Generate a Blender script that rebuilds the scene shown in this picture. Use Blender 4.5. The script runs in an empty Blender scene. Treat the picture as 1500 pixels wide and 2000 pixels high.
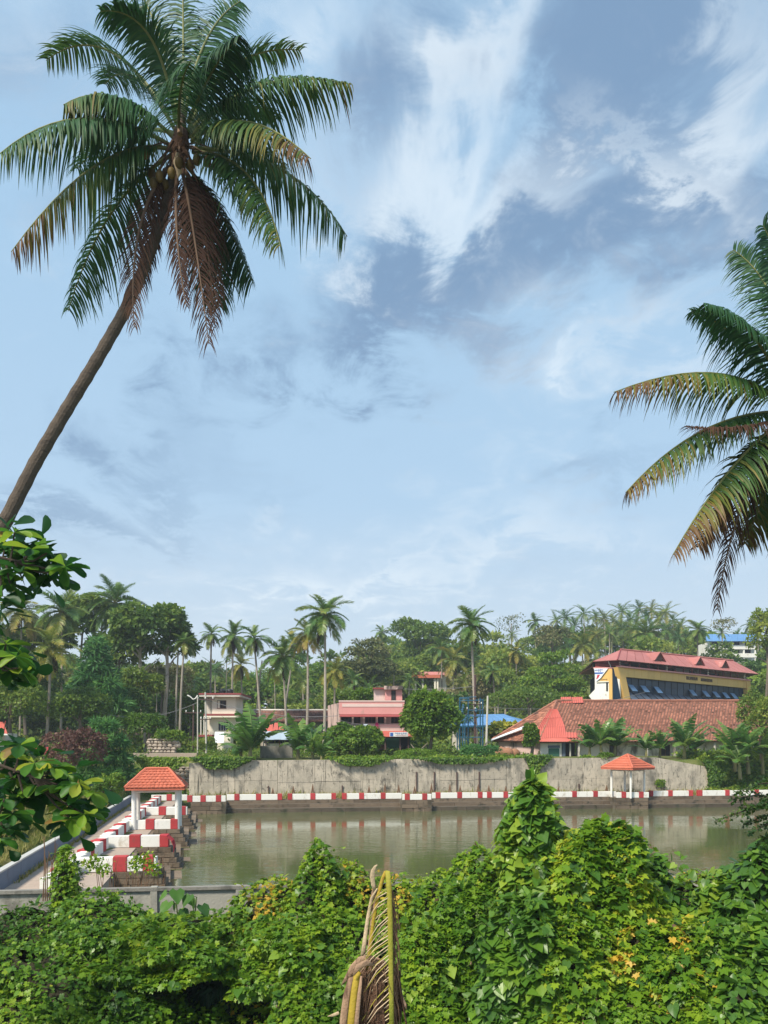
import bpy, math, random
import numpy as np
from mathutils import Vector, Matrix

random.seed(7)
RNG = np.random.default_rng(11)
C = bpy.context.scene.collection
PI = math.pi

# ------------------------------------------------------------------ camera
F, HY, HC = 1500.0, 1455.0, 4.0           # focal length and horizon in photo pixels, eye height in metres
cam_data = bpy.data.cameras.new('camera')
cam = bpy.data.objects.new('camera', cam_data)
C.objects.link(cam)
cam.location = (0, 0, HC)
cam.rotation_euler = (PI / 2, 0, 0)
cam_data.sensor_fit = 'VERTICAL'
cam_data.sensor_height = 36.0
cam_data.lens = 36.0 * F / 2000.0
cam_data.shift_y = (HY - 1000.0) / 2000.0
cam_data.clip_start = 0.1
cam_data.clip_end = 2000
bpy.context.scene.camera = cam

# ------------------------------------------------------------------ sky and sun
SUN_EL, SUN_AZ = math.radians(50), math.radians(219)   # azimuth clockwise from +Y: behind the camera, to its left
sc = bpy.context.scene
world = bpy.data.worlds.new('World')
sc.world = world
world.use_nodes = True
WN = world.node_tree
WN.nodes.clear()


class NT:
    """tiny node helper"""
    def __init__(s, tree): s.t = tree
    def n(s, kind, **kw):
        nd = s.t.nodes.new(kind)
        for k, v in kw.items():
            if k.startswith('i_'):
                nd.inputs[k[2:].replace('_', ' ')].default_value = v
            else:
                setattr(nd, k, v)
        return nd
    def l(s, a, b): s.t.links.new(a, b)
    def m(s, op, a, b=None, c=None, clamp=False):
        nd = s.t.nodes.new('ShaderNodeMath'); nd.operation = op; nd.use_clamp = clamp
        for i, v in enumerate((a, b, c)):
            if v is None: continue
            if isinstance(v, (int, float)): nd.inputs[i].default_value = v
            else: s.l(v, nd.inputs[i])
        return nd.outputs[0]
    def mix(s, fac, a, b, blend='MIX'):
        nd = s.t.nodes.new('ShaderNodeMix'); nd.data_type = 'RGBA'; nd.blend_type = blend
        for k, v in ((0, fac), (6, a), (7, b)):
            if isinstance(v, (int, float)): nd.inputs[k].default_value = v
            elif isinstance(v, tuple): nd.inputs[k].default_value = (*v, 1) if len(v) == 3 else v
            else: s.l(v, nd.inputs[k])
        return nd.outputs[2]
    def ramp(s, fac, stops, interp='LINEAR'):
        nd = s.t.nodes.new('ShaderNodeValToRGB')
        e = nd.color_ramp.elements
        nd.color_ramp.interpolation = interp
        while len(e) < len(stops): e.new(0.5)
        for el, (p, c) in zip(e, stops):
            el.position = p
            el.color = (c, c, c, 1) if isinstance(c, (int, float)) else (*c, 1)
        s.l(fac, nd.inputs[0])
        return nd.outputs[0]
    def smooth(s, x, a, b):
        nd = s.t.nodes.new('ShaderNodeMapRange'); nd.interpolation_type = 'SMOOTHSTEP'
        s.l(x, nd.inputs[0]); nd.inputs[1].default_value = a; nd.inputs[2].default_value = b
        return nd.outputs[0]


w = NT(WN)
SKY_STR = 0.10
tc = w.n('ShaderNodeTexCoord')
sep = w.n('ShaderNodeSeparateXYZ'); w.l(tc.outputs['Generated'], sep.inputs[0])
sky = w.n('ShaderNodeTexSky', sky_type='NISHITA')
sky.sun_disc = False
sky.sun_elevation = SUN_EL
sky.sun_rotation = SUN_AZ
sky.air_density = 1.2
sky.dust_density = 2.0
sky.ozone_density = 2.0
X, Y, Z = sep.outputs
zc = w.m('ADD', w.m('MAXIMUM', Z, 0.0), 0.16)
cp = w.n('ShaderNodeCombineXYZ')                       # the cloud sheet: directions meet a layer overhead
w.l(w.m('DIVIDE', X, zc), cp.inputs[0]); w.l(w.m('DIVIDE', Y, zc), cp.inputs[1])


def wnoise(vec, scale, detail, rough, dist, off=(0, 0, 0), st=(1, 1, 1), rot=0.0):
    mp = w.n('ShaderNodeMapping'); w.l(vec, mp.inputs[0])
    mp.inputs['Location'].default_value = off; mp.inputs['Scale'].default_value = st
    mp.inputs['Rotation'].default_value = (0, 0, rot)
    nz = w.n('ShaderNodeTexNoise'); w.l(mp.outputs[0], nz.inputs['Vector'])
    nz.inputs['Scale'].default_value = scale; nz.inputs['Detail'].default_value = detail
    nz.inputs['Roughness'].default_value = rough; nz.inputs['Distortion'].default_value = dist
    return nz.outputs['Fac']


big = wnoise(cp.outputs[0], 1.05, 5, 0.5, 0.35, off=(3.1, 1.7, 0.0))
mid = wnoise(cp.outputs[0], 2.6, 6, 0.55, 0.5, off=(8.3, 2.2, 0.0), st=(1.0, 0.6, 1), rot=0.5)
fine = wnoise(cp.outputs[0], 6.5, 9, 0.66, 0.5, off=(1.3, 5.2, 0.0))
# broad cloud banks by heading and height (u right of the heading +Y, v up)
yy = w.m('MAXIMUM', Y, 0.05)
U = w.m('DIVIDE', X, yy); V = w.m('DIVIDE', Z, yy)
wob = w.m('MULTIPLY', w.m('SUBTRACT', mid, 0.5), 0.62)
wob2 = w.m('MULTIPLY', w.m('SUBTRACT', fine, 0.5), 0.34)
Uw = w.m('ADD', w.m('ADD', U, wob), wob2)
Vw = w.m('SUBTRACT', w.m('ADD', V, wob2), w.m('MULTIPLY', wob, 0.6))


def blob(px, py, rx, ry, rot, amp):
    u0, v0 = (px - 750) / F, (HY - py) / F
    c, s_ = math.cos(rot), math.sin(rot)
    du = w.m('SUBTRACT', Uw, u0); dv = w.m('SUBTRACT', Vw, v0)
    a = w.m('DIVIDE', w.m('ADD', w.m('MULTIPLY', du, c), w.m('MULTIPLY', dv, s_)), rx / F)
    b = w.m('DIVIDE', w.m('SUBTRACT', w.m('MULTIPLY', dv, c), w.m('MULTIPLY', du, s_)), ry / F)
    r2 = w.m('ADD', w.m('MULTIPLY', a, a), w.m('MULTIPLY', b, b))
    return w.m('MULTIPLY', w.m('EXPONENT', w.m('MULTIPLY', r2, -1.0)), amp)


def total(items):
    t = items[0]
    for i in items[1:]: t = w.m('ADD', t, i)
    return t


bright = total([
    blob(1030, 60, 60, 240, -0.35, 0.6), blob(900, 300, 60, 170, -0.5, 0.55), blob(760, 430, 150, 90, 0.5, 0.5), blob(1040, 400, 230, 90, 0.3, 0.5),
    blob(600, 60, 130, 110, 0.0, 0.45), blob(1470, 170, 80, 260, -0.2, 0.75), blob(1330, 330, 200, 50, -0.6, 0.5), blob(620, 330, 160, 160, 0.2, 0.4), blob(1000, 470, 260, 70, 0.2, 0.5), blob(650, 1110, 190, 45, 0.0, 0.5),
    blob(1330, 640, 210, 70, 0.5, 0.3), blob(300, 60, 400, 60, 0.0, 0.2), blob(1130, 1060, 300, 60, 0, 0.25),
    blob(1140, 720, 50, 22, 0.2, 0.35), blob(60, 960, 190, 70, 0, 0.12)])
dark = total([
    blob(1280, 120, 250, 210, 0.3, 1.25), blob(1080, 570, 330, 100, 0.25, 0.95), blob(790, 160, 120, 180, -0.5, 0.9), blob(1420, 420, 160, 130, 0.3, 0.7), blob(60, 90, 220, 120, 0.2, 0.5),
    blob(640, 580, 300, 150, 0.5, 0.62), blob(1330, 420, 260, 70, 0.4, 0.6), blob(180, 980, 260, 80, 0.0, 0.75), blob(1150, 900, 200, 60, 0.2, 0.45),
    blob(700, 640, 240, 60, 0.2, 0.35), blob(1180, 300, 90, 90, 0, 0.3)])
fwd = w.smooth(Y, 0.15, 0.55)
bright = w.m('MULTIPLY', bright, fwd); dark = w.m('MULTIPLY', dark, fwd)
hi = w.smooth(w.m('ADD', w.m('ADD', w.m('MULTIPLY', bright, 0.8), w.m('MULTIPLY', w.m('SUBTRACT', big, 0.5), 1.7)), w.m('MULTIPLY', w.m('SUBTRACT', fine, 0.5), 1.5)), -0.05, 0.95)
lo = w.smooth(w.m('ADD', w.m('ADD', w.m('MULTIPLY', dark, 0.95), w.m('MULTIPLY', w.m('SUBTRACT', mid, 0.5), 1.5)), w.m('MULTIPLY', w.m('SUBTRACT', fine, 0.5), 1.1)), 0.0, 1.1)
S = 1.0 / SKY_STR
veil = w.ramp(w.m('ADD', Z, 0.0), [(0.0, (0.50 * S, 0.545 * S, 0.59 * S)), (0.10, (0.43 * S, 0.50 * S, 0.57 * S)), (0.30, (0.31 * S, 0.44 * S, 0.57 * S)),
                                   (0.55, (0.27 * S, 0.415 * S, 0.56 * S)), (1.0, (0.22 * S, 0.345 * S, 0.49 * S))])
col = w.mix(0.86, sky.outputs[0], veil)                 # thin high cloud over the blue
col = w.mix(w.m('MULTIPLY', w.m('MULTIPLY', lo, 0.9), w.smooth(Z, 0.0, 0.42)), col, (0.12 * S, 0.2 * S, 0.32 * S))
col = w.mix(w.m('MULTIPLY', hi, 0.72), col, (0.56 * S, 0.62 * S, 0.665 * S))
bg = w.n('ShaderNodeBackground'); w.l(col, bg.inputs[0]); bg.inputs[1].default_value = SKY_STR
wo = w.n('ShaderNodeOutputWorld'); w.l(bg.outputs[0], wo.inputs[0])

sun_d = bpy.data.lights.new('sun', 'SUN')
sun_d.energy = 3.9
sun_d.angle = math.radians(10)
sun_d.color = (1.0, 0.91, 0.76)
sun = bpy.data.objects.new('sun', sun_d); C.objects.link(sun)
sdir = Vector((math.sin(SUN_AZ) * math.cos(SUN_EL), math.cos(SUN_AZ) * math.cos(SUN_EL), math.sin(SUN_EL)))
sun.rotation_euler = sdir.to_track_quat('Z', 'Y').to_euler()
sun.location = sdir * 60

sc.view_settings.view_transform = 'Standard'
sc.view_settings.look = 'None'
sc.view_settings.exposure = 0.68
sc.view_settings.gamma = 1.0
sc.view_settings.use_curve_mapping = False
sc.cycles.max_bounces = 7
sc.cycles.diffuse_bounces = 3
sc.cycles.glossy_bounces = 3
sc.cycles.transmission_bounces = 4
sc.cycles.transparent_max_bounces = 6
sc.cycles.volume_bounces = 0
sc.cycles.use_denoising = True

# ------------------------------------------------------------------ helpers
def P(px, py, d):
    """the point at distance d (metres in front) that the photograph shows at px, py"""
    return Vector(((px - 750) / F * d, d, HC + (HY - py) / F * d))


def PZ(py, d): return HC + (HY - py) / F * d
def PX(px, d): return (px - 750) / F * d


def wloc(o):
    v = Vector((0, 0, 0))
    while o is not None:
        v = v + Vector(o.location); o = o.parent
    return v


def tag(o, label=None, cat=None, group=None, kind=None):
    if label: o['label'] = label
    if cat: o['category'] = cat
    if group: o['group'] = group
    if kind: o['kind'] = kind
    return o


def thing(name, label, cat, loc, group=None):
    o = bpy.data.objects.new(name, None)
    o.empty_display_size = 0.3
    C.objects.link(o); o.location = loc
    return tag(o, label, cat, group)


def link(name, me, parent=None, loc=(0, 0, 0)):
    o = bpy.data.objects.new(name, me)
    C.objects.link(o); o.location = loc
    if parent is not None: o.parent = parent
    return o


def np_mesh(name, V_, Fc, mats, tint=None, mat_idx=None, smooth=False):
    """mesh from numpy: V_ (n,3), Fc = list of int arrays (m,k)"""
    me = bpy.data.meshes.new(name)
    V_ = np.asarray(V_, dtype=np.float32)
    me.vertices.add(len(V_)); me.vertices.foreach_set('co', V_.ravel())
    Fc = [np.asarray(f, dtype=np.int32) for f in Fc if len(f)]
    nl = sum(f.size for f in Fc); npoly = sum(len(f) for f in Fc)
    me.loops.add(nl); me.polygons.add(npoly)
    me.loops.foreach_set('vertex_index', np.concatenate([f.ravel() for f in Fc]))
    starts, s = [], 0
    for f in Fc:
        starts.append(s + np.arange(len(f)) * f.shape[1]); s += f.size
    me.polygons.foreach_set('loop_start', np.concatenate(starts).astype(np.int32))
    if mat_idx is not None: me.polygons.foreach_set('material_index', np.asarray(mat_idx, dtype=np.int32))
    if smooth: me.polygons.foreach_set('use_smooth', np.ones(npoly, dtype=bool))
    for m in (mats if isinstance(mats, (list, tuple)) else [mats]): me.materials.append(m)
    if tint is not None:
        a = me.attributes.new('tint', 'FLOAT', 'POINT'); a.data.foreach_set('value', np.asarray(tint, dtype=np.float32))
    me.update(calc_edges=True)
    return me


class MB:
    """collects boxes, polygons and tubes in world metres; build() links them as one object"""
    def __init__(s): s.v, s.f, s.t = [], [], []
    def add(s, vs, fs, tint=0.5):
        b = len(s.v)
        s.v += [tuple(p) for p in vs]; s.t += [tint] * len(vs)
        s.f += [tuple(i + b for i in f) for f in fs]
    def box(s, c, size, rz=0.0, tint=0.5, taper=1.0):
        hx, hy, hz = size[0] / 2, size[1] / 2, size[2] / 2
        cr, sr = math.cos(rz), math.sin(rz)
        vs = []
        for z in (-hz, hz):
            k = taper if z > 0 else 1.0
            for x, y in ((-hx, -hy), (hx, -hy), (hx, hy), (-hx, hy)):
                vs.append((c[0] + (x * cr - y * sr) * k, c[1] + (x * sr + y * cr) * k, c[2] + z))
        s.add(vs, [(0, 3, 2, 1), (4, 5, 6, 7), (0, 1, 5, 4), (1, 2, 6, 5), (2, 3, 7, 6), (3, 0, 4, 7)], tint)
    def slab(s, poly, z0, z1, tint=0.5):
        """prism on plan polygon (counter clockwise); z1 a number or one per corner"""
        n = len(poly)
        zt = z1 if isinstance(z1, (list, tuple)) else [z1] * n
        zb = z0 if isinstance(z0, (list, tuple)) else [z0] * n
        vs = [(p[0], p[1], zb[i]) for i, p in enumerate(poly)] + [(p[0], p[1], zt[i]) for i, p in enumerate(poly)]
        fs = [tuple(range(n - 1, -1, -1)), tuple(range(n, 2 * n))]
        fs += [(i, (i + 1) % n, n + (i + 1) % n, n + i) for i in range(n)]
        s.add(vs, fs, tint)
    def wall(s, a, b, z0, z1, t0, t1, tint=0.5):
        """wall on plan line a-b; t0..t1 offsets towards the viewer's side (right-hand normal)"""
        dx, dy = b[0] - a[0], b[1] - a[1]; L = math.hypot(dx, dy)
        n = (dy / L, -dx / L)
        q = [(a[0] + n[0] * t1, a[1] + n[1] * t1), (b[0] + n[0] * t1, b[1] + n[1] * t1),
             (b[0] + n[0] * t0, b[1] + n[1] * t0), (a[0] + n[0] * t0, a[1] + n[1] * t0)]
        s.slab(q, z0, z1, tint)
    def sheet(s, pts, th, tint=0.5):
        """flat polygon given a thickness against its normal"""
        pts = [Vector(p) for p in pts]
        nrm = Vector((0, 0, 0))
        for i in range(len(pts)):
            nrm += pts[i].cross(pts[(i + 1) % len(pts)])
        nrm.normalize()
        n = len(pts)
        vs = pts + [p - nrm * th for p in pts]
        fs = [tuple(range(n)), tuple(range(2 * n - 1, n - 1, -1))]
        fs += [(i, n + i, n + (i + 1) % n, (i + 1) % n) for i in range(n)]
        s.add(vs, fs, tint)
    def tube(s, pts, radii, n=8, tint=0.5, cap=True):
        pts = [Vector(p) for p in pts]
        if isinstance(radii, (int, float)): radii = [radii] * len(pts)
        vs, up = [], Vector((0.123, 0.87, 0.31)).normalized()
        for i, p in enumerate(pts):
            t = (pts[min(i + 1, len(pts) - 1)] - pts[max(i - 1, 0)])
            if t.length < 1e-9: t = Vector((0, 0, 1))
            t.normalize()
            a = t.cross(up)
            if a.length < 1e-3: a = t.cross(Vector((1, 0, 0)))
            a.normalize(); b = t.cross(a)
            for k in range(n):
                an = 2 * PI * k / n
                vs.append(p + (a * math.cos(an) + b * math.sin(an)) * radii[i])
        fs = []
        for i in range(len(pts) - 1):
            for k in range(n):
                k2 = (k + 1) % n
                fs.append((i * n + k, i * n + k2, (i + 1) * n + k2, (i + 1) * n + k))
        if cap:
            fs.append(tuple(range(n - 1, -1, -1)))
            fs.append(tuple((len(pts) - 1) * n + k for k in range(n)))
        s.add(vs, fs, tint)
    def ball(s, c, r, nu=10, nv=6, sq=(1, 1, 1), tint=0.5):
        vs = [(c[0], c[1], c[2] - r * sq[2])]
        for j in range(1, nv):
            th = PI * j / nv
            for i in range(nu):
                ph = 2 * PI * i / nu
                vs.append((c[0] + r * sq[0] * math.sin(th) * math.cos(ph), c[1] + r * sq[1] * math.sin(th) * math.sin(ph), c[2] - r * sq[2] * math.cos(th)))
        vs.append((c[0], c[1], c[2] + r * sq[2]))
        fs = [(0, 1 + (i + 1) % nu, 1 + i) for i in range(nu)]
        for j in range(nv - 2):
            for i in range(nu):
                i2 = (i + 1) % nu
                fs.append((1 + j * nu + i, 1 + j * nu + i2, 1 + (j + 1) * nu + i2, 1 + (j + 1) * nu + i))
        last = len(vs) - 1; b = 1 + (nv - 2) * nu
        fs += [(last, b + i, b + (i + 1) % nu) for i in range(nu)]
        s.add(vs, fs, tint)
    def build(s, name, mat, parent=None, smooth=False, bevel=0.0):
        if parent is not None: o0 = wloc(parent)
        else:
            xs = np.array(s.v); o0 = Vector((xs[:, 0].mean(), xs[:, 1].mean(), xs[:, 2].min()))
        me = bpy.data.meshes.new(name)
        me.from_pydata([(p[0] - o0[0], p[1] - o0[1], p[2] - o0[2]) for p in s.v], [], s.f)
        me.materials.append(mat)
        a = me.attributes.new('tint', 'FLOAT', 'POINT'); a.data.foreach_set('value', np.array(s.t, dtype=np.float32))
        if smooth: me.polygons.foreach_set('use_smooth', np.ones(len(me.polygons), dtype=bool))
        me.update()
        o = link(name, me, parent, (0, 0, 0) if parent is not None else o0)
        if bevel:
            md = o.modifiers.new('edge', 'BEVEL'); md.width = bevel; md.segments = 2; md.limit_method = 'ANGLE'
        return o


# ------------------------------------------------------------------ materials
def base_mat(name):
    m = bpy.data.materials.new(name); m.use_nodes = True
    t = NT(m.node_tree); t.t.nodes.clear()
    out = t.n('ShaderNodeOutputMaterial')
    return m, t, out


def tnoise(t, scale, detail=5, rough=0.55, st=(1, 1, 1), off=(0, 0, 0), dist=0.0, coord=None):
    if coord is None:
        coord = t.n('ShaderNodeNewGeometry').outputs['Position']
    mp = t.n('ShaderNodeMapping'); t.l(coord, mp.inputs[0])
    mp.inputs['Scale'].default_value = st; mp.inputs['Location'].default_value = off
    nz = t.n('ShaderNodeTexNoise'); t.l(mp.outputs[0], nz.inputs['Vector'])
    nz.inputs['Scale'].default_value = scale; nz.inputs['Detail'].default_value = detail
    nz.inputs['Roughness'].default_value = rough; nz.inputs['Distortion'].default_value = dist
    return nz.outputs['Fac']


def surface(name, col, rough=0.8, var=0.25, scale=2.5, bump=0.15, bscale=25.0, stains=(), spec=0.3, tint=0.0, objvar=0.0, metal=0.0):
    """painted, plastered or stony stuff. stains: (colour, threshold, softness, scale, stretch xyz)"""
    m, t, out = base_mat(name)
    n1 = tnoise(t, scale); n2 = tnoise(t, scale * 7, 4)
    v = t.m('ADD', t.m('MULTIPLY', t.m('SUBTRACT', n1, 0.5), 2 * var), t.m('MULTIPLY', t.m('SUBTRACT', n2, 0.5), var))
    if tint:
        at = t.n('ShaderNodeAttribute', attribute_name='tint')
        v = t.m('ADD', v, t.m('MULTIPLY', t.m('SUBTRACT', at.outputs['Fac'], 0.5), 2 * tint))
    if objvar:
        oi = t.n('ShaderNodeObjectInfo')
        v = t.m('ADD', v, t.m('MULTIPLY', t.m('SUBTRACT', oi.outputs['Random'], 0.5), 2 * objvar))
    k = t.m('ADD', v, 1.0)
    hsv = t.n('ShaderNodeHueSaturation'); hsv.inputs['Color'].default_value = (*col, 1); t.l(k, hsv.inputs['Value'])
    c = hsv.outputs[0]
    for i, (sc_, th, soft, ss, st) in enumerate(stains):
        nz = tnoise(t, ss, 7, 0.62, st, (3.7 * i + 1.1, 2.3 * i, 1.9 * i), 0.4)
        c = t.mix(t.smooth(nz, th, th + soft), c, sc_)
    b = t.n('ShaderNodeBsdfPrincipled')
    t.l(c, b.inputs['Base Color']); b.inputs['Roughness'].default_value = rough
    b.inputs['Specular IOR Level'].default_value = spec; b.inputs['Metallic'].default_value = metal
    if bump:
        bp = t.n('ShaderNodeBump'); bp.inputs['Strength'].default_value = bump; bp.inputs['Distance'].default_value = 0.05
        t.l(tnoise(t, bscale, 6, 0.65), bp.inputs['Height']); t.l(bp.outputs[0], b.inputs['Normal'])
    t.l(b.outputs[0], out.inputs[0])
    return m


def foliage(name, stops, transl=0.32, rough=0.5, objvar=0.25, tintw=1.0, spec=0.3, patch=0.25, pscale=0.7):
    m, t, out = base_mat(name)
    at = t.n('ShaderNodeAttribute', attribute_name='tint'); oi = t.n('ShaderNodeObjectInfo')
    x = t.m('ADD', t.m('MULTIPLY', at.outputs['Fac'], tintw), t.m('MULTIPLY', t.m('SUBTRACT', oi.outputs['Random'], 0.5), 2 * objvar))
    if patch:
        x = t.m('ADD', x, t.m('MULTIPLY', t.m('SUBTRACT', tnoise(t, pscale, 3), 0.5), 2 * patch))
    c = t.ramp(x, stops)
    b = t.n('ShaderNodeBsdfPrincipled'); t.l(c, b.inputs['Base Color'])
    b.inputs['Roughness'].default_value = rough; b.inputs['Specular IOR Level'].default_value = spec
    tr = t.n('ShaderNodeBsdfTranslucent')
    hs = t.n('ShaderNodeHueSaturation'); t.l(c, hs.inputs['Color']); hs.inputs['Value'].default_value = 1.5; hs.inputs['Hue'].default_value = 0.488
    t.l(hs.outputs[0], tr.inputs[0])
    mx = t.n('ShaderNodeMixShader'); mx.inputs[0].default_value = transl
    t.l(b.outputs[0], mx.inputs[1]); t.l(tr.outputs[0], mx.inputs[2]); t.l(mx.outputs[0], out.inputs[0])
    return m


G = {}
G['vine'] = foliage('vine_leaf', [(0.0, (0.033, 0.088, 0.013)), (0.35, (0.074, 0.177, 0.015)), (0.65, (0.147, 0.266, 0.019)), (0.88, (0.244, 0.354, 0.025)), (0.985, (0.369, 0.389, 0.032)), (1.0, (0.560, 0.378, 0.053))], 0.38, 0.42, patch=0.1)
G['heart'] = foliage('heart_leaf', [(0.0, (0.028, 0.083, 0.016)), (0.4, (0.062, 0.154, 0.020)), (0.75, (0.123, 0.242, 0.023)), (1.0, (0.234, 0.330, 0.033))], 0.33, 0.38, spec=0.4, patch=0.18)
G['dim'] = foliage('shade_dimmed_leaf', [(0.0, (0.01, 0.035, 0.014)), (0.5, (0.016, 0.055, 0.018)), (1.0, (0.035, 0.095, 0.026))], 0.25, 0.5)  # leaf colour darkened to stand for the deep shade of the hollow
G['cover'] = foliage('cover_leaf', [(0.0, (0.036, 0.104, 0.013)), (0.5, (0.091, 0.196, 0.022)), (0.85, (0.194, 0.289, 0.033)), (1.0, (0.363, 0.312, 0.066))], 0.32, 0.5, patch=0.3, pscale=0.5)
G['litter'] = foliage('dead_leaf', [(0.0, (0.05, 0.03, 0.02)), (0.5, (0.12, 0.07, 0.045)), (1.0, (0.22, 0.15, 0.1))], 0.15, 0.7)
G['tree_dark'] = foliage('tree_leaf_dark', [(0.0, (0.031, 0.079, 0.017)), (0.5, (0.082, 0.156, 0.024)), (1.0, (0.216, 0.288, 0.042))], 0.36, 0.5)
G['tree_mid'] = foliage('tree_leaf_mid', [(0.0, (0.046, 0.103, 0.018)), (0.5, (0.127, 0.207, 0.030)), (1.0, (0.287, 0.328, 0.057))], 0.38, 0.5)
G['tree_light'] = foliage('tree_leaf_light', [(0.0, (0.037, 0.095, 0.013)), (0.5, (0.110, 0.210, 0.021)), (1.0, (0.252, 0.336, 0.042))], 0.38, 0.5)
G['tree_blue'] = foliage('tree_leaf_bluish', [(0.0, (0.022, 0.08, 0.024)), (0.5, (0.06, 0.18, 0.046)), (1.0, (0.14, 0.29, 0.065))], 0.38, 0.5)
G['tree_olive'] = foliage('tree_leaf_olive', [(0.0, (0.04, 0.065, 0.02)), (0.5, (0.15, 0.165, 0.055)), (1.0, (0.3, 0.26, 0.13))], 0.28, 0.6)
G['red_shrub'] = foliage('reddish_leaf', [(0.0, (0.05, 0.03, 0.022)), (0.5, (0.12, 0.055, 0.045)), (0.8, (0.18, 0.1, 0.07)), (1.0, (0.1, 0.16, 0.03))], 0.25, 0.6)
G['crop'] = foliage('pale_green_yellow_leaf', [(0.0, (0.03, 0.07, 0.012)), (0.5, (0.14, 0.18, 0.02)), (1.0, (0.45, 0.42, 0.05))], 0.3, 0.5)
G['palm'] = foliage('palm_leaflet', [(0.0, (0.012, 0.05, 0.022)), (0.45, (0.026, 0.085, 0.026)), (0.7, (0.055, 0.115, 0.022)), (0.86, (0.15, 0.135, 0.02)), (1.0, (0.12, 0.06, 0.022))], 0.22, 0.5, objvar=0.06, spec=0.25, patch=0.06)
G['palm_far'] = foliage('palm_leaflet_far', [(0.0, (0.027, 0.088, 0.030)), (0.45, (0.088, 0.181, 0.037)), (0.75, (0.213, 0.263, 0.050)), (1.0, (0.375, 0.300, 0.075))], 0.3, 0.42, objvar=0.2, spec=0.4, patch=0.1)
G['palm_yellow'] = foliage('palm_leaflet_yellowing', [(0.0, (0.055, 0.110, 0.022)), (0.4, (0.143, 0.187, 0.028)), (0.75, (0.286, 0.253, 0.044)), (1.0, (0.352, 0.220, 0.077))], 0.3, 0.45, objvar=0.14)
G['palm_dead'] = foliage('dry_palm_leaflet', [(0.0, (0.024, 0.014, 0.011)), (0.5, (0.06, 0.032, 0.023)), (1.0, (0.15, 0.085, 0.05))], 0.12, 0.8, objvar=0.1, patch=0.25, pscale=2.5, spec=0.1)
G['banana'] = foliage('banana_blade', [(0.0, (0.033, 0.094, 0.023)), (0.5, (0.065, 0.166, 0.029)), (0.85, (0.156, 0.265, 0.046)), (1.0, (0.338, 0.287, 0.078))], 0.35, 0.35, objvar=0.25, spec=0.45)
G['almond'] = foliage('almond_leaf', [(0.0, (0.014, 0.066, 0.017)), (0.45, (0.042, 0.144, 0.019)), (0.72, (0.156, 0.276, 0.024)), (0.97, (0.300, 0.324, 0.042)), (1.0, (0.240, 0.156, 0.048))], 0.42, 0.48, objvar=0.42, spec=0.3, patch=0.12, pscale=9)
G['twig_leaf'] = foliage('small_dark_leaf', [(0.0, (0.015, 0.045, 0.012)), (0.6, (0.035, 0.085, 0.018)), (1.0, (0.1, 0.15, 0.03))], 0.25, 0.5)
G['grass'] = foliage('grass_blade', [(0.0, (0.07, 0.11, 0.02)), (0.5, (0.18, 0.2, 0.045)), (1.0, (0.36, 0.31, 0.12))], 0.3, 0.6, patch=0.35, pscale=0.35)

M = {}
M['bark'] = surface('coconut_bark', (0.085, 0.066, 0.05), 0.9, 0.45, 5, 0.7, 18, [((0.05, 0.04, 0.033), 0.55, 0.12, 3.0, (1, 1, 3))])
M['bark_pale'] = surface('pale_coconut_bark', (0.31, 0.27, 0.225), 0.9, 0.3, 3, 0.3, 14, [((0.1, 0.085, 0.07), 0.58, 0.15, 1.5, (1, 1, 1.5))], objvar=0.25)
M['bark_tree'] = surface('tree_bark', (0.16, 0.13, 0.1), 0.9, 0.35, 3, 0.4, 15)
M['bark_dark'] = surface('dark_branch_bark', (0.06, 0.045, 0.035), 0.9, 0.3, 6, 0.4, 25)
M['rachis'] = surface('frond_rib', (0.14, 0.15, 0.045), 0.6, 0.3, 4, 0.1, 30, tint=0.0)
M['rachis_dead'] = surface('dry_frond_rib', (0.12, 0.075, 0.05), 0.8, 0.3, 4, 0.2, 30)
M['coconut'] = surface('coconut_husk', (0.12, 0.08, 0.022), 0.6, 0.25, 6, 0.1, 30, objvar=0.3)
M['white'] = surface('white_paint', (0.74, 0.73, 0.69), 0.7, 0.08, 1.5, 0.15, 30, [((0.5, 0.46, 0.39), 0.56, 0.16, 2.2, (1, 1, 0.5)), ((0.25, 0.23, 0.19), 0.64, 0.08, 5.0, (1, 1, 0.8))])
M['red'] = surface('red_paint', (0.40, 0.045, 0.05), 0.7, 0.2, 3, 0.15, 30, [((0.24, 0.05, 0.045), 0.55, 0.15, 4, (1, 1, 0.6)), ((0.5, 0.25, 0.22), 0.64, 0.08, 7, (1, 1, 1))], objvar=0.15)
M['stone'] = surface('laterite_stone', (0.155, 0.118, 0.085), 0.9, 0.35, 2.5, 0.6, 16, [((0.05, 0.045, 0.035), 0.52, 0.16, 1.6, (1, 1, 1.6)), ((0.10, 0.12, 0.05), 0.62, 0.12, 2.2, (1, 1, 1))], objvar=0.28)
M['stone_wet'] = surface('damp_stone', (0.1, 0.08, 0.058), 0.6, 0.35, 2.5, 0.5, 16, [((0.03, 0.035, 0.02), 0.5, 0.2, 1.6, (1, 1, 1))], objvar=0.25)
M['rubble'] = surface('rubble_stone', (0.34, 0.29, 0.24), 0.9, 0.3, 2, 0.5, 14, [((0.08, 0.08, 0.05), 0.58, 0.15, 2, (1, 1, 1))], objvar=0.3)
M['mortar'] = surface('mortar', (0.13, 0.11, 0.085), 0.95, 0.3, 3, 0.4, 20)
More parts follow.
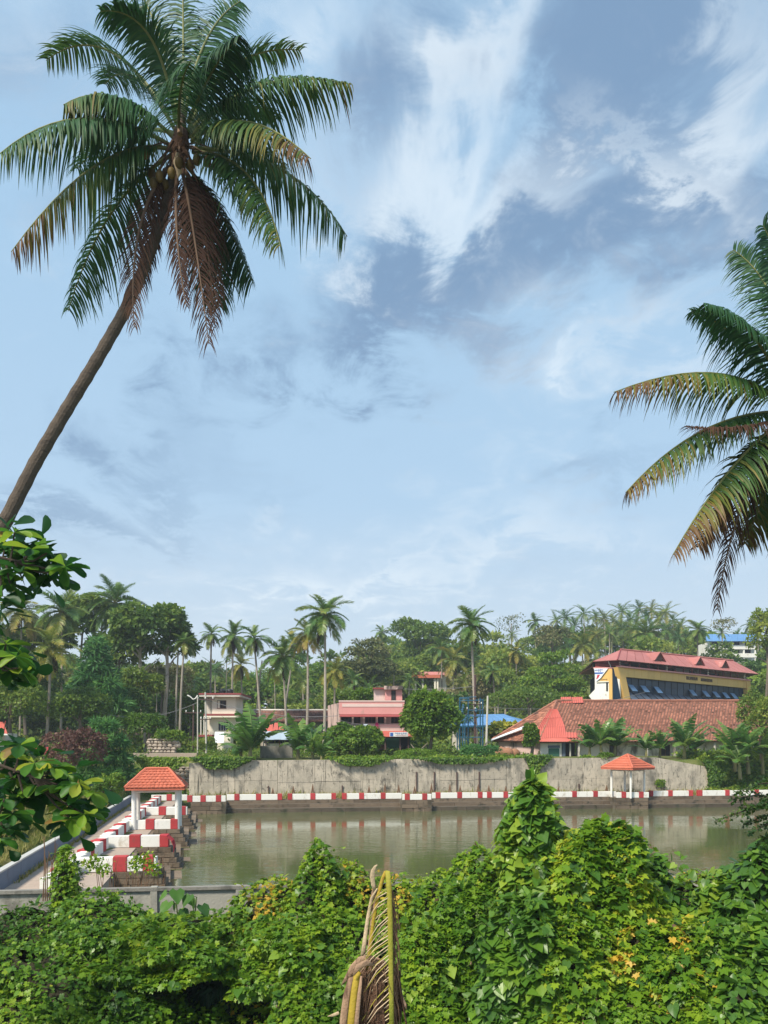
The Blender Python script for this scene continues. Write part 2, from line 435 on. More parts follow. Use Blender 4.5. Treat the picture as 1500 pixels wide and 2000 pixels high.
M['concrete'] = surface('weathered_concrete', (0.47, 0.415, 0.335), 0.9, 0.2, 1.1, 0.5, 9, [((0.36, 0.325, 0.265), 0.40, 0.3, 1.6, (1, 1, 0.6)), ((0.19, 0.175, 0.145), 0.50, 0.22, 0.75, (1, 1, 0.8)), ((0.13, 0.12, 0.10), 0.535, 0.18, 2.6, (1.3, 1.3, 0.35)), ((0.09, 0.084, 0.07), 0.56, 0.14, 3.2, (1.6, 1.6, 0.1)), ((0.06, 0.057, 0.05), 0.575, 0.13, 0.42, (1, 1, 1.3)), ((0.08, 0.075, 0.062), 0.575, 0.12, 7.0, (1, 1, 0.8))], objvar=0.12)
M['conc_dark'] = surface('dark_concrete', (0.22, 0.21, 0.19), 0.9, 0.25, 1.5, 0.4, 12, [((0.06, 0.06, 0.055), 0.5, 0.2, 1.5, (1, 1, 0.4))])
M['conc_panel'] = surface('precast_concrete', (0.33, 0.32, 0.285), 0.9, 0.2, 1.5, 0.3, 14, [((0.14, 0.132, 0.115), 0.5, 0.2, 1.2, (1, 1, 0.5)), ((0.06, 0.06, 0.05), 0.6, 0.12, 4, (1, 1, 0.3))], objvar=0.1)
M['bluegrey'] = surface('blue_grey_paint', (0.12, 0.155, 0.215), 0.8, 0.18, 1.5, 0.15, 20, [((0.08, 0.095, 0.13), 0.55, 0.2, 1.5, (1, 1, 0.5)), ((0.4, 0.4, 0.38), 0.66, 0.1, 2.5, (1, 1, 1))])
M['coping'] = surface('pale_coping', (0.42, 0.42, 0.4), 0.85, 0.2, 2, 0.2, 20)
M['path'] = surface('path_paving', (0.36, 0.29, 0.24), 0.92, 0.2, 0.8, 0.25, 12, [((0.2, 0.17, 0.13), 0.55, 0.2, 0.7, (1, 1, 1)), ((0.14, 0.16, 0.07), 0.66, 0.1, 1.4, (1, 1, 1))], objvar=0.08)
M['tile'] = surface('new_clay_tile', (0.49, 0.135, 0.08), 0.7, 0.12, 3, 0.1, 30, tint=0.16)
M['tile_old'] = surface('old_clay_tile', (0.31, 0.135, 0.09), 0.85, 0.3, 0.6, 0.2, 20, [((0.09, 0.06, 0.05), 0.55, 0.16, 0.5, (1, 1, 1)), ((0.40, 0.24, 0.17), 0.62, 0.14, 1.1, (1, 1, 1))], tint=0.6)
M['tile_brown'] = surface('brown_clay_tile', (0.17, 0.085, 0.065), 0.85, 0.3, 0.8, 0.2, 20, [((0.08, 0.055, 0.05), 0.55, 0.16, 0.6, (1, 1, 1))], tint=0.4)
M['sheet_red'] = surface('red_roof_sheet', (0.46, 0.11, 0.085), 0.6, 0.14, 1.0, 0.1, 10, [((0.3, 0.07, 0.06), 0.6, 0.15, 0.7, (1, 1, 0.5))], tint=0.15)
M['sheet_hotel'] = surface('faded_red_sheet', (0.37, 0.135, 0.12), 0.6, 0.2, 0.35, 0.1, 6, [((0.55, 0.3, 0.26), 0.58, 0.16, 0.4, (1, 1, 1))], tint=0.15)
M['sheet_blue'] = surface('blue_roof_sheet', (0.10, 0.23, 0.45), 0.5, 0.16, 0.5, 0.1, 8, [((0.22, 0.36, 0.6), 0.58, 0.16, 1.4, (1, 1, 1))], tint=0.1)
M['sheet_grey'] = surface('grey_tin_sheet', (0.34, 0.42, 0.5), 0.5, 0.15, 1, 0.1, 8, tint=0.15)
M['pink'] = surface('pink_plaster', (0.62, 0.285, 0.27), 0.85, 0.1, 0.8, 0.12, 15, [((0.42, 0.25, 0.22), 0.58, 0.15, 0.9, (1, 1, 0.5))])
M['pink_pale'] = surface('pale_pink_plaster', (0.66, 0.5, 0.46), 0.85, 0.12, 0.8, 0.12, 15, [((0.3, 0.25, 0.22), 0.62, 0.12, 1.0, (1, 1, 0.5))])
M['pink_stained'] = surface('streaked_plaster', (0.58, 0.42, 0.38), 0.9, 0.15, 0.8, 0.2, 15, [((0.07, 0.06, 0.055), 0.48, 0.16, 0.8, (1, 1, 0.35))])
M['cream'] = surface('cream_plaster', (0.74, 0.69, 0.57), 0.85, 0.1, 0.7, 0.12, 15, [((0.4, 0.36, 0.29), 0.62, 0.16, 0.9, (1, 1, 0.4))])
M['limewash'] = surface('dirty_limewash', (0.6, 0.56, 0.5), 0.9, 0.15, 0.9, 0.2, 15, [((0.17, 0.15, 0.13), 0.53, 0.16, 1.0, (1, 1, 0.5))])
M['maroon'] = surface('maroon_trim', (0.26, 0.06, 0.06), 0.7, 0.15, 2, 0.05, 20)
M['yellow'] = surface('yellow_cladding', (0.70, 0.44, 0.14), 0.55, 0.08, 0.7, 0.05, 10, [((0.4, 0.22, 0.06), 0.62, 0.16, 0.8, (1, 1, 0.4))], objvar=0.07)
M['glass'] = surface('dark_blue_glass', (0.012, 0.035, 0.07), 0.3, 0.3, 0.8, 0.02, 3, spec=0.22, objvar=0.35)
M['glass_slope'] = surface('grey_blue_glass', (0.07, 0.095, 0.14), 0.3, 0.25, 0.6, 0.02, 3, spec=0.3, objvar=0.3)
M['awning'] = surface('light_blue_pane', (0.12, 0.23, 0.4), 0.3, 0.15, 1, 0.0, 3, spec=0.4, objvar=0.2)
M['dark'] = surface('unlit_interior', (0.035, 0.035, 0.038), 0.9, 0.3, 1, 0.0, 3)  # near-black colour stands for the unlit inside of rooms and openings
M['wood'] = surface('brown_wood', (0.11, 0.055, 0.035), 0.7, 0.25, 3, 0.1, 20)
M['shutter_green'] = surface('green_shutter', (0.05, 0.16, 0.12), 0.7, 0.15, 3, 0.1, 20)
M['steel_blue'] = surface('blue_painted_steel', (0.016, 0.095, 0.17), 0.5, 0.2, 3, 0.05, 20)
M['steel_brown'] = surface('rusty_steel', (0.09, 0.055, 0.05), 0.8, 0.3, 3, 0.2, 20)
M['pole'] = surface('concrete_pole', (0.5, 0.48, 0.43), 0.85, 0.15, 2, 0.1, 20)
M['wire'] = surface('cable', (0.16, 0.16, 0.17), 0.6, 0.1, 2, 0.0, 20)
M['tank'] = surface('black_plastic', (0.02, 0.022, 0.026), 0.45, 0.1, 2, 0.0, 20)
M['sign'] = surface('sign_white', (0.72, 0.76, 0.8), 0.5, 0.05, 2, 0.0, 20)
M['ink_blue'] = surface('blue_lettering', (0.05, 0.13, 0.42), 0.6, 0.05, 2, 0.0, 20)
M['ink_red'] = surface('red_lettering', (0.5, 0.03, 0.06), 0.6, 0.05, 2, 0.0, 20)
M['ink_brown'] = surface('bronze_lettering', (0.13, 0.085, 0.05), 0.5, 0.1, 2, 0.0, 20)
M['cloth_red'] = surface('red_cloth', (0.35, 0.03, 0.04), 0.9, 0.2, 5, 0.2, 40)
M['cloth_magenta'] = surface('magenta_cloth', (0.42, 0.04, 0.14), 0.9, 0.2, 5, 0.2, 40)
M['sack'] = surface('pale_sack', (0.6, 0.52, 0.4), 0.9, 0.2, 5, 0.2, 40)
M['earth'] = surface('red_earth', (0.27, 0.14, 0.085), 0.95, 0.3, 1, 0.5, 8)
M['petiole'] = surface('yellow_petiole', (0.33, 0.24, 0.03), 0.6, 0.25, 14, 0.3, 70, [((0.36, 0.14, 0.03), 0.5, 0.2, 14, (1, 1, 0.15)), ((0.12, 0.06, 0.03), 0.6, 0.1, 40, (1, 1, 0.2))], spec=0.2)
M['petiole_green'] = surface('yellow_green_petiole', (0.27, 0.25, 0.03), 0.6, 0.25, 14, 0.3, 70, [((0.33, 0.2, 0.03), 0.52, 0.2, 18, (1, 1, 0.1)), ((0.2, 0.24, 0.03), 0.5, 0.2, 6, (1, 1, 0.15)), ((0.2, 0.1, 0.04), 0.66, 0.08, 20, (1, 1, 0.3))])
M['sheath'] = surface('dry_sheath', (0.31, 0.2, 0.13), 0.8, 0.3, 9, 0.4, 60, [((0.13, 0.075, 0.05), 0.52, 0.16, 22, (1, 1, 0.12)), ((0.5, 0.38, 0.25), 0.6, 0.14, 16, (1, 1, 0.12))])
M['sheath_pale'] = surface('bleached_sheath', (0.48, 0.37, 0.24), 0.7, 0.25, 9, 0.3, 60, [((0.25, 0.16, 0.1), 0.55, 0.16, 24, (1, 1, 0.1))])
M['fibre'] = surface('coconut_fibre', (0.13, 0.07, 0.042), 0.95, 0.4, 12, 0.9, 45, [((0.045, 0.026, 0.018), 0.5, 0.2, 14, (1, 1, 3)), ((0.26, 0.16, 0.1), 0.62, 0.12, 26, (1, 1, 2))])
M['core'] = surface('shade_dark_stems', (0.034, 0.031, 0.017), 0.95, 0.5, 4, 0.8, 14)  # mound core, its colour kept dark to stand for shade among the leaves
M['drystem'] = surface('dry_stems', (0.17, 0.1, 0.06), 0.9, 0.35, 6, 0.3, 30, tint=0.4)
M['greenstem'] = surface('green_stem', (0.12, 0.17, 0.05), 0.7, 0.3, 4, 0.1, 20)
M['banana_stem'] = surface('banana_stem', (0.2, 0.19, 0.08), 0.7, 0.3, 3, 0.2, 15, [((0.13, 0.085, 0.05), 0.5, 0.2, 3, (1, 1, 0.3))])

# ------------------------------------------------------------------ the lie of the land
def y_par(x): return 57.1 + 0.134 * x          # far parapet of the pond
def y_ret(x): return y_par(x) + 2.4            # face of the retaining wall
WATER_Z = -0.85
SKY_PX = np.array([-1500, -300, 0, 350, 450, 600, 700, 800, 1000, 1150, 1300, 1400, 1500, 1800, 3000])
SKY_H = np.array([9, 13, 13, 9, 7, 9, 14, 19, 16.5, 22.5, 23.5, 18, 16, 16, 12])
BLUE0 = (-10.5, 21.3)


def x_blue(y): return BLUE0[0] - 0.215 * (y - BLUE0[1])      # foot of the blue-grey kerb wall
def x_bank(y): return -9.75 - 0.205 * (y - 24.2)             # left bank parapet
def x_edge(y): return -6.9 - 0.212 * (y - 24.0)              # left edge of the water


def sstep(a, b, x):
    t = np.clip((x - a) / (b - a), 0, 1); return t * t * (3 - 2 * t)


def wavy(x, y, s=1.0, seed=0.0):
    return (np.sin(x * 0.9 * s + 1.3 + seed) * np.cos(y * 1.1 * s + 0.4 + seed * 2) + 0.6 * np.sin(x * 2.1 * s + y * 1.7 * s + 2.2 + seed) + 0.35 * np.sin(x * 4.3 * s - y * 3.9 * s + seed * 3)) / 1.9


def ground_z(x, y):
    x = np.asarray(x, dtype=float); y = np.asarray(y, dtype=float)
    z = np.full(np.broadcast(x, y).shape, -1.65) + 0.12 * wavy(x, y, 0.8)
    walk = sstep(19.0, 20.2, y)
    z = z * (1 - walk) + 0.0 * walk
    # pond basin
    inpond = (x > x_bank(y) + 0.55) & (y > 21.0) & (y < y_par(x) + 0.45)
    z = np.where(inpond, -2.4, z)
    # lawn left of the kerb wall
    lawn = (x < x_blue(y) - 0.62) & (y > 19.6)
    zl = 0.42 + 0.06 * wavy(x, y, 0.5) + 0.03 * np.maximum(0, x_blue(y) - x) + 2.0 * sstep(50, 66, y)
    z = np.where(lawn, zl, z)
    # terrace behind the retaining wall and the slope left and right of it
    xl, xr = PX(372, 58.0), PX(1392, 63.0)
    behind = y > y_ret(x) + 0.35
    terr = 2.75 + 0.03 * np.clip(y - y_ret(x), 0, 12)
    side = 2.75 * sstep(-0.5, 3.5, y - y_ret(x)) + 0.03 * np.clip(y - y_ret(x), 0, 12)
    inwall = (x > xl) & (x < xr)
    z = np.where(behind & inwall, terr, z)
    z = np.where((~inwall) & (y > y_ret(x) - 0.6) & ~lawn, np.maximum(z, side), z)
    # hill
    px = 750 + F * x / np.maximum(y, 1)
    H = np.interp(px, SKY_PX, SKY_H)
    z = z + H * sstep(84, 200, y) * (y > 60) + 0.25 * wavy(x, y, 0.12) * sstep(85, 120, y)
    z = z - 6 * sstep(225, 300, y)
    return z


def gz(x, y): return float(ground_z(np.array([x]), np.array([y]))[0])


# one sheet of ground from behind the camera to beyond the hill top
gx = np.unique(np.concatenate([np.linspace(-160, -40, 25), np.linspace(-40, 60, 201), np.linspace(60, 180, 25)]))
gy = np.unique(np.concatenate([np.linspace(-4, 18.5, 40), np.linspace(18.5, 21, 12), np.linspace(21, 75, 140), np.linspace(75, 300, 70)]))
GX, GY = np.meshgrid(gx, gy)
GZ = ground_z(GX, GY)
nx, ny = len(gx), len(gy)
idx = (np.arange(ny - 1)[:, None] * nx + np.arange(nx - 1)[None, :]).ravel()
gf = np.stack([idx, idx + 1, idx + nx + 1, idx + nx], 1)
mg, t, out = base_mat('ground_soil')
n1 = tnoise(t, 0.35, 6, 0.6); n2 = tnoise(t, 2.2, 6, 0.65); n3 = tnoise(t, 11, 4, 0.6)
gc = t.mix(t.smooth(n1, 0.4, 0.62), (0.085, 0.115, 0.03), (0.17, 0.165, 0.06))
gc = t.mix(t.smooth(n2, 0.56, 0.72), gc, (0.22, 0.17, 0.11))
gc = t.mix(t.m('MULTIPLY', t.smooth(n3, 0.45, 0.75), 0.5), gc, (0.06, 0.085, 0.025))
b = t.n('ShaderNodeBsdfPrincipled'); t.l(gc, b.inputs['Base Color']); b.inputs['Roughness'].default_value = 0.95; b.inputs['Specular IOR Level'].default_value = 0.1
bp = t.n('ShaderNodeBump'); bp.inputs['Strength'].default_value = 0.6; bp.inputs['Distance'].default_value = 0.08
t.l(n3, bp.inputs['Height']); t.l(bp.outputs[0], b.inputs['Normal']); t.l(b.outputs[0], out.inputs[0])
M['ground'] = mg
tag(link('ground', np_mesh('ground', np.stack([GX.ravel(), GY.ravel(), GZ.ravel()], 1), [gf], mg, smooth=True)), kind='structure')

# water
mw, t, out = base_mat('pond_water')
b = t.n('ShaderNodeBsdfPrincipled')
t.l(t.mix(tnoise(t, 0.12, 3), (0.068, 0.085, 0.034), (0.105, 0.112, 0.05)), b.inputs['Base Color'])
b.inputs['Roughness'].default_value = 0.04; b.inputs['IOR'].default_value = 1.33; b.inputs['Specular IOR Level'].default_value = 0.62
w1 = tnoise(t, 1.6, 3, 0.5, st=(0.55, 1.5, 1), dist=0.3); w2 = tnoise(t, 5.5, 3, 0.5, st=(0.5, 1.3, 1))
hgt = t.m('ADD', t.m('MULTIPLY', w1, 0.6), t.m('MULTIPLY', w2, 0.25))
calm = t.smooth(tnoise(t, 0.11, 3, 0.5, st=(0.8, 1.6, 1)), 0.35, 0.6)
bp = t.n('ShaderNodeBump'); t.l(t.m('ADD', t.m('MULTIPLY', calm, 0.24), 0.07), bp.inputs['Strength']); bp.inputs['Distance'].default_value = 0.10
t.l(hgt, bp.inputs['Height']); t.l(bp.outputs[0], b.inputs['Normal']); t.l(b.outputs[0], out.inputs[0])
wm = MB()
wm.add([(x_edge(21.5) - 0.5, 21.5, WATER_Z), (75, 21.5, WATER_Z), (75, y_par(75) - 0.8, WATER_Z), (x_edge(54) - 0.5, y_par(-13.5) - 0.8, WATER_Z)], [(0, 1, 2, 3)])
tag(wm.build('pond_water', mw), kind='structure')

# ------------------------------------------------------------------ paved path, kerb wall
pv = tag(thing('path', None, None, (-11, 30, 0)), kind='structure')
yb = 20.4
while yb < 53:
    L = 2.3 + 0.5 * random.random()
    y2 = min(yb + L, 53.2)
    m = MB(); z = 0.03 + random.uniform(0, 0.012)
    m.slab([(x_blue(yb) + 0.0, yb), (x_bank(yb) - 0.22, yb), (x_bank(y2 - .03) - 0.22, y2 - .03), (x_blue(y2 - .03) + 0.0, y2 - .03)], -0.1, z)
    m.build('paving_slab', M['path'], pv)
    yb = y2

kw = thing('kerb_wall', 'long low blue-grey wall edging the path beside the lawn', 'wall', (x_blue(30), 30, 0))
yb = 19.9
while yb < 52:
    y2 = min(yb + 3.1, 52.2); h = 0.53 + random.uniform(-0.01, 0.012)
    m = MB(); m.slab([(x_blue(yb) - 0.16, yb), (x_blue(yb), yb), (x_blue(y2 - .02), y2 - .02), (x_blue(y2 - .02) - 0.16, y2 - .02)], -0.1, h)
    o = m.build('wall_block', M['bluegrey'], kw)
    m = MB(); m.slab([(x_blue(yb) - 0.18, yb), (x_blue(yb) + 0.02, yb), (x_blue(y2 - .02) + 0.02, y2 - .02), (x_blue(y2 - .02) - 0.18, y2 - .02)], h + .002, h + 0.05)
    m.build('coping', M['coping'], o)
    yb = y2
# pale wall at the far end of the path
ew = thing('gate_pillar', 'tall pale end wall with sloping top behind the far end of the path', 'wall', P(227, 1562, 54) + Vector((0, 0, 0)))
m = MB(); x0, x1 = PX(213, 54), PX(229, 54)
m.slab([(x0, 54), (x1, 54), (x1 - 0.9, 58.5), (x0 - 0.9, 58.5)], 0, [PZ(1524, 54), PZ(1518, 54), PZ(1519, 54), PZ(1521, 54)]); m.build('pillar_face', M['white'], ew)
m = MB(); m.slab([(x1 + 0.01, 54.3), (x1 + 0.32, 54.3), (x1 - 0.2, 58), (x1 - 0.5, 58)], 0, PZ(1529, 54)); m.build('pillar_side', M['white'], ew)

# ------------------------------------------------------------------ bathing steps: stone blocks laid in courses
def dirn(a, b):
    v = Vector((b[0] - a[0], b[1] - a[1])); return v, v.length, v.normalized()


def stone_course(parent, a, b, z0, z1, depth, mat, lmin, lmax, proud=0.03, back=False):
    """a row of separate stones along plan line a-b whose faces look to the right-hand side"""
    v, L, u = dirn(a, b); n = Vector((u.y, -u.x)); s = 0.0
    while s < L - 0.02:
        l = min(random.uniform(lmin, lmax), L - s)
        if L - s - l < 0.25: l = L - s
        p = random.uniform(-proud, proud)
        p0 = Vector(a) + u * (s + 0.012); p1 = Vector(a) + u * (s + l - 0.012)
        m = MB(); m.wall(p0, p1, z0 + 0.01, z1 - random.uniform(0.006, 0.02), -depth, p)
        m.build('stone', mat, parent)
        s += l


A_FAR, B_FAR = (-13.6, y_par(-13.6)), (46.0, y_par(46))
fs = tag(thing('far_bank_steps', None, None, (12, y_par(12) - 0.8, -1)), kind='structure')
m = MB()
m.wall(A_FAR, B_FAR, -2.6, 0.006, -1.6, -0.32); m.wall(A_FAR, B_FAR, -2.2, -0.02, -0.3, 0.1); m.wall(A_FAR, B_FAR, -2.2, -0.27, 0.1, 0.42); m.wall(A_FAR, B_FAR, -2.2, -0.55, 0.42, 0.8)
m.wall(A_FAR, B_FAR, -2.2, -0.85 - 0.12, 0.8, 1.2)
m.build('step_core', M['mortar'], fs)
u_far = (Vector(B_FAR) - Vector(A_FAR)).normalized(); n_far = Vector((u_far.y, -u_far.x))
for k, (z0, z1, off, mat) in enumerate([(-0.29, 0.0, 0.16, 'stone'), (-0.57, -0.28, 0.5, 'stone'), (-0.9, -0.56, 0.9, 'stone_wet')]):
    a = Vector(A_FAR) + n_far * off; b = Vector(B_FAR) + n_far * off
    stone_course(fs, a, b, z0, z1, 0.4, M[mat], 1.3, 2.6)


def far_pt(px, off=0.0):
    """plan point on the far parapet line (moved off metres to the viewer) seen at px"""
    a = Vector(A_FAR) + n_far * off; k = (px - 750) / F
    s = (k * a.y - a.x) / (u_far.x - k * u_far.y)
    return a + u_far * s


# bathing platforms that stand out from the far bank
for px0, px1, nm in ((372, 441, 'corner'), (785, 843, 'mid'), (1203, 1266, 'pavilion')):
    pl = tag(thing('bank_platform', None, None, (*far_pt((px0 + px1) / 2, 1.2), -0.9)), kind='structure')
    a, b = far_pt(px0, 1.5), far_pt(px1, 1.5)
    m = MB(); m.wall(a, b, -2.2, -0.02, -1.45, -0.15); m.build('platform_core', M['mortar'], pl)
    for z0, z1 in ((-0.3, 0.0), (-0.6, -0.3), (-0.95, -0.6)):
        stone_course(pl, a, b, z0, z1, 0.4, M['stone'], 0.7, 1.4)
        stone_course(pl, b, b - n_far * 1.3, z0, z1, 0.3, M['stone_wet'], 0.6, 1.2)
        stone_course(pl, a - n_far * 1.3, a, z0, z1, 0.3, M['stone_wet'], 0.6, 1.2)


def parapet(label, a, b, reds, h=0.42, t=0.26, z=0.0, group=None, cap=0.0):
    """low white wall a-b with red blocks; reds = list of (s0, s1) along it in metres"""
    v, L, u = dirn(a, b)
    th = thing('parapet', label, 'parapet', ((a[0] + b[0]) / 2, (a[1] + b[1]) / 2, z), group)
    s = 0.0
    for r0, r1 in sorted(reds) + [(L, L)]:
        if r0 > s + 0.05:
            m = MB(); p0 = Vector(a) + u * s; p1 = Vector(a) + u * (r0 - 0.004)
            m.wall(p0, p1, z, z + h - random.uniform(0, 0.012), -t / 2, t / 2)
            m.build('white_section', M['white'], th, bevel=0.012)
        if r1 > r0:
            m = MB(); m.wall(Vector(a) + u * max(r0, 0), Vector(a) + u * min(r1, L), z, z + h + 0.03, -t / 2 - 0.025, t / 2 + 0.025)
            m.build('red_block', M['red'], th, bevel=0.012)
        s = r1
    return th


def far_parapet(label, px0, px1, reds, off=0.0, group='striped parapets along the far bank'):
    a, b = far_pt(px0, off), far_pt(px1, off); rr = []
    for r in reds:
        s = (far_pt(r, off) - a).length; rr.append((max(s - 0.18, 0), min(s + 0.18, (b - a).length)))
    return parapet(label, a, b, rr, group=group)


far_parapet('pale red and white parapet closing the far left corner of the pond', 296, 366, [331], -0.3)
far_parapet('red and white parapet at the left corner of the far bank', 366, 441, [371, 397, 427], 1.25)
far_parapet('red and white parapet of the far bank left of the first gap', 443, 551, [463, 505, 547])
far_parapet('short red and white parapet between the two plant-grown gaps', 562, 656, [566, 611, 652])
far_parapet('red and white parapet right of the second gap, left of the platform', 668, 784, [672, 706, 748])
far_parapet('short parapet on the middle stone platform of the far bank', 786, 842, [795, 829], 1.3)
far_parapet('long red and white parapet partly behind the tall vine mound', 844, 1202, [855, 897, 937, 955, 987, 1025, 1068, 1121, 1162])
far_parapet('short red and white parapet in front of the small pavilion', 1204, 1266, [1217, 1251], 1.3)
far_parapet('red and white parapet right of the small pavilion', 1268, 1352, [1270, 1308, 1348])
far_parapet('red and white parapet behind the overhanging branch at far right', 1362, 1560, [1366, 1419, 1476, 1530])

# left bank: cross walls facing the viewer, stone below them, and the stepped kerb along the path
bays = [(24.2, -9.75, -7.25, 'nearest'), (30.0, -10.95, -8.45, 'second'), (36.4, -12.25, -9.8, 'third'), (43.8, -13.75, -11.3, 'fourth')]
names = ['white and red cross wall nearest the camera on the left bank', 'second cross wall of the left bank with a red cloth on its end',
         'cross wall of the left bank under the tiled pavilion', 'farthest cross wall of the left bank beyond the pavilion']
reds = [[(1.2, 1.62), (2.12, 2.44)], [(1.0, 1.42), (2.15, 2.48)], [(0.95, 1.35), (2.1, 2.43)], [(0.9, 1.3), (2.05, 2.4)]]
for (y, x0, x1, _), nm, rd in zip(bays, names, reds):
    parapet(nm, (x0, y), (x1, y + 0.134 * (x1 - x0)), rd, h=0.45, t=0.34, group='cross walls of the left bank')
    pier = tag(thing('bank_pier', None, None, ((x0 + x1) / 2, y, -0.5)), kind='structure')
    a, b = Vector((x0, y - 0.28)), Vector((x1 + 0.12, y - 0.28 + 0.134 * (x1 - x0 + 0.12)))
    m = MB(); m.wall(a, b, -2.2, -0.02, -1.3, -0.12); m.build('pier_core', M['mortar'], pier)
    for j, (z0, z1) in enumerate(((-0.2, 0.0), (-0.4, -0.2), (-0.6, -0.4), (-0.8, -0.6), (-1.0, -0.8))):
        e = 0.11 * j
        stone_course(pier, a, b + Vector((e, 0)), z0, z1, 0.35, M['stone'], 0.34, 0.75, 0.015)
        bb = b + Vector((e, 0))
        stone_course(pier, bb, bb + Vector((-0.3, 1.5)), z0, z1, 0.3, M['stone'], 0.45, 0.8, 0.02)
lw_ = MB(); lw_.slab([(x_bank(20.6) - .3, 20.6), (x_bank(20.6) + 1.25, 20.6), (x_bank(55) + 1.25, 55), (x_bank(55) - .3, 55)], -2.5, -0.012); tag(lw_.build('bank_walk', M['path']), kind='structure')
# stone treads between the piers, running down to the water
for i in range(len(bays)):
    y0, xx0, xx1, _ = bays[i]
    y1, xb0, xb1 = (bays[i + 1][0], bays[i + 1][1], bays[i + 1][2]) if i + 1 < len(bays) else (54.0, -15.8, -13.4)
    fl = tag(thing('bathing_steps', None, None, ((xx0 + xb1) / 2, (y0 + y1) / 2, -0.5)), kind='structure')
    for j in range(5):
        z = -0.05 - 0.2 * j; e0 = 1.15 + 0.42 * j
        a = Vector((xx0 + e0 - 0.3, y0 + 1.1)); b = Vector((xb0 + e0 - 0.3, y1 - 0.35))
        u = b - a; L = u.length; u.normalize(); s = 0
        while s < L - 0.05:
            l = min(random.uniform(0.8, 1.5), L - s)
            if L - s - l < 0.3: l = L - s
            p0 = a + u * (s + 0.01); p1 = a + u * (s + l - 0.01)
            m = MB(); m.slab([(p0.x, p0.y), (p0.x + 0.6, p0.y), (p1.x + 0.6, p1.y), (p1.x, p1.y)], z - 0.5, z + random.uniform(-0.012, 0.012))
            m.build('tread_stone', M['stone'], fl); s += l
# the stepped kerb on the left bank: short blocks, each set back from the last
for i in range(len(bays) + 1):
    y0 = bays[i - 1][0] + 0.35 if i else 20.6
    y1 = bays[i][0] - 0.3 if i < len(bays) else 53.6
    lab = ['stub of red and white kerb blocks at the near end of the path', 'row of kerb blocks beside the path between the nearest and second cross walls',
           'row of kerb blocks beside the path just before the tiled pavilion', 'row of kerb blocks beside the path past the pavilion columns',
           'row of kerb blocks at the far corner of the left bank'][i]
    th = thing('kerb_row', lab, 'kerb', (x_bank((y0 + y1) / 2), (y0 + y1) / 2, 0), 'striped kerb rows along the path')
    n = max(2, int(round((y1 - y0) / 0.62))); st = (y1 - y0) / n
    for k in range(n):
        ya = y0 + k * st; x = x_bank(ya + st / 2); red = (k % 4 == 2)
        m = MB(); m.box((x, ya + st / 2, 0.215 + (0.02 if red else 0)), (0.36 if red else 0.33, st - 0.006, 0.43 + (0.04 if red else 0)))
        m.build('red_block' if red else 'white_block', M['red' if red else 'white'], th, bevel=0.012)

# ------------------------------------------------------------------ retaining wall: cast panels with joints
rw = thing('retaining_wall', 'long stained grey concrete retaining wall behind the pond', 'wall', (0, y_ret(0), 0))
wa, wb = Vector((PX(372, 58.0), 0)), Vector((PX(1392, 63.0), 0))
wa.y = y_ret(wa.x); wb.y = y_ret(wb.x)
joints = [(0, 2.85), (2.3, 2.85)]
s, L = 0.0, (wb - wa).length; uw = (wb - wa).normalized()
edges = [0.0]
while edges[-1] < L - 2.0: edges.append(edges[-1] + random.uniform(2.6, 3.7))
edges[-1] = L
for i in range(len(edges) - 1):
    s0, s1 = edges[i] + 0.012, edges[i + 1] - 0.012
    f0, f1 = s0 / L, s1 / L
    top = lambda f: 2.80 + 0.22 * f + 0.02 * math.sin(f * 40) - (0.18 if f < 0.03 else 0)
    zj = 1.22 + 0.1 * math.sin(i * 2.1)
    p0, p1 = wa + uw * s0, wa + uw * s1
    for z0, z1 in ((-0.1, [zj - 0.01] * 4), (zj, None)):
        pr = random.uniform(-0.012, 0.02)
        n = Vector((uw.y, -uw.x))
        q = [p0 + n * pr, p1 + n * pr, p1 - n * 0.4, p0 - n * 0.4]
        if z1 is None:
            t0, t1 = top(f0), top(f1)
            if i == len(edges) - 2: t1 -= 0.9
            z1 = [t0, t1, t1, t0]
        m = MB(); m.slab([(a.x, a.y) for a in q], z0, z1); m.build('wall_panel', M['concrete'], rw)
m = MB()
for s in (5.9, 11.5, 17.3, 18.7, 20.5, 22.3, 27, 30.5):
    p = wa + uw * s + Vector((uw.y, -uw.x)) * 0.07
    h = 1.9 if 17 < s < 24 else 0.9
    mm = MB(); mm.box((p.x, p.y, h / 2), (0.09, 0.06, h), 0.13); mm.build('drain_pipe', M['steel_brown'], rw)
# stakes and dry stumps along the foot of the wall
for i, px in enumerate([533, 573, 611, 721, 752, 779, 810, 843, 879, 899, 934, 955, 988, 1050, 1072, 1091, 1185]):
    p = far_pt(px, -0.55 - 0.2 * random.random()); h = random.uniform(0.75, 1.15)
    m = MB()
    m.tube([(p.x - 0.14, p.y, 0), (p.x - 0.05, p.y, h * 0.6), (p.x, p.y, h)], [0.07, 0.055, 0.02], 5)
    m.tube([(p.x + 0.16, p.y + 0.05, 0), (p.x + 0.05, p.y, h * 0.55), (p.x, p.y, h * 0.95)], [0.06, 0.05, 0.02], 5)
    m.tube([(p.x - 0.12, p.y + .02, h * .3), (p.x + 0.12, p.y + .02, h * .32)], 0.025, 4)
    tag(m.build('wooden_stake', M['drystem']), '%s brown forked stake from the left at the foot of the grey retaining wall' % ['first', 'second', 'third', 'fourth', 'fifth', 'sixth', 'seventh', 'eighth', 'ninth', 'tenth', 'eleventh', 'twelfth', 'thirteenth', 'fourteenth', 'fifteenth', 'sixteenth', 'seventeenth'][i], 'stake', 'stakes along the retaining wall')

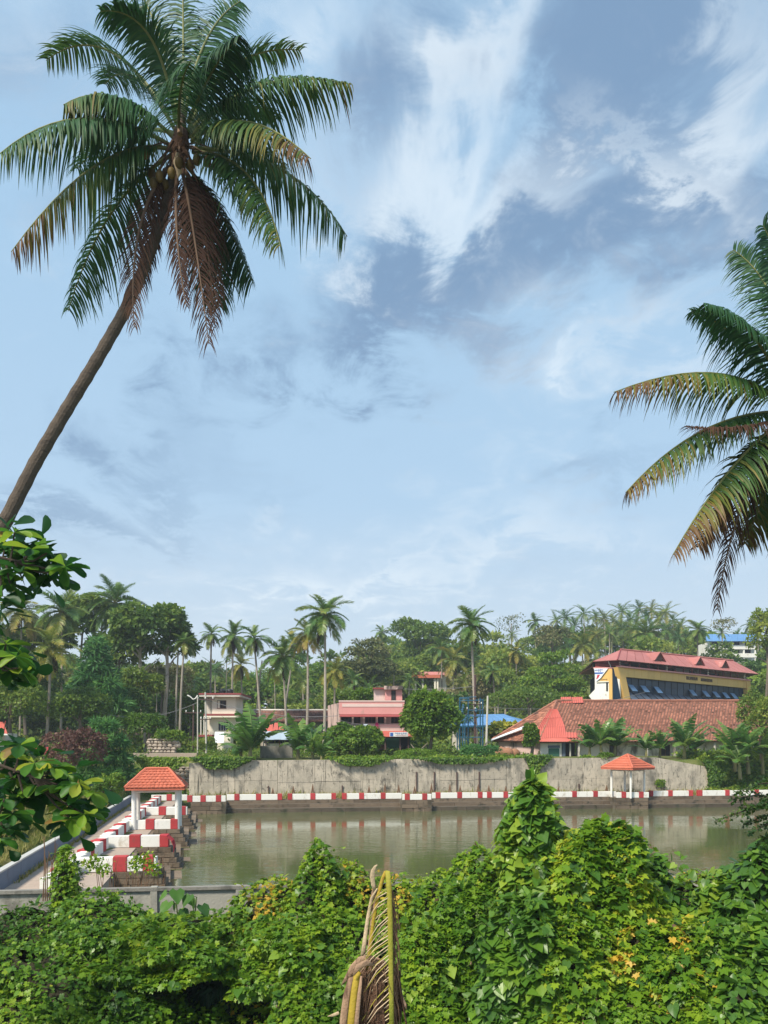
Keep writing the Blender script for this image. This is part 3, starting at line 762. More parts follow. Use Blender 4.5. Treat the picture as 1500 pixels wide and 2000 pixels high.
# rubble wall at the left end of the retaining wall, road edge and stone bank behind
def rubble(name, label, a, b, z0, z1, size, proud=0.08, mat='rubble'):
    v, L, u = dirn(a, b); n = Vector((u.y, -u.x))
    th = thing(name, label, 'stone wall', ((a[0] + b[0]) / 2, (a[1] + b[1]) / 2, z0))
    m = MB(); m.wall(a, b, z0 - 0.5, z1 - 0.06, -0.4, -0.06); m.build('wall_core', M['mortar'], th)
    z = z0
    while z < z1 - 0.05:
        h = min(size * random.uniform(0.7, 1.1), z1 - z + 0.05); s = random.uniform(0, size * .5)
        while s < L:
            l = size * random.uniform(0.8, 1.7)
            c = Vector(a) + u * (s + l / 2)
            m = MB(); m.ball((c.x, c.y, z + h / 2), 1, 6, 4, (l * .6, 0.2 + random.uniform(0, proud), h * .62)); m.build('stone', M[mat], th)
            s += l
        z += h * 0.95
    return th


rubble('rubble_wall', 'rough rubble wall beside the left end of the concrete wall', (PX(340, 58.5), 58.2), (PX(371, 58.3), 58.1), 0.2, 2.3, 0.34)
rubble('rubble_wall', 'pale rubble bank wall under the bush left of the cream house', (PX(286, 66), 66), (PX(344, 66), 65.4), 3.0, PZ(1444, 66), 0.36)
rd = MB(); rd.slab([(PX(255, 64), 63.2), (PX(392, 64), 62.6), (PX(392, 66), 65.0), (PX(255, 66), 65.2)], 2.0, 3.32); tag(rd.build('road', M['path']), kind='structure')

# ------------------------------------------------------------------ near boundary wall of precast panels
nwA, nwB = Vector((-12.5, 18.35)), Vector((9.0, 20.9))
nb = thing('boundary_wall', 'weathered precast concrete boundary wall between the thicket and the pond', 'wall', (-2, 19.4, -0.6))
u = (nwB - nwA).normalized(); L = (nwB - nwA).length; nn = Vector((u.y, -u.x)); s = 0.55
while s < L:
    p = nwA + u * s
    m = MB(); m.box((p.x, p.y, -0.55), (0.17, 0.17, 2.05), math.atan2(u.y, u.x)); m.build('post', M['conc_panel'], nb, bevel=0.01)
    for z0, z1 in ((-1.5, -0.73), (-0.72, -0.16), (-0.15, 0.37)):
        m = MB(); m.wall(p + u * 0.09, p + u * 2.0, z0, z1, -0.03, 0.03 + random.uniform(-0.01, 0.01)); m.build('panel', M['conc_panel'], nb)
    m = MB(); m.wall(p - u * 0.0, p + u * 2.085, 0.372, 0.445 + random.uniform(0, .01), -0.09, 0.09); m.build('coping', M['conc_dark'], nb)
    s += 2.09

# ------------------------------------------------------------------ tiled roofs
def tile_field(a, b, c, d, rows, wtile, lift=0.03, tmb=None, curve=0.02):
    """courses of tiles between eave a-b and ridge d-c; returns numpy verts, quads, tints"""
    a, b, c, d = [np.array(p, dtype=float) for p in (a, b, c, d)]
    nrm = np.cross(b - a, d - a); nrm /= np.linalg.norm(nrm)
    if nrm[2] < 0: nrm = -nrm
    Vs, Fs, Ts = [], [], []; k = 0
    for j in range(rows):
        v0, v1 = j / rows, min((j + 1.18) / rows, 1.0)
        L0, R0 = a + (d - a) * v0, b + (c - b) * v0
        L1, R1 = a + (d - a) * v1, b + (c - b) * v1
        n = max(1, int(round(np.linalg.norm(R0 - L0) / wtile)))
        rowt = random.uniform(-0.1, 0.1)
        for i in range(n):
            f0, f1 = i / n, (i + 1) / n - 0.004; fm = (f0 + f1) / 2
            up = lift + random.uniform(-0.006, 0.01)
            lo = [L0 + (R0 - L0) * f for f in (f0, fm, f1)]
            hi = [L1 + (R1 - L1) * f for f in (f0, fm, f1)]
            e = [0, curve, 0]
            pts = [lo[q] + nrm * (up + e[q]) for q in range(3)] + [hi[q] + nrm * (0.004 + e[q] * .8) for q in range(3)] + [lo[q] + nrm * (up + e[q] - lift) for q in range(3)]
            Vs += pts
            Fs += [(k, k + 1, k + 4, k + 3), (k + 1, k + 2, k + 5, k + 4), (k + 6, k + 7, k + 1, k), (k + 7, k + 8, k + 2, k + 1)]
            Ts += [min(max(random.gauss(0.5, 0.2) + rowt, 0), 1)] * 9
            k += 9
    return np.array(Vs), np.array(Fs), np.array(Ts)


def tiled(name, planes, rows, wtile, mat, parent, lift=0.03, curve=0.02):
    VV, FF, TT, k = [], [], [], 0
    for pl in planes:
        v, f, t_ = tile_field(*pl, rows, wtile, lift, None, curve)
        VV.append(v); FF.append(f + k); TT.append(t_); k += len(v)
    o0 = np.array(wloc(parent))
    o = link(name, np_mesh(name, np.concatenate(VV) - o0, [np.concatenate(FF)], mat, np.concatenate(TT)), parent)
    o['kind'] = 'stuff'
    return o


def hip_pavilion(label, c, half, rot, ridge_half, z_eave, z_ridge, col_half, col_r, col_z0, rows, wt, ncol=4):
    th = thing('pavilion', label, 'pavilion', (c[0], c[1], col_z0), 'tile-roofed pavilions at the pond')
    cr, sr = math.cos(rot), math.sin(rot)
    R = lambda x, y, z: (c[0] + x * cr - y * sr, c[1] + x * sr + y * cr, z)
    hx, hy = half
    e = [R(-hx, -hy, z_eave), R(hx, -hy, z_eave), R(hx, hy, z_eave), R(-hx, hy, z_eave)]
    r0, r1 = R(-ridge_half, 0, z_ridge), R(ridge_half, 0, z_ridge)
    planes = [(e[0], e[1], r1, r0), (e[1], e[2], r1, r1), (e[2], e[3], r0, r1), (e[3], e[0], r0, r0)]
    m = MB()
    dn = Vector((0, 0, -0.09))
    ve = [Vector(p) + Vector((0, 0, -0.012)) for p in e] + [Vector(r0) - Vector((0, 0, .012)), Vector(r1) - Vector((0, 0, .012))] + [Vector(p) + dn for p in e]
    m.add(ve, [(0, 1, 5, 4), (1, 2, 5), (2, 3, 4, 5), (3, 0, 4), (9, 8, 7, 6), (6, 7, 1, 0), (7, 8, 2, 1), (8, 9, 3, 2), (9, 6, 0, 3)])
    rf = m.build('roof', M['tile'], th)
    tiled('roof_tiles', planes, rows, wt, M['tile'], rf, 0.055, 0.03)
    for p, q in ((e[0], r0), (e[1], r1), (e[2], r1), (e[3], r0), (r0, r1)):
        m = MB(); n = max(2, int((Vector(q) - Vector(p)).length / 0.33))
        pts = [Vector(p).lerp(Vector(q), i / n) + Vector((0, 0, 0.05)) for i in range(n + 1)]
        if len(pts) > 1 and (pts[-1] - pts[0]).length > 0.05: m.tube(pts, [0.085 if i % 2 else 0.07 for i in range(n + 1)], 6); m.build('ridge_tile', M['tile'], rf)
    for sx, sy in ((-1, -1), (1, -1), (1, 1), (-1, 1)):
        p = R(sx * col_half[0], sy * col_half[1], 0)
        m = MB(); m.tube([(p[0], p[1], col_z0), (p[0], p[1], z_eave - 0.095)], col_r, 14)
        m.build('column', M['white'], th, smooth=False)
    m = MB()
    for k in range(4):
        p = R(*[(-1, -1), (1, -1), (1, 1), (-1, 1)][k], 0) if False else None
    bm_ = [R(sx * col_half[0], sy * col_half[1], z_eave - 0.16) for sx, sy in ((-1, -1), (1, -1), (1, 1), (-1, 1))]
    for k in range(4):
        mm = MB(); mm.tube([bm_[k], bm_[(k + 1) % 4]], 0.06, 4); mm.build('beam', M['white'], th)
    return th


d = 36.4
hip_pavilion('larger pavilion with bright orange tiled roof on two white columns, left bank', (PX(303, d) - 0.12, d + 0.75), (1.35, 1.1), 0.19, 0.52, PZ(1539, d), PZ(1503, d + 0.7),
             (0.99, 0.7), 0.115, 0.0, 7, 0.2)
pc = far_pt(1226, 0.55)
hip_pavilion('small pavilion with peaked orange roof and four thin white columns, far bank', (pc.x, pc.y), (1.42, 1.42), 0.66, 0.02, PZ(1500, 59.3), PZ(1474, 60.2),
             (0.86, 0.86), 0.085, -0.02, 6, 0.22)

# things lying on the left bank
m = MB(); p = P(325, 1633, 30.0)
pts = [(-8.62, 29.93, 0.50), (-8.38, 29.94, 0.50), (-8.18, 29.96, 0.30), (-8.10, 29.95, 0.06), (-8.14, 29.93, -0.16)]
for i in range(4):
    a, b = Vector(pts[i]), Vector(pts[i + 1])
    w0, w1 = [0.10, 0.16, 0.2, 0.15, 0.06][i], [0.10, 0.16, 0.2, 0.15, 0.06][i + 1]
    m.add([a + Vector((0, -w0 - .2, 0)), b + Vector((0.02, -w1 - .2, 0)), b + Vector((0, w1 - .2, 0.03)), a + Vector((0, w0 - .2, 0.02))], [(0, 1, 2, 3)])
o = m.build('draped_cloth', M['cloth_red']); md = o.modifiers.new('thick', 'SOLIDIFY'); md.thickness = 0.02
tag(o, 'dark red cloth draped over the end of the second cross wall', 'cloth')
m = MB(); p = (PX(291, 37.6), 37.4, 0.16); m.ball((p[0], p[1], p[2]), 1, 10, 6, (0.42, 0.25, 0.16)); m.ball((p[0] + 0.4, p[1] - .05, p[2] - 0.03), 1, 8, 5, (0.18, 0.14, 0.1)); m.ball((p[0] - .35, p[1], .05), 1, 8, 5, (.2, .2, .1))
tag(m.build('cloth_bundle', M['sack'], smooth=True), 'pale bundle lying beside the pavilion behind its cross wall', 'bundle')

# ------------------------------------------------------------------ buildings
def on_line(px, A, B):
    k = (px - 750) / F; dx, dy = B[0] - A[0], B[1] - A[1]
    s = (k * A[1] - A[0]) / (dx - k * dy)
    return Vector((A[0] + s * dx, A[1] + s * dy))


def fpanel(A, B, px0, px1, pt, pb, t0, t1, name, mat, parent, bevel=0):
    """box on the front A-B between photo columns px0..px1 and rows pt..pb, standing t0..t1 proud"""
    a, b = on_line(px0, A, B), on_line(px1, A, B)
    dm = (a.y + b.y) / 2
    m = MB(); m.wall(a, b, PZ(pb, dm), PZ(pt, dm), t0, t1)
    return m.build(name, M[mat], parent, bevel=bevel)


def window(A, B, px0, px1, pt, pb, parent, frame='maroon', pane='dark', n=2, shutter=None, bars=0):
    fr = fpanel(A, B, px0, px1, pt, pb, -0.1, 0.05, 'window', frame, parent)
    w_ = (px1 - px0); g = w_ * 0.07
    for i in range(n):
        x0 = px0 + g + (w_ - g) * i / n; x1 = px0 + (w_ - g) * (i + 1) / n
        m_ = pane if not (shutter and i == shutter[0]) else shutter[1]
        fpanel(A, B, x0, x1, pt + g * .8, pb - g * .8, 0.052, 0.066, 'pane', m_, fr)
    for i in range(bars):
        x = px0 + w_ * (i + 1) / (bars + 1)
        fpanel(A, B, x - .25, x + .25, pt, pb, 0.07, 0.1, 'bar', 'white', fr)
    return fr


# ---- cream two-storey house with black tanks
d = 80.0
A, B = (0, d), (1, d)
ch = thing('cream_house', 'cream two-storey house with maroon eaves and black water tanks on its roof', 'house', (PX(425, d), d, 3.2))
def hbox(th, name, mat, px0, px1, pt, pb, d0, depth, bevel=0):
    m = MB(); m.slab([(PX(px0, d0), d0), (PX(px1, d0), d0), (PX(px1, d0), d0 + depth), (PX(px0, d0), d0 + depth)], PZ(pb, d0), PZ(pt, d0))
    return m.build(name, M[mat], th, bevel=bevel)
hbox(ch, 'upper_wall', 'cream', 414, 460, 1359, 1396, d, 4)
hbox(ch, 'lower_wall', 'cream', 409, 470, 1397, 1440, d - 0.02, 5)
hbox(ch, 'side_wall', 'limewash', 400, 413.8, 1362, 1440, d + 0.9, 3)
o = hbox(ch, 'roof_slab', 'limewash', 389, 470, 1357, 1360.5, d - 0.9, 6)
hbox(ch, 'eave_trim', 'maroon', 388, 471, 1353.6, 1356.8, d - 0.95, 6.1)
hbox(ch, 'sunshade', 'cream', 398, 472, 1398.2, 1401, d - 1.0, 0.98); hbox(ch, 'eave_trim', 'maroon', 398, 472, 1394, 1397.9, d - 1.0, 0.98)
window(A, B, 424, 442, 1368, 1384, ch, 'wood', 'dark', 3, (0, 'cream'))
window((0, d - 0.02), (1, d - 0.02), 427, 446, 1410, 1427, ch, 'wood', 'glass', 4, None, 3)
hbox(ch, 'balcony', 'maroon', 385, 414, 1435, 1439, d - 1.2, 2.0)
for px in (391, 397, 402): hbox(ch, 'balcony_post', 'pole', px, px + 2.2, 1400, 1435, d - 1.15, 0.15)
for px in (434, 449):
    p = (PX(px, d + 2), d + 2)
    m = MB(); z = PZ(1353.4, d - 0.95) + 0.02
    m.tube([(p[0], p[1], z - .1), (p[0], p[1], z + 0.42), (p[0], p[1], z + 0.5), (p[0], p[1], z + 0.58), (p[0], p[1], z + 0.62)], [0.36, 0.36, 0.33, 0.2, 0.12], 14)
    tag(m.build('water_tank', M['tank']), 'black plastic water tank on the cream house roof, %s one' % ('left' if px == 434 else 'right'), 'water tank', 'black water tanks')
# white board leaning at the foot of the house
m = MB(); m.sheet([P(417, 1451, 76), P(437, 1451, 76), P(438, 1430, 76.3), P(420, 1429, 76.3)], 0.05); tag(m.build('sign_board', M['sign']), 'blank white board at the foot of the cream house', 'board')
m = MB(); m.slab([(PX(424, 77), 77), (PX(450, 77), 77), (PX(450, 77), 78.5), (PX(424, 77), 78.5)], 3.2, PZ(1437, 77)); tag(m.build('tea_stall', M['cream']), 'small cream kiosk beside the white board below the house', 'kiosk')

# ---- long low brown-tiled sheds
d = 82.0
sh = thing('tiled_shed', 'long low shed with old brown tiled roof between the cream and pink houses', 'shed', (PX(560, d), d, 3.2))
hbox(sh, 'wall', 'conc_dark', 466, 668, 1402, 1440, d, 5)
ea, eb, rc, rd_ = P(462, 1408, d - 0.8), P(672, 1408, d - 0.8), P(668, 1388, d + 3), P(466, 1388, d + 3)
m = MB(); m.sheet([ea, eb, rc, rd_], 0.12); rf = m.build('roof', M['tile_brown'], sh)
tiled('roof_tiles', [(ea, eb, rc, rd_)], 11, 0.34, M['tile_brown'], rf, 0.04)
m = MB(); m.tube([rd_ + Vector((0, 0, .05)), rc + Vector((0, 0, .05))], 0.13, 6); m.build('ridge', M['limewash'], rf)

# small red tin roof and grey tin roof stall
d = 76.0
st = thing('tin_stall', 'market stall under a grey-blue tin roof behind the low concrete wall', 'stall', (PX(545, d), d, 3.2))
for i in range(5):
    x0, x1 = 514 + i * 11.6, 514 + (i + 1) * 11.6 - 0.3
    m = MB(); m.sheet([P(x0 - 2, 1444 + (i % 2) * .4, d - 1.6), P(x1 - 2 + 2, 1444 + (i % 2) * .4, d - 1.6), P(x1, 1428, d + 1.4), P(x0, 1428 + (1 if i == 0 else 0), d + 1.4)], 0.04, random.uniform(.3, .7)); m.build('roof_sheet', M['sheet_grey'], st)
for px in (518, 545, 569): hbox(st, 'post', 'wood', px, px + 1.5, 1443, 1470, d - 1.3, 0.08)
hbox(st, 'counter', 'limewash', 516, 571, 1452, 1460, d - 0.6, 0.6)
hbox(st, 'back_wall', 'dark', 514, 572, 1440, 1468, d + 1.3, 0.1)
rs = thing('red_tin_roof', 'small hut with red tin roof just above the grey-blue stall roof', 'hut', (PX(530, 78.5), 78.5, 3.2))
for i in range(4):
    x0, x1 = 512 + i * 11, 512 + (i + 1) * 11 - .3
    m = MB(); m.sheet([P(x0 - 2, 1430, 77.6), P(x1 - 1, 1430, 77.6), P(x1 + 1 - i * 1.5, 1411 + abs(i - 1.5), 79.8), P(x0 + 3 - i * .5, 1411 + abs(i - 1.5), 79.8)], 0.04, random.uniform(.3, .7)); m.build('roof_sheet', M['sheet_red'], rs)
hbox(rs, 'wall', 'limewash', 513, 555, 1429, 1462, 78.8, 1)
# low concrete wall in front of the stall
lw = thing('low_wall', 'plain dark concrete wall on the terrace between the banana plants', 'wall', (PX(540, 64), 64, 2.8))
for a_, b_ in ((508, 539), (539.4, 571)): hbox(lw, 'wall_panel', 'conc_dark', a_, b_, 1457, 1486, 64, 0.3)

# ---- pink house
d = 72.0
A, B = (0, d), (1, d)
ph = thing('pink_house', 'pink two-storey shop house with red awnings and a stair room on top', 'house', (PX(725, d), d, 3.2))
hbox(ph, 'parapet', 'pink', 662, 790, 1370.5, 1395, d - 0.25, 0.25)
hbox(ph, 'parapet_band', 'pink_pale', 661.5, 790.5, 1368, 1370.4, d - 0.3, 0.35)
hbox(ph, 'relief_band', 'pink_pale', 668, 786, 1374.5, 1380.5, d - 0.285, 0.03)
hbox(ph, 'roof_slab', 'pink_pale', 662, 790, 1392, 1396, d + 0.02, 7)
# stained side wall seen at an angle
m = MB(); m.wall((PX(640, 77), 77), (PX(661.6, d - .2), d - .2), PZ(1450, 74), PZ(1374, 73), -0.15, 0.0); m.build('side_wall', M['pink_stained'], ph)
m = MB(); m.sheet([P(663, 1399.5, d - 0.9), P(791, 1399.5, d - 0.9), P(789, 1395.5, d - 0.27), P(664, 1395.5, d - 0.27)], 0.05); m.build('awning', M['maroon'], ph)
hbox(ph, 'upper_wall', 'pink_pale', 663, 789, 1397, 1415, d + 0.55, 0.2)
for x0, x1 in ((667, 687), (691, 704), (713, 733), (738, 750), (764, 783)):
    window((0, d + .55), (1, d + .55), x0, x1, 1399, 1412.5, ph, 'wood', 'dark', 2 if x1 - x0 < 16 else 3)
for px in (663, 687.5, 709, 735, 751, 785): hbox(ph, 'pillar', 'pink_pale', px, px + 3, 1396, 1416, d - 0.05, 0.3)
hbox(ph, 'floor_slab', 'pink_stained', 664, 790, 1415, 1418, d - 0.1, 1.2)
hbox(ph, 'balcony_wall', 'pink_pale', 716, 790, 1414.5, 1428, d - 0.2, 0.12)
hbox(ph, 'lower_wall', 'pink_stained', 664, 716, 1418, 1455, d + 0.3, 0.3)
hbox(ph, 'old_balcony', 'limewash', 691, 715.5, 1417.5, 1431, d - 0.35, 0.14)
m = MB(); m.sheet([P(722, 1438.5, d - 2.3), P(806, 1438.5, d - 2.3), P(792, 1427.5, d - 0.25), P(719, 1427.5, d - 0.25)], 0.05); m.build('lean_to_roof', M['sheet_red'], ph)
m = MB(); m.sheet([P(711, 1437, d - 1.6), P(720, 1435, d - 1.6), P(718, 1414, d - 0.6), P(710, 1414.5, d - 0.6)], 0.04); m.build('tin_flap', M['sheet_grey'], ph)
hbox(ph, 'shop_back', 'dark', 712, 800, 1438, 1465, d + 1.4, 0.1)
hbox(ph, 'shop_side', 'dark', 799, 801, 1438, 1465, d - 1.6, 3.0)
for px in (728, 751, 780, 796): hbox(ph, 'shop_post', 'steel_brown', px, px + 3.2, 1438.7, 1465, d - 1.9, 0.15)
hbox(ph, 'shop_counter', 'wood', 731, 750, 1455, 1464, d - 1.2, 0.5); hbox(ph, 'shop_shutter', 'shutter_green', 754.5, 779.5, 1442, 1464, d + 0.2, 0.06)
sg = thing('shop_sign', 'white shop sign with blue lettering on the red lean-to roof', 'sign', (PX(779, d - 2.4), d - 2.4, PZ(1438, d - 2.4)))
hbox(sg, 'board', 'sign', 761, 797, 1430, 1438.6, d - 2.45, 0.05)


def lettering(name, txt, loc, size, mat, parent, rz=0.0, sx=1.0, th=0.01, tilt=PI / 2, kern=1.0):
    cu = bpy.data.curves.new(name, 'FONT'); cu.body = txt; cu.size = size; cu.align_x = 'CENTER'; cu.align_y = 'CENTER'; cu.extrude = th; cu.space_character = kern
    o = bpy.data.objects.new(name, cu); C.objects.link(o); cu.materials.append(M[mat])
    bpy.context.view_layer.update(); me = bpy.data.meshes.new_from_object(o.evaluated_get(bpy.context.evaluated_depsgraph_get()))
    bpy.data.objects.remove(o); o = link(name, me, parent)
    o.location = Vector(loc) - wloc(parent); o.rotation_euler = (tilt, 0, rz); o.scale = (sx, 1, 1)
    return o


def worn_script(mat, c, n, h, w_, parent, u=(1, 0), seed=1):
    """a line of worn, unreadable script: rounded strokes raised on the board"""
    rs = random.Random(seed); m = MB(); ux = Vector((u[0], u[1], 0)).normalized()
    for i in range(n):
        q = Vector(c) + ux * (w_ * ((i + .5) / n - .5)); a = w_ / n * .36
        pts = [q + ux * (a * math.cos(t * 1.05 + rs.uniform(0, .8))) + Vector((0, 0, h * .5 * math.sin(t * 1.05 + rs.uniform(-.3, .3)))) for t in range(rs.choice([4, 5, 6]))]
        m.tube(pts, h * .1, 4)
    return m.build('lettering', M[mat], parent)


worn_script('ink_blue', P(783, 1432.9, d - 2.47), 6, 0.17, 1.1, sg, seed=2)
worn_script('ink_red', P(783, 1436.6, d - 2.47), 9, 0.09, 1.0, sg, seed=3)
hbox(sg, 'blue_panel', 'ink_blue', 762, 768, 1431, 1437.8, d - 2.465, 0.01)
hbox(ph, 'stair_room', 'pink', 752, 785.5, 1346, 1369, d + 0.4, 3)
hbox(ph, 'stair_room_side', 'pink_pale', 730, 751.8, 1345, 1369, d + 0.9, 2.4)
hbox(ph, 'stair_roof', 'pink_stained', 750, 787, 1339.5, 1346.5, d + 0.0, 3.6); hbox(ph, 'stair_roof_side', 'maroon', 728, 751, 1343, 1345.4, d + 0.5, 3)
window((0, d + .4), (1, d + .4), 764, 773, 1348.5, 1368, ph, 'wood', 'dark', 1)
m = MB(); p = P(736, 1414, d - 0.35)
m.sheet([p + Vector((-0.16, 0, 0)), p + Vector((-0.2, -.03, -0.55)), p + Vector((0.2, -.03, -0.55)), p + Vector((0.16, 0, 0)), p + Vector((0.07, 0, .16)), p + Vector((-0.07, 0, .16))], 0.03)
tag(m.build('hanging_cloth', M['cloth_magenta']), 'magenta garment hung over the balcony of the pink house', 'garment')

# ---- far pink house on the hillside
d = 130.0
fh = thing('hill_house', 'small far house with salmon flat roof and columns among hillside trees', 'house', (PX(838, d), d, gz(PX(838, d), d)))
hbox(fh, 'parapet', 'pink', 806, 872, 1312, 1318, d, 5); hbox(fh, 'awning', 'tile', 803, 860, 1318.3, 1324, d - 1.2, 1.1)
hbox(fh, 'wall', 'cream', 812, 872, 1318.2, 1372, d + 1.5, 5)
for px in (810, 824, 848, 853): hbox(fh, 'column', 'cream', px, px + 3.2, 1324, 1372, d - 0.8, 0.3)
window((0, d + 1.5), (1, d + 1.5), 827, 846, 1326, 1338, fh, 'wood', 'dark', 2)
# ---- far blue-roofed building
d = 150.0
bb = thing('blue_roof_block', 'far white two-storey block with bright blue roof on the right hillside', 'building', (PX(1430, d), d, gz(PX(1430, d), d)))
for i in range(8):
    x0, x1 = 1378 + i * 12.4, 1378 + (i + 1) * 12.4 - .2
    m = MB(); m.sheet([P(x0, 1252, d - 1.2), P(x1, 1252, d - 1.2), P(x1 + 1, 1238.5, d + 5), P(x0 + 1, 1238.5, d + 5)], 0.1, random.uniform(.3, .7)); m.build('roof_sheet', M['sheet_blue'], bb)
hbox(bb, 'wall', 'white', 1388, 1477, 1252.5, 1310, d + 1, 6)
hbox(bb, 'balcony_band', 'white', 1386, 1478, 1260, 1268, d - 0.6, 0.3); hbox(bb, 'balcony_band', 'white', 1386, 1478, 1276, 1284, d - 0.6, 0.3)
for x0 in (1391, 1409, 1431, 1453): window((0, d + 1), (1, d + 1), x0, x0 + 13, 1253.5, 1261, bb, 'wood', 'glass', 3)
for x0 in (1391, 1409, 1431, 1453): window((0, d + 1), (1, d + 1), x0, x0 + 13, 1268, 1276, bb, 'wood', 'glass', 3)
for px in (1387, 1407, 1430, 1452, 1474): hbox(bb, 'column', 'white', px, px + 2.5, 1252.5, 1310, d - 0.5, 0.25)

# ---- building with blue sheet roof in the middle
d = 86.0
bs = thing('blue_roof_shed', 'long shed with light blue sheet roof behind the blue steel frame', 'shed', (PX(950, d), d, 3.2))
n = 11
for i in range(n):
    f0, f1 = i / n, (i + 1) / n - 0.004
    eL, eR = P(878, 1417.5, d - 1.5), P(1032, 1414.5, d - 1.5); rL, rR = P(893, 1396, d + 3), P(985, 1394.5, d + 3)
    m = MB(); m.sheet([eL.lerp(eR, f0), eL.lerp(eR, f1), rL.lerp(rR, f1), rL.lerp(rR, f0)], 0.06, random.uniform(.2, .8)); m.build('roof_sheet', M['sheet_blue'], bs)
m = MB(); m.sheet([P(1032, 1414.5, d - 1.5), P(1050, 1412, d + 6), P(1000, 1400, d + 6), P(985, 1394.5, d + 3)], 0.06); m.build('roof_sheet', M['sheet_blue'], bs)
hbox(bs, 'wall', 'conc_dark', 882, 1030, 1417, 1428, d, 4); hbox(bs, 'lower_wall', 'limewash', 884, 1028, 1428.3, 1465, d + .05, 4)
for px in (893, 905, 918): hbox(bs, 'column', 'pole', px, px + 3, 1418, 1460, d - 0.6, 0.3)
hbox(bs, 'fascia', 'steel_blue', 878, 1033, 1418, 1420.2, d - 1.5, 0.1)

# ---- blue steel frame (pump tower)
d = 73.0
tw = thing('steel_frame', 'blue painted steel switchyard frame beside the tall palm', 'steel frame', (PX(920, d), d, 3.0))
def bar(p, q, r, name, mat, th, n=4):
    m = MB(); m.tube([p, q], r, n); return m.build(name, M[mat], th)
for px, dd, top in ((898, d, 1363), (914.5, d, 1363), (904, d + 2, 1375), (943, d, 1366), (938, d + 2, 1363), (908, d - .5, 1396), (893, d + .5, 1400)):
    bar(P(px, 1470, dd), P(px, top, dd), 0.055, 'leg', 'steel_blue', tw)
for (x0, y0, d0), (x1, y1, d1) in (((896, 1365, d), (917, 1365, d)), ((897, 1369, d), (945, 1367, d)), ((897, 1363, d), (930, 1361, d)), ((898, 1399, d), (945, 1399, d)), ((915, 1387, d), (943, 1387, d)), ((893, 1412, d), (915, 1412, d)),
                                   ((899, 1370, d), (904, 1399, d + 2)), ((915, 1399, d), (938, 1430, d)), ((904, 1430, d), (915, 1450, d)), ((898, 1440, d), (943, 1440, d))):
    bar(P(x0, y0, d0), P(x1, y1, d1), 0.042, 'crossbar', 'steel_blue', tw)
for px, py in ((903, 1388), (903, 1402), (910, 1405), (900, 1408), (930, 1387), (905, 1380)):
    m = MB(); p = P(px, py, d - 0.15); m.tube([p + Vector((0, 0, -.22)), p + Vector((0, 0, -.1)), p, p + Vector((0, 0, .1)), p + Vector((0, 0, .2))], [.06, .13, .09, .13, .06], 7); m.build('insulator', M['steel_blue'], tw)
# poles
def pole(name, label, cat, px, pyb, pyt, d, r, mat, lean=0.0, arms=()):
    th = thing(name, label, cat, P(px, pyb, d) - Vector((0, 0, 0.6)))
    m = MB(); m.tube([P(px, pyb, d) - Vector((0, 0, .6)), P(px + lean, pyt, d)], [r, r * .75], 8); m.build('post', M[mat], th)
    for (ay, half) in arms:
        f = (pyb - ay) / (pyb - pyt); c = P(px + lean * f, ay, d - r - .04)
        m = MB(); m.box(c, (half * 2, 0.08, 0.09)); m.build('crossarm', M['steel_brown'], th)
        for sx in (-.85, 0, .85):
            m = MB(); q = c + Vector((sx * half, 0, .05)); m.tube([q, q + Vector((0, 0, .1)), q + Vector((0, 0, .2))], [.035, .06, .03], 6); m.build('insulator', M['white'], th)
    return th
pole('utility_pole', 'brown steel pole just left of the tall middle palm trunk', 'pole', 928, 1455, 1318, 73.5, 0.13, 'steel_brown', 0, ((1386, 0.9), (1376, 0.7)))
pole('utility_pole', 'slim white pole right of the blue steel frame', 'pole', 949.5, 1455, 1359, 72, 0.11, 'pole', 3)
pole('utility_pole', 'grey concrete utility pole in front of the cream house', 'pole', 403, 1472, 1352, 70, 0.1, 'pole', -2, ((1366, 0.8), (1405, 0.5)))
pole('utility_pole', 'dark leaning pole at the left side of the cream house', 'pole', 377, 1470, 1375, 72, 0.1, 'steel_brown', 1, ((1392, 0.8),))
pole('street_lamp', 'street lamp pole with curved white arm left of the cream house', 'street lamp', 386, 1470, 1358, 69, 0.07, 'pole', 0)
m = MB(); m.tube([P(386, 1358, 69), P(382, 1364, 69), P(377, 1366, 69), P(372, 1361, 69), P(366, 1358, 69)], [.05, .05, .05, .05, .07], 6)
o = m.build('lamp_arm', M['white'], bpy.data.objects['street_lamp'])
def cable(label, p, q, sag):
    m = MB(); m.tube([p.lerp(q, i / 12) - Vector((0, 0, sag * 4 * (i / 12) * (1 - i / 12))) for i in range(13)], 0.022, 4)
    tag(m.build('overhead_wire', M['wire']), label, 'wire', 'overhead wires')
cable('wire from the cream house pole towards the pink house awning', P(403, 1367, 70), P(660, 1398, 69), 0.6)
cable('wire sagging across the front of the pink house', P(660, 1406, 69), P(928, 1388, 73.3), 1.1)
cable('upper wire between the pink house stair room and the brown pole', P(735, 1341, 73), P(928, 1340, 73.3), 0.3)
cable('wire from the brown pole over the tiled hall roof', P(928, 1378, 73.3), P(1260, 1352, 80), 0.9)
cable('wire leaving the lamp pole towards the left trees', P(386, 1372, 69), P(180, 1388, 66), 0.9)

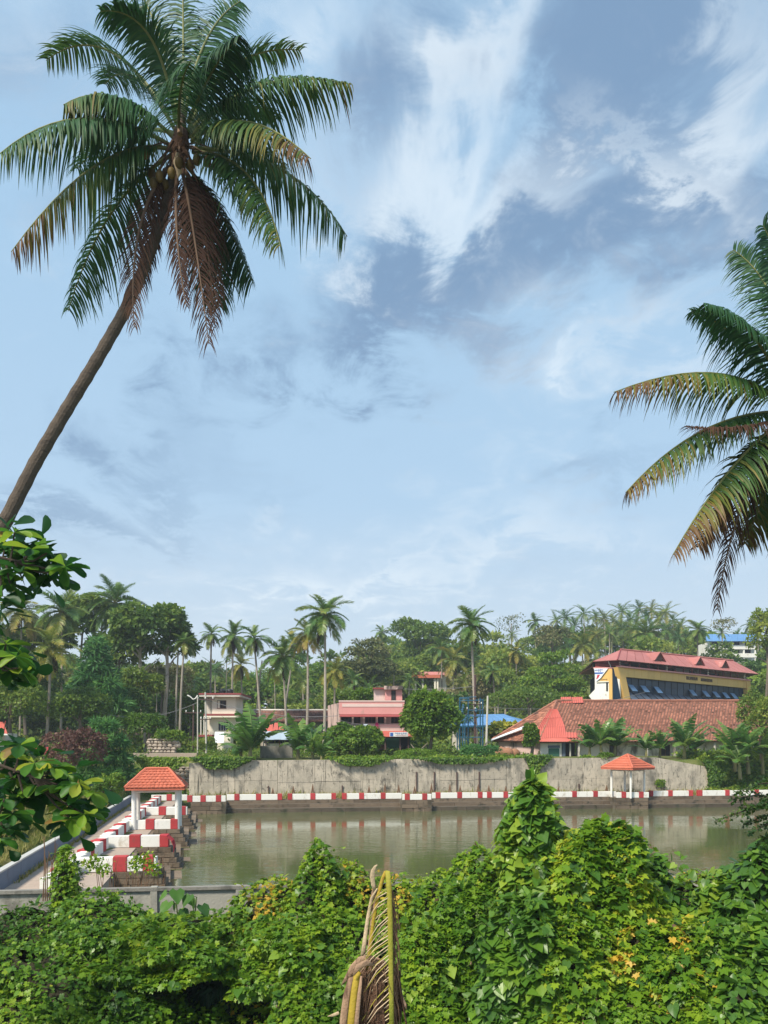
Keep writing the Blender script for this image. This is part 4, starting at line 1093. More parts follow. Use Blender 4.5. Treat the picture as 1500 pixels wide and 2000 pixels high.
# ---- old tiled hall on the right
hl = thing('tiled_hall', 'long old hall with weathered red-brown tiled roof behind the retaining wall', 'hall', (PX(1250, 70), 70, 2.9))
EL, ER = P(1052, 1449, 68.2), P(1560, 1446, 72.0)
RL, RR = P(1087, 1370, 73.5), P(1560, 1370, 77.5)
BL = P(961, 1446, 73.6)
m = MB(); m.sheet([EL, ER, RR, RL], 0.14); m.sheet([BL, EL, RL], 0.14); hr = m.build('roof', M['tile_brown'], hl)
tiled('roof_tiles', [(EL, ER, RR, RL)], 25, 0.30, M['tile_old'], hr, 0.05, 0.03)
tiled('hip_tiles', [(BL, EL, RL, RL)], 22, 0.32, M['tile_old'], hr, 0.05, 0.03)
for p, q, nm in ((RL, RR, 'ridge_tile'), (EL, RL, 'hip_ridge'), (BL, RL, 'hip_ridge')):
    m = MB(); n = 26; m.tube([p.lerp(q, i / n) + Vector((0, 0, .08)) for i in range(n + 1)], [.14 if i % 2 else .11 for i in range(n + 1)], 6); m.build(nm, M['tile_old'], hr)
hA, hB = (EL.x + .4, EL.y + 0.9), (ER.x, ER.y + 0.9)
for i, (x0, x1) in enumerate([(1128, 1240), (1241, 1330), (1331, 1420), (1421, 1560)]):
    fpanel(hA, hB, x0, x1, 1441, 1490, -0.3, 0, 'wall', 'limewash', hl)
for x0, x1 in ((1190, 1205), (1290, 1308), (1345, 1360)): window(hA, hB, x0, x1, 1455, 1482, hl, 'wood', 'dark', 2)
for px in (1129, 1262, 1316, 1394, 1440): fpanel((EL.x, EL.y + .3), (ER.x, ER.y + .3), px, px + 3, 1447, 1490, -.1, .05, 'veranda_post', 'limewash', hl)
# entrance bay under the red sheets
eA, eB = (EL.x, EL.y + 0.55), (ER.x, ER.y + 0.55)
fpanel(eA, eB, 1056, 1097, 1450, 1490, -0.25, 0, 'entrance_wall', 'white', hl)
fpanel(eA, eB, 1098, 1104, 1449, 1490, -0.3, 0.05, 'door_jamb', 'bluegrey', hl)
fpanel(eA, eB, 1104.5, 1127, 1449, 1490, -0.6, -0.5, 'doorway', 'dark', hl)  # dark sheet set back in the opening as its shade
fpanel(eA, eB, 1111, 1113.5, 1452, 1490, 0.1, 0.2, 'veranda_post', 'pole', hl)
sh_ = fpanel(eA, eB, 1071, 1092, 1461.5, 1482, 0.01, 0.05, 'shutter', 'shutter_green', hl)
fpanel(eA, eB, 1070, 1093, 1456, 1461, 0.01, 0.08, 'shutter_hood', 'bluegrey', hl)
for k in range(4): fpanel(eA, eB, 1071.5, 1091.5, 1463 + k * 4.6, 1466.6 + k * 4.6, 0.055, 0.07, 'slat', 'shutter_green', sh_)
# side wall left of the entrance, with a dark gap under the eave and a heap of red earth
m = MB(); m.wall((BL.x + .6, BL.y - 0.2), (EL.x + 0.2, EL.y + 0.7), 2.9, 4.4, -0.2, 0); m.build('side_wall', M['pink_stained'], hl)
m = MB(); m.sheet([P(959, 1447, 72.6), P(961, 1444, 73.6), P(1027, 1417.5, 71.4), P(1030, 1421, 70.6)], 0.05); m.build('eave_sheet', M['sign'], hl)
# red corrugated sheets laid over the left end of the roof
rn = (ER - EL).cross(RL - EL).normalized()
if rn.z < 0: rn = -rn
def on_roof(px, py, lift=0.1):
    dirv = P(px, py, 1.0) - Vector((0, 0, HC)); o_ = Vector((0, 0, HC))
    tt = (EL - o_).dot(rn) / dirv.dot(rn)
    return o_ + dirv * tt + rn * lift
def corrug(name, label, p00, p10, p11, p01, mat, parent, n=14, amp=0.025):
    V_, F_ = [], []
    nrm = (p10 - p00).cross(p01 - p00).normalized()
    for j in range(2):
        for i in range(n + 1):
            f = i / n
            q = (p00.lerp(p10, f) if j == 0 else p01.lerp(p11, f)) + nrm * amp * (1 if i % 2 else -1)
            V_.append(q)
    for i in range(n): F_.append((i, i + 1, n + 2 + i, n + 1 + i))
    m = MB(); m.add(V_, F_, random.uniform(.3, .7)); o = m.build(name, M[mat], parent)
    md = o.modifiers.new('thick', 'SOLIDIFY'); md.thickness = 0.012
    return o
rows_ = [((1051, 1450.5), (1124, 1450.5), (1103, 1442), (1049, 1443.5)), ((1049, 1444), (1106, 1443), (1103, 1420), (1051, 1422)), ((1051, 1423), (1103, 1422), (1096, 1403), (1061, 1405)), ((1061, 1406), (1096, 1404), (1088, 1388), (1074, 1387))]
for k, (q0, q1, q2, q3) in enumerate(rows_):
    ns = (4, 3, 3, 2)[k]
    a_, b_, c_, d_ = [on_roof(*q, 0.12 + 0.02 * k) for q in (q0, q1, q2, q3)]
    for i in range(ns):
        f0, f1 = i / ns, (i + 1) / ns
        corrug('roof_sheet', None, a_.lerp(b_, f0), a_.lerp(b_, f1), d_.lerp(c_, f1), d_.lerp(c_, f0), 'sheet_red', hl, 10)
corrug('roof_sheet', None, on_roof(1104, 1443, .13), on_roof(1128, 1443, .13), on_roof(1126, 1433, .13), on_roof(1104, 1432, .13), 'sheet_red', hl, 8)
for x0 in (1095, 1117):
    corrug('ridge_sheet', None, P(x0 + 2, 1374, 73.3) + Vector((0, 0, .05)), P(x0 + 23, 1373.5, 73.4) + Vector((0, 0, .05)), P(x0 + 21, 1361, 74.2), P(x0, 1361.5, 74.1), 'sheet_red', hl, 10)
m = MB(); c = P(990, 1468, 69.5)
for k in range(9):
    m.ball((c.x + random.uniform(-.9, .9), c.y + random.uniform(-.5, .5), 2.95 + random.uniform(0, .35)), 1, 8, 5, (random.uniform(.4, .75), .5, random.uniform(.35, .85)))
tag(m.build('earth_heap', M['earth'], smooth=True), 'heap of red laterite earth left of the tiled hall', 'heap', kind='thing')

# ---- the hotel
Lc, Rc = Vector((27.6, 90.0)), Vector((51.6, 109.0)); Ac = Vector((25.3, 92.2)); R2, B2 = Vector((51.0, 115.0)), Vector((29.0, 108.0))
ht = thing('hotel', 'large hotel with yellow fascia, sloping dark glass front and faded red roof', 'hotel', (Lc.x, Lc.y, 3.2))
nf = Vector(((Rc - Lc).normalized().y, -(Rc - Lc).normalized().x)); uf = (Rc - Lc).normalized(); LF = (Rc - Lc).length
def FP(s, n, z): q = Lc + uf * s + nf * n; return Vector((q.x, q.y, z))
Z0, ZG, ZF0, ZF1, ZE, ZR = 3.2, 8.6, 12.05, 13.1, 14.05, 15.6
def spx(px): return (on_line(px, Lc, Rc) - Lc).dot(uf)
def fslab(name, mat, s0, s1, n0, n1, z0, z1, parent=ht, bevel=0):
    q = [FP(s0, n1, 0), FP(s1, n1, 0), FP(s1, n0, 0), FP(s0, n0, 0)]
    m = MB(); m.slab([(a.x, a.y) for a in q], z0, z1); return m.build(name, M[mat], parent, bevel=bevel)
# body and floors
m = MB(); m.slab([(p.x, p.y) for p in (Lc - nf * 1.0, Rc - nf * 1.0, R2, B2, Ac + Vector((1.0, 1.0)))], Z0, ZF1 - .02); m.build('core_wall', M['dark'], ht)
# yellow cladding panels of the fascia
s0 = spx(1213); n = 22
for i in range(n):
    a_, b_ = s0 + (LF - s0) * i / n, s0 + (LF - s0) * (i + 1) / n - 0.02
    fslab('cladding_panel', 'yellow', a_, b_, -0.4, 0.02 + random.uniform(0, .01), ZF0, ZF1)
fslab('cornice', 'pink', -0.3, LF + 0.4, -0.3, 0.28, ZF1 + .003, ZF1 + 0.16)
fslab('floor_edge', 'maroon', -0.2, LF + 0.4, -0.4, 0.12, ZF1 + .162, ZF1 + 0.22)
# slanted and upright yellow piers
def pier(sa, sb, wa_, z0, z1, n0=-.5, n1=.12):
    q = [FP(sb, n1, z0), FP(sb + wa_, n1, z0), FP(sa + wa_, n1, z1), FP(sa, n1, z1)]
    m = MB(); m.sheet(q if True else q, 0.6); return m.build('pier', M['yellow'], ht)
pier(spx(1205), spx(1220), spx(1231.5) - spx(1220), PZ(1372, 91), ZF1 - .01)
pier(LF - 0.6, LF + 0.7, 1.15, ZG - 1.5, ZF1 - .01)
# end bay: white wall, yellow strip, banner
m = MB(); m.wall(Ac, Lc, Z0, ZF1 - 0.3, -0.3, -0.02); m.build('end_wall', M['white'], ht)
eu = (Lc - Ac).normalized(); EW = (Lc - Ac).length
def EP(px, py, pr=0.0):
    q = on_line(px, Ac, Lc); nn_ = Vector((eu.y, -eu.x)); q = q + nn_ * pr
    return Vector((q.x, q.y, PZ(py, q.y)))
def epoly(name, mat, pts, pr, th=0.05, parent=ht):
    m = MB(); m.sheet([EP(x, y, pr) for x, y in pts], th); return m.build(name, M[mat], parent)
epoly('yellow_strip', 'yellow', [(1190.5, 1372), (1197, 1372), (1196.5, 1305), (1190, 1305)], 0.12, 0.15)
epoly('corner_glass', 'glass', [(1197.5, 1372), (1214, 1372), (1202, 1306), (1197, 1306)], 0.06, 0.05)
epoly('yellow_panel', 'yellow', [(1170, 1330), (1190, 1330), (1190, 1306), (1187, 1307)], 0.05, 0.05)
epoly('ledge', 'cream', [(1166, 1333), (1190, 1332), (1190, 1330.3), (1168, 1330.3)], 0.1, 0.2)
epoly('flared_foot', 'white', [(1150, 1359), (1160, 1372), (1172, 1372), (1166, 1342)], 0.0, 0.2)
epoly('slot_window', 'dark', [(1184, 1350), (1187.5, 1350), (1187.5, 1333), (1184, 1333)], 0.02, 0.03)
epoly('cornice', 'pink', [(1160, 1306), (1210, 1305.5), (1210, 1303), (1160, 1303.3)], 0.15, 0.3)
bn = thing('banner', 'triangular white banner with blue and red print on the hotel corner', 'banner', EP(1170, 1330, 0.2))
epoly('banner_cloth', 'sign', [(1166, 1331), (1174, 1325), (1189, 1305.5), (1161.5, 1305.5)], 0.2, 0.02, bn)
epoly('blue_band', 'ink_blue', [(1163.7, 1316.5), (1178, 1316.2), (1181, 1313), (1163, 1313.3)], 0.215, 0.01, bn)
epoly('red_mark', 'ink_red', [(1166, 1327), (1170, 1324.5), (1173.5, 1318), (1168.5, 1318)], 0.215, 0.01, bn)
q = EP(1171, 1309.6, 0.22); worn_script('ink_blue', q, 5, 0.3, 1.1, bn, eu, 4)
q = EP(1181, 1327.5, 0.08); worn_script('ink_brown', q, 5, 0.18, .8, ht, eu, 5)
# glass front: upright panes above, sloping panes below, tilted vents
sg0, sg1 = spx(1228), LF + 0.2; NP = 20; zmid = 10.35
for i in range(NP):
    a_, b_ = sg0 + (sg1 - sg0) * i / NP + .03, sg0 + (sg1 - sg0) * (i + 1) / NP - .03
    for k, (z0, z1) in enumerate(((zmid, 11.2), (11.23, ZF0 - .02))): fslab('glass_pane', 'glass', a_, b_, -0.66, -0.6, z0 + .01, z1)
    f0, f1 = 0.0, 1.0
    for k in range(2):
        m = MB()
        n_a, n_b = -0.6 + 1.5 * k / 2 + .02, -0.6 + 1.5 * (k + 1) / 2 - .02
        z_a, z_b = zmid - 1.35 * k / 2, zmid - 1.35 * (k + 1) / 2
        m.sheet([FP(a_, n_b, z_b), FP(b_, n_b, z_b), FP(b_, n_a, z_a), FP(a_, n_a, z_a)], 0.05); m.build('sloping_pane', M['glass_slope'], ht)
    m = MB(); m.tube([FP(b_ + .03, -0.58, ZF0), FP(b_ + .03, -0.58, zmid)], .04, 4); m.tube([FP(b_ + .03, -0.58, zmid + .02), FP(b_ + .03, 0.95, zmid - 1.33)], .035, 4); m.build('mullion', M['tank'], ht)
fslab('glass_sill', 'tank', sg0 - 0.3, sg1, 0.8, 0.98, 8.4, 8.98); fslab('plinth_wall', 'cream', -0.2, LF, -0.8, 0.8, Z0, 8.6)
for px in (1237, 1261, 1287, 1355, 1381, 1401, 1420, 1436):
    s = spx(px); big_ = px < 1270
    m = MB(); m.sheet([FP(s - .1, 0.0, zmid + .12), FP(s + .95, 0.0, zmid + .12), FP(s + .75, -0.55, 11.25), FP(s - .3, -0.55, 11.25)], 0.05); m.build('vent_pane', M['awning'], ht)
lettering('lettering', 'VALLAMKULAM', FP((spx(1339) + spx(1362)) / 2, 0.06, 12.62), 0.62, 'ink_brown', ht, math.atan2(uf.y, uf.x), 0.64, 0.03)
lettering('lettering', 'INTERNATIONAL', FP((spx(1365) + spx(1394)) / 2, 0.06, 12.58), 0.58, 'ink_brown', ht, math.atan2(uf.y, uf.x), 0.66, 0.03)
# open terrace floor under the roof
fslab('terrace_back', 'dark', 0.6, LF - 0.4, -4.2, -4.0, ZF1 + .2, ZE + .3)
for i in range(16):
    s = 0.35 + (LF - 0.7) * i / 15
    fslab('terrace_post', 'maroon' if i % 5 else 'cream', s - .07, s + .07, -0.3, -0.16, ZF1 + .22, ZE + 0.05)
for z in (0.45, 0.7): fslab('rail', 'steel_brown', 0.1, LF, -0.12, -0.08, ZF1 + z, ZF1 + z + .04)
for s_a, s_b in ((14.5, 17.6), (19.0, 20.6)): fslab('terrace_panel', 'conc_panel', s_a, s_b, -1.5, -1.4, ZF1 + .22, ZE)
m = MB(); m.wall(Ac + Vector((.3, .3)), Lc + Vector((.2, .3)), ZF1 + .2, ZE, -0.3, -0.2); m.build('end_screen', M['wood'], ht)
for k in range(4):
    m = MB(); m.wall(Ac, Lc, ZF1 + .25 + k * .2, ZF1 + .36 + k * .2, -0.16, -0.1); m.build('slat', M['maroon'], ht)
m = MB(); q = EP(1190, 1291, .2); m.tube([q, q + Vector((0.05, 0, -.25)), q + Vector((.22, 0, -.5)), q + Vector((.25, 0, -.9))], .05, 6); m.build('downpipe', M['white'], ht)
# roof: eave polygon and ridge, with small gables
e1 = P(1158, 1291.5, 92.2); e2 = P(1206, 1288.5, 88.9); e3 = FP(LF + 1.4, 0.9, ZE + .05)
r1, r2 = P(1212, 1269, 94.5), P(1432, 1290.5, 109.5)
e4 = Vector((53.5, 117, ZE)); e5 = Vector((27.5, 108.5, ZE))
ml = P(1206, 1279.5, 90.2); 
def roofplane(a, b, c, d_, n, name='roof_sheet'):
    for i in range(n):
        f0, f1 = i / n, (i + 1) / n - 0.003
        m = MB(); pts = [a.lerp(b, f0), a.lerp(b, f1), c.lerp(d_, 1 - f1) if False else d_.lerp(c, f1), d_.lerp(c, f0)]
        if (pts[2] - pts[3]).length < .01: pts = pts[:3]
        m.sheet(pts, 0.08, random.uniform(.2, .8)); m.build(name, M['sheet_hotel'], ht)
roofplane(e2, e3, r2, r1, 18); roofplane(e1, e2, r1, r1, 4); roofplane(e3, e4, r2, r2, 3); roofplane(e4, e5, r1, r2, 6); roofplane(e5, e1, r1, r1, 3)
m = MB(); n = 30; m.tube([e2.lerp(r1, i / 8) for i in range(9)], .1, 6); m.build('hip_ridge', M['maroon'], ht)
m = MB(); m.tube([r1.lerp(r2, i / n) + Vector((0, 0, .05)) for i in range(n + 1)], .12, 6); m.build('ridge', M['sheet_hotel'], ht)
fe = (e3 - e2); 
for px, w_, h_ in ((1289.5, 1.15, 1.0), (1373, 1.05, 0.95), (1425, 0.95, 0.9)):
    k = (px - 750) / F
    base = on_line(px, Vector((e2.x, e2.y)), Vector((e3.x, e3.y)))
    f = (base - Vector((e2.x, e2.y))).length / Vector((fe.x, fe.y)).length
    c = e2.lerp(e3, f); rp = r1.lerp(r2, f)
    c2 = c.lerp(rp, 0.3) + Vector((nf.x, nf.y, 0)) * .15
    ux = Vector((uf.x, uf.y, 0)); up = Vector((0, 0, h_)); back = Vector((-nf.x, -nf.y, 0)) * 2.2
    m = MB(); m.sheet([c2 - ux * w_, c2 + ux * w_, c2 + up], 0.06); g = m.build('gable', M['wood'], ht)
    for sg_ in (-1, 1):
        m = MB(); a = c2 + ux * w_ * 1.12 * sg_ - Vector((0, 0, .06)); b2 = c2 + up + Vector((0, 0, .08)); fwd_ = Vector((nf.x, nf.y, 0)) * .2
        pts = [a + fwd_, b2 + fwd_, b2 + back, a + back * .5]
        if sg_ > 0: pts = pts[::-1]
        m.sheet(pts, 0.06); m.build('gable_roof', M['sheet_hotel'], g)
tag(None or ht)
# ---- bits at the left
rh = thing('red_roof_house', 'corner of a small house with dull red tiled roof at the left edge', 'house', (PX(-20, 60), 60, 3))
m = MB(); m.sheet([P(-70, 1432, 59), P(15, 1433, 59), P(6, 1410, 61), P(-60, 1408, 61)], 0.1); rr = m.build('roof', M['sheet_red'], rh)
for k in range(6):
    m = MB(); x = -60 + k * 13; m.tube([P(x, 1432.5, 58.9) + Vector((0, 0, .04)), P(x + 6, 1409, 61) + Vector((0, 0, .04))], .03, 4); m.build('roof_rib', M['sheet_red'], rr)
m = MB(); m.slab([(PX(-60, 60), 60), (PX(10, 60), 60), (PX(10, 60), 62), (PX(-60, 60), 62)], 0.5, PZ(1432, 60)); m.build('wall', M['limewash'], rh)
hbox(rh, 'eave_board', 'white', -65, 17, 1433, 1436, 58.9, 0.06)
m = MB(); m.sheet([P(62, 1470, 56), P(97, 1468, 56), P(96, 1459, 56.8), P(72, 1460, 56.8)], 0.06); m.sheet([P(62, 1470.3, 56), P(62, 1474, 56), P(97, 1473, 56), P(97, 1468.3, 56)], 0.05)
o = m.build('red_tarpaulin', M['cloth_red']); tag(o, 'bright red tarpaulin seen through the leaves near the reddish bush', 'tarpaulin')
sgA = thing('hillside_hut', 'small white hut glimpsed between trees on the left slope', 'hut', P(215, 1400, 92))
hbox(sgA, 'wall', 'white', 204, 228, 1383, 1402, 92, 2); hbox(sgA, 'roof', 'limewash', 201, 231, 1380, 1383, 91.6, 3)

# ------------------------------------------------------------------ leaves and crowns
def nrmz(a): return a / np.maximum(np.linalg.norm(a, axis=-1, keepdims=True), 1e-9)


# leaf outlines: across, along, out of plane
T_RHOMB = (np.array([(0, 0, 0), (0.30, 0.5, 0.06), (0, 1, 0), (-0.30, 0.5, 0.06)]), [np.array([(0, 1, 2), (0, 2, 3)])])
T_LANCE = (np.array([(0, 0, 0), (0.11, 0.4, 0.03), (0, 1, -0.06), (-0.11, 0.4, 0.03)]), [np.array([(0, 1, 2), (0, 2, 3)])])
_v = [(0, 0.12, 0), (0.16, -0.10, .04), (0.50, 0.10, .0), (0.36, 0.34, .05), (0.50, 0.66, -.02), (0.20, 0.66, .05), (0, 1.0, -.06), (-0.20, 0.66, .05), (-0.50, 0.66, -.02), (-0.36, 0.34, .05), (-0.50, 0.10, 0), (-0.16, -0.10, .04), (0, 0.45, -0.03)]
T_VINE = (np.array(_v), [np.array([(12, i, (i + 1) % 12) for i in range(12)])])
_h = [(0, 0.06, 0), (0.22, -0.10, .05), (0.45, 0.12, .04), (0.40, 0.45, .03), (0.2, 0.78, 0), (0, 1.05, -.09), (-0.2, 0.78, 0), (-0.40, 0.45, .03), (-0.45, 0.12, .04), (-0.22, -0.10, .05)]
T_HEART = (np.array(_h), [np.array([(0, 1, 2), (0, 2, 3), (0, 3, 4), (0, 4, 5), (0, 5, 6), (0, 6, 7), (0, 7, 8), (0, 8, 9)])])
_o = [(0, 0, 0), (0.07, 0.2, .02), (0.22, 0.5, .05), (0.29, 0.74, .05), (0.2, 0.93, .02), (0, 1.0, -.02), (-0.2, 0.93, .02), (-0.29, 0.74, .05), (-0.22, 0.5, .05), (-0.07, 0.2, .02), (0, 0.5, -.015)]
T_OBOV = (np.array(_o), [np.array([(10, i, (i + 1) % 10) for i in range(10)])])


def leaves_np(pos, axis, nrm, size, tpl, wid=1.0):
    """place leaf outlines: axis = leaf direction, nrm = upper face"""
    axis = nrmz(axis); side = nrmz(np.cross(axis, nrm)); nn = np.cross(side, axis)
    tv, tf = tpl
    size = np.asarray(size)[:, None, None]
    w_ = np.asarray(wid)
    w_ = w_[:, None, None] if w_.ndim else w_
    V_ = pos[:, None, :] + size * (tv[None, :, 0:1] * w_ * side[:, None, :] + tv[None, :, 1:2] * axis[:, None, :] + tv[None, :, 2:3] * nn[:, None, :])
    k = len(tv)
    off = (np.arange(len(pos)) * k)[:, None, None]
    Fs = [(f[None] + off).reshape(-1, f.shape[1]) for f in tf]
    return V_.reshape(-1, 3), Fs, k


def leaf_mesh(name, pos, axis, nrm, size, tpl, mat, tint, wid=1.0):
    V_, Fs, k = leaves_np(pos, axis, nrm, size, tpl, wid)
    return np_mesh(name, V_, Fs, mat, np.repeat(tint, k))


def rdir(n, rng=RNG):
    return nrmz(rng.normal(size=(n, 3)))


def crown_np(rng, n, lobes, size, tpl, flat=0.5, droop=0.3, hollow=0.7, szvar=0.35):
    """leaves over lobes (centre, radii): returns arrays for leaf_mesh"""
    cs = np.array([l[0] for l in lobes], dtype=float); rs = np.array([l[1] for l in lobes], dtype=float)
    area = (rs[:, 0] * rs[:, 1] + rs[:, 0] * rs[:, 2] + rs[:, 1] * rs[:, 2]); pr = area / area.sum()
    li = rng.choice(len(lobes), size=int(n * 1.6), p=pr)
    dv = rdir(len(li), rng); dv[:, 2] = np.where(dv[:, 2] < -0.55, -dv[:, 2], dv[:, 2])
    # knobbly surface: radius varies in clumps
    ph = rng.uniform(0, 6.28, (len(lobes), 3))
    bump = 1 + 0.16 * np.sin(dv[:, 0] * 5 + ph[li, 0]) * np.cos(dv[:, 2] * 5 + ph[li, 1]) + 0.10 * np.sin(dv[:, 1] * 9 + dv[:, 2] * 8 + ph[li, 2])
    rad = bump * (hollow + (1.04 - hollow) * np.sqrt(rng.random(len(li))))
    pos = cs[li] + dv * rs[li] * rad[:, None]
    # thin out what is deep inside other lobes
    keep = np.ones(len(li), bool)
    for j in range(len(lobes)):
        q = ((pos - cs[j]) / rs[j]); inside = (q * q).sum(1) < 0.4
        keep &= ~(inside & (li != j))
    pos, dv, li, rad = pos[keep][:n], dv[keep][:n], li[keep][:n], rad[keep][:n]
    m = len(pos)
    nr = nrmz(dv * (1 - flat) + np.array([0, 0, flat]) + rng.normal(scale=0.45, size=(m, 3)))
    ax = nrmz(dv * 0.6 + rng.normal(scale=0.6, size=(m, 3)) + np.array([0, 0, -droop]))
    lt = rng.normal(0, 0.1, len(lobes))
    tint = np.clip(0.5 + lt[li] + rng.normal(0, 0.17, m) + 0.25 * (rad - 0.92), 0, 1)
    return pos, ax, nr, size * (1 + szvar * rng.normal(size=m)).clip(0.5, 1.7), tint


def crown_mesh(name, seed, n, lobes, size, mat, tpl=T_RHOMB, **kw):
    rng = np.random.default_rng(seed)
    p, a, nr, s, t_ = crown_np(rng, n, lobes, size, tpl, **kw)
    return leaf_mesh(name, p, a, nr, s, tpl, mat, t_)


def lobes_round(rng, R, H, n=9, spread=0.62, lob=0.48):
    out = [((0, 0, 0), (R * .62, R * .62, H * .62))]
    for i in range(n):
        an = 2 * PI * i / n + rng.uniform(-.4, .4); el = rng.uniform(-0.35, 0.9)
        rr = spread * math.cos(el * .9)
        s_ = rng.uniform(.75, 1.15) * lob
        out.append(((R * rr * math.cos(an), R * rr * math.sin(an), H * spread * math.sin(el)), (R * s_, R * s_, H * s_ * .85)))
    return out


def lobes_layers(rng, R, H, nl=4, per=5):
    out = []
    for j in range(nl):
        z = -H * .8 + 1.7 * H * j / (nl - 1); rr = R * (1.0 - 0.55 * (j / (nl - 1)) ** 1.5)
        for i in range(per):
            an = 2 * PI * i / per + j * 1.1 + rng.uniform(-.3, .3); q = rr * rng.uniform(.45, .72)
            out.append(((q * math.cos(an), q * math.sin(an), z + rng.uniform(-.12, .12) * H), (rr * .42, rr * .42, H * .17)))
    return out


def lobes_cone(rng, R, H, n=16):
    out = []
    for i in range(n):
        f = (i + .5) / n; an = i * 2.4; rr = R * (1 - f) ** .75
        out.append(((rr * .55 * math.cos(an), rr * .55 * math.sin(an), -H + 2 * H * f * .92), (max(rr * .55, .25 * R), max(rr * .55, .25 * R), H * .22)))
    return out


def trunk_limbs(mb, base, top, r, rng, limbs=4, spread=1.5, bend=0.3):
    base, top = Vector(base), Vector(top)
    mid = base.lerp(top, .5) + Vector((rng.uniform(-bend, bend), rng.uniform(-bend, bend), 0))
    pts = [base, base.lerp(mid, .5), mid, mid.lerp(top, .6), top]
    mb.tube(pts, [r * 1.25, r, r * .85, r * .7, r * .45], 7)
    for i in range(limbs):
        an = 2 * PI * i / max(limbs, 1) + rng.uniform(-.5, .5)
        s = mid.lerp(top, rng.uniform(0.1, .7))
        e = s + Vector((math.cos(an) * spread, math.sin(an) * spread, rng.uniform(.5, 1.1) * spread))
        mb.tube([s, s.lerp(e, .5) + Vector((0, 0, .12 * spread)), e], [r * .5, r * .38, r * .16], 5)


def tree(name, label, cat, px, py, rx, ry, d, mat, kind='round', leaf=0.28, n=4200, base_py=None, group=None, seed=1, trunk='bark_tree', tr=0.16, ypos=None, tpl=T_RHOMB, depth=None, flat=.5, stems=1, hollow=.7):
    """a single tree: crown centre and half sizes in photo pixels at distance d"""
    rng = np.random.default_rng(seed); c = P(px, py, d)
    R, H = rx / F * d, ry / F * d
    zb = PZ(base_py, d) if base_py else gz(c.x, d)
    zb = min(zb, c.z - H * .5)
    th = thing(name, label, cat, (c.x, c.y, zb), group)
    lob = {'round': lobes_round, 'layers': lobes_layers, 'cone': lobes_cone}[kind](rng, R, H)
    if depth: lob = [((q[0][0], q[0][1] * depth, q[0][2]), (q[1][0], q[1][1] * depth, q[1][2])) for q in lob]
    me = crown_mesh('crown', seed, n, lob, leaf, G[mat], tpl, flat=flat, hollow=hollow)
    o = link('crown', me, th, c - Vector((c.x, c.y, zb)))
    for k in range(stems):
        m = MB(); dx = (k - (stems - 1) / 2) * R * .7
        trunk_limbs(m, (c.x + dx * .7, c.y, zb - .3), (c.x + dx, c.y, c.z + H * .2), tr, rng, 5, R * .55)
        m.build('trunk', M[trunk], th)
    return th


# ------------------------------------------------------------------ palms
def bez(P0, P1, P2, t_):
    t_ = np.asarray(t_)[:, None]
    return (1 - t_) ** 2 * P0 + 2 * t_ * (1 - t_) * P1 + t_ ** 2 * P2


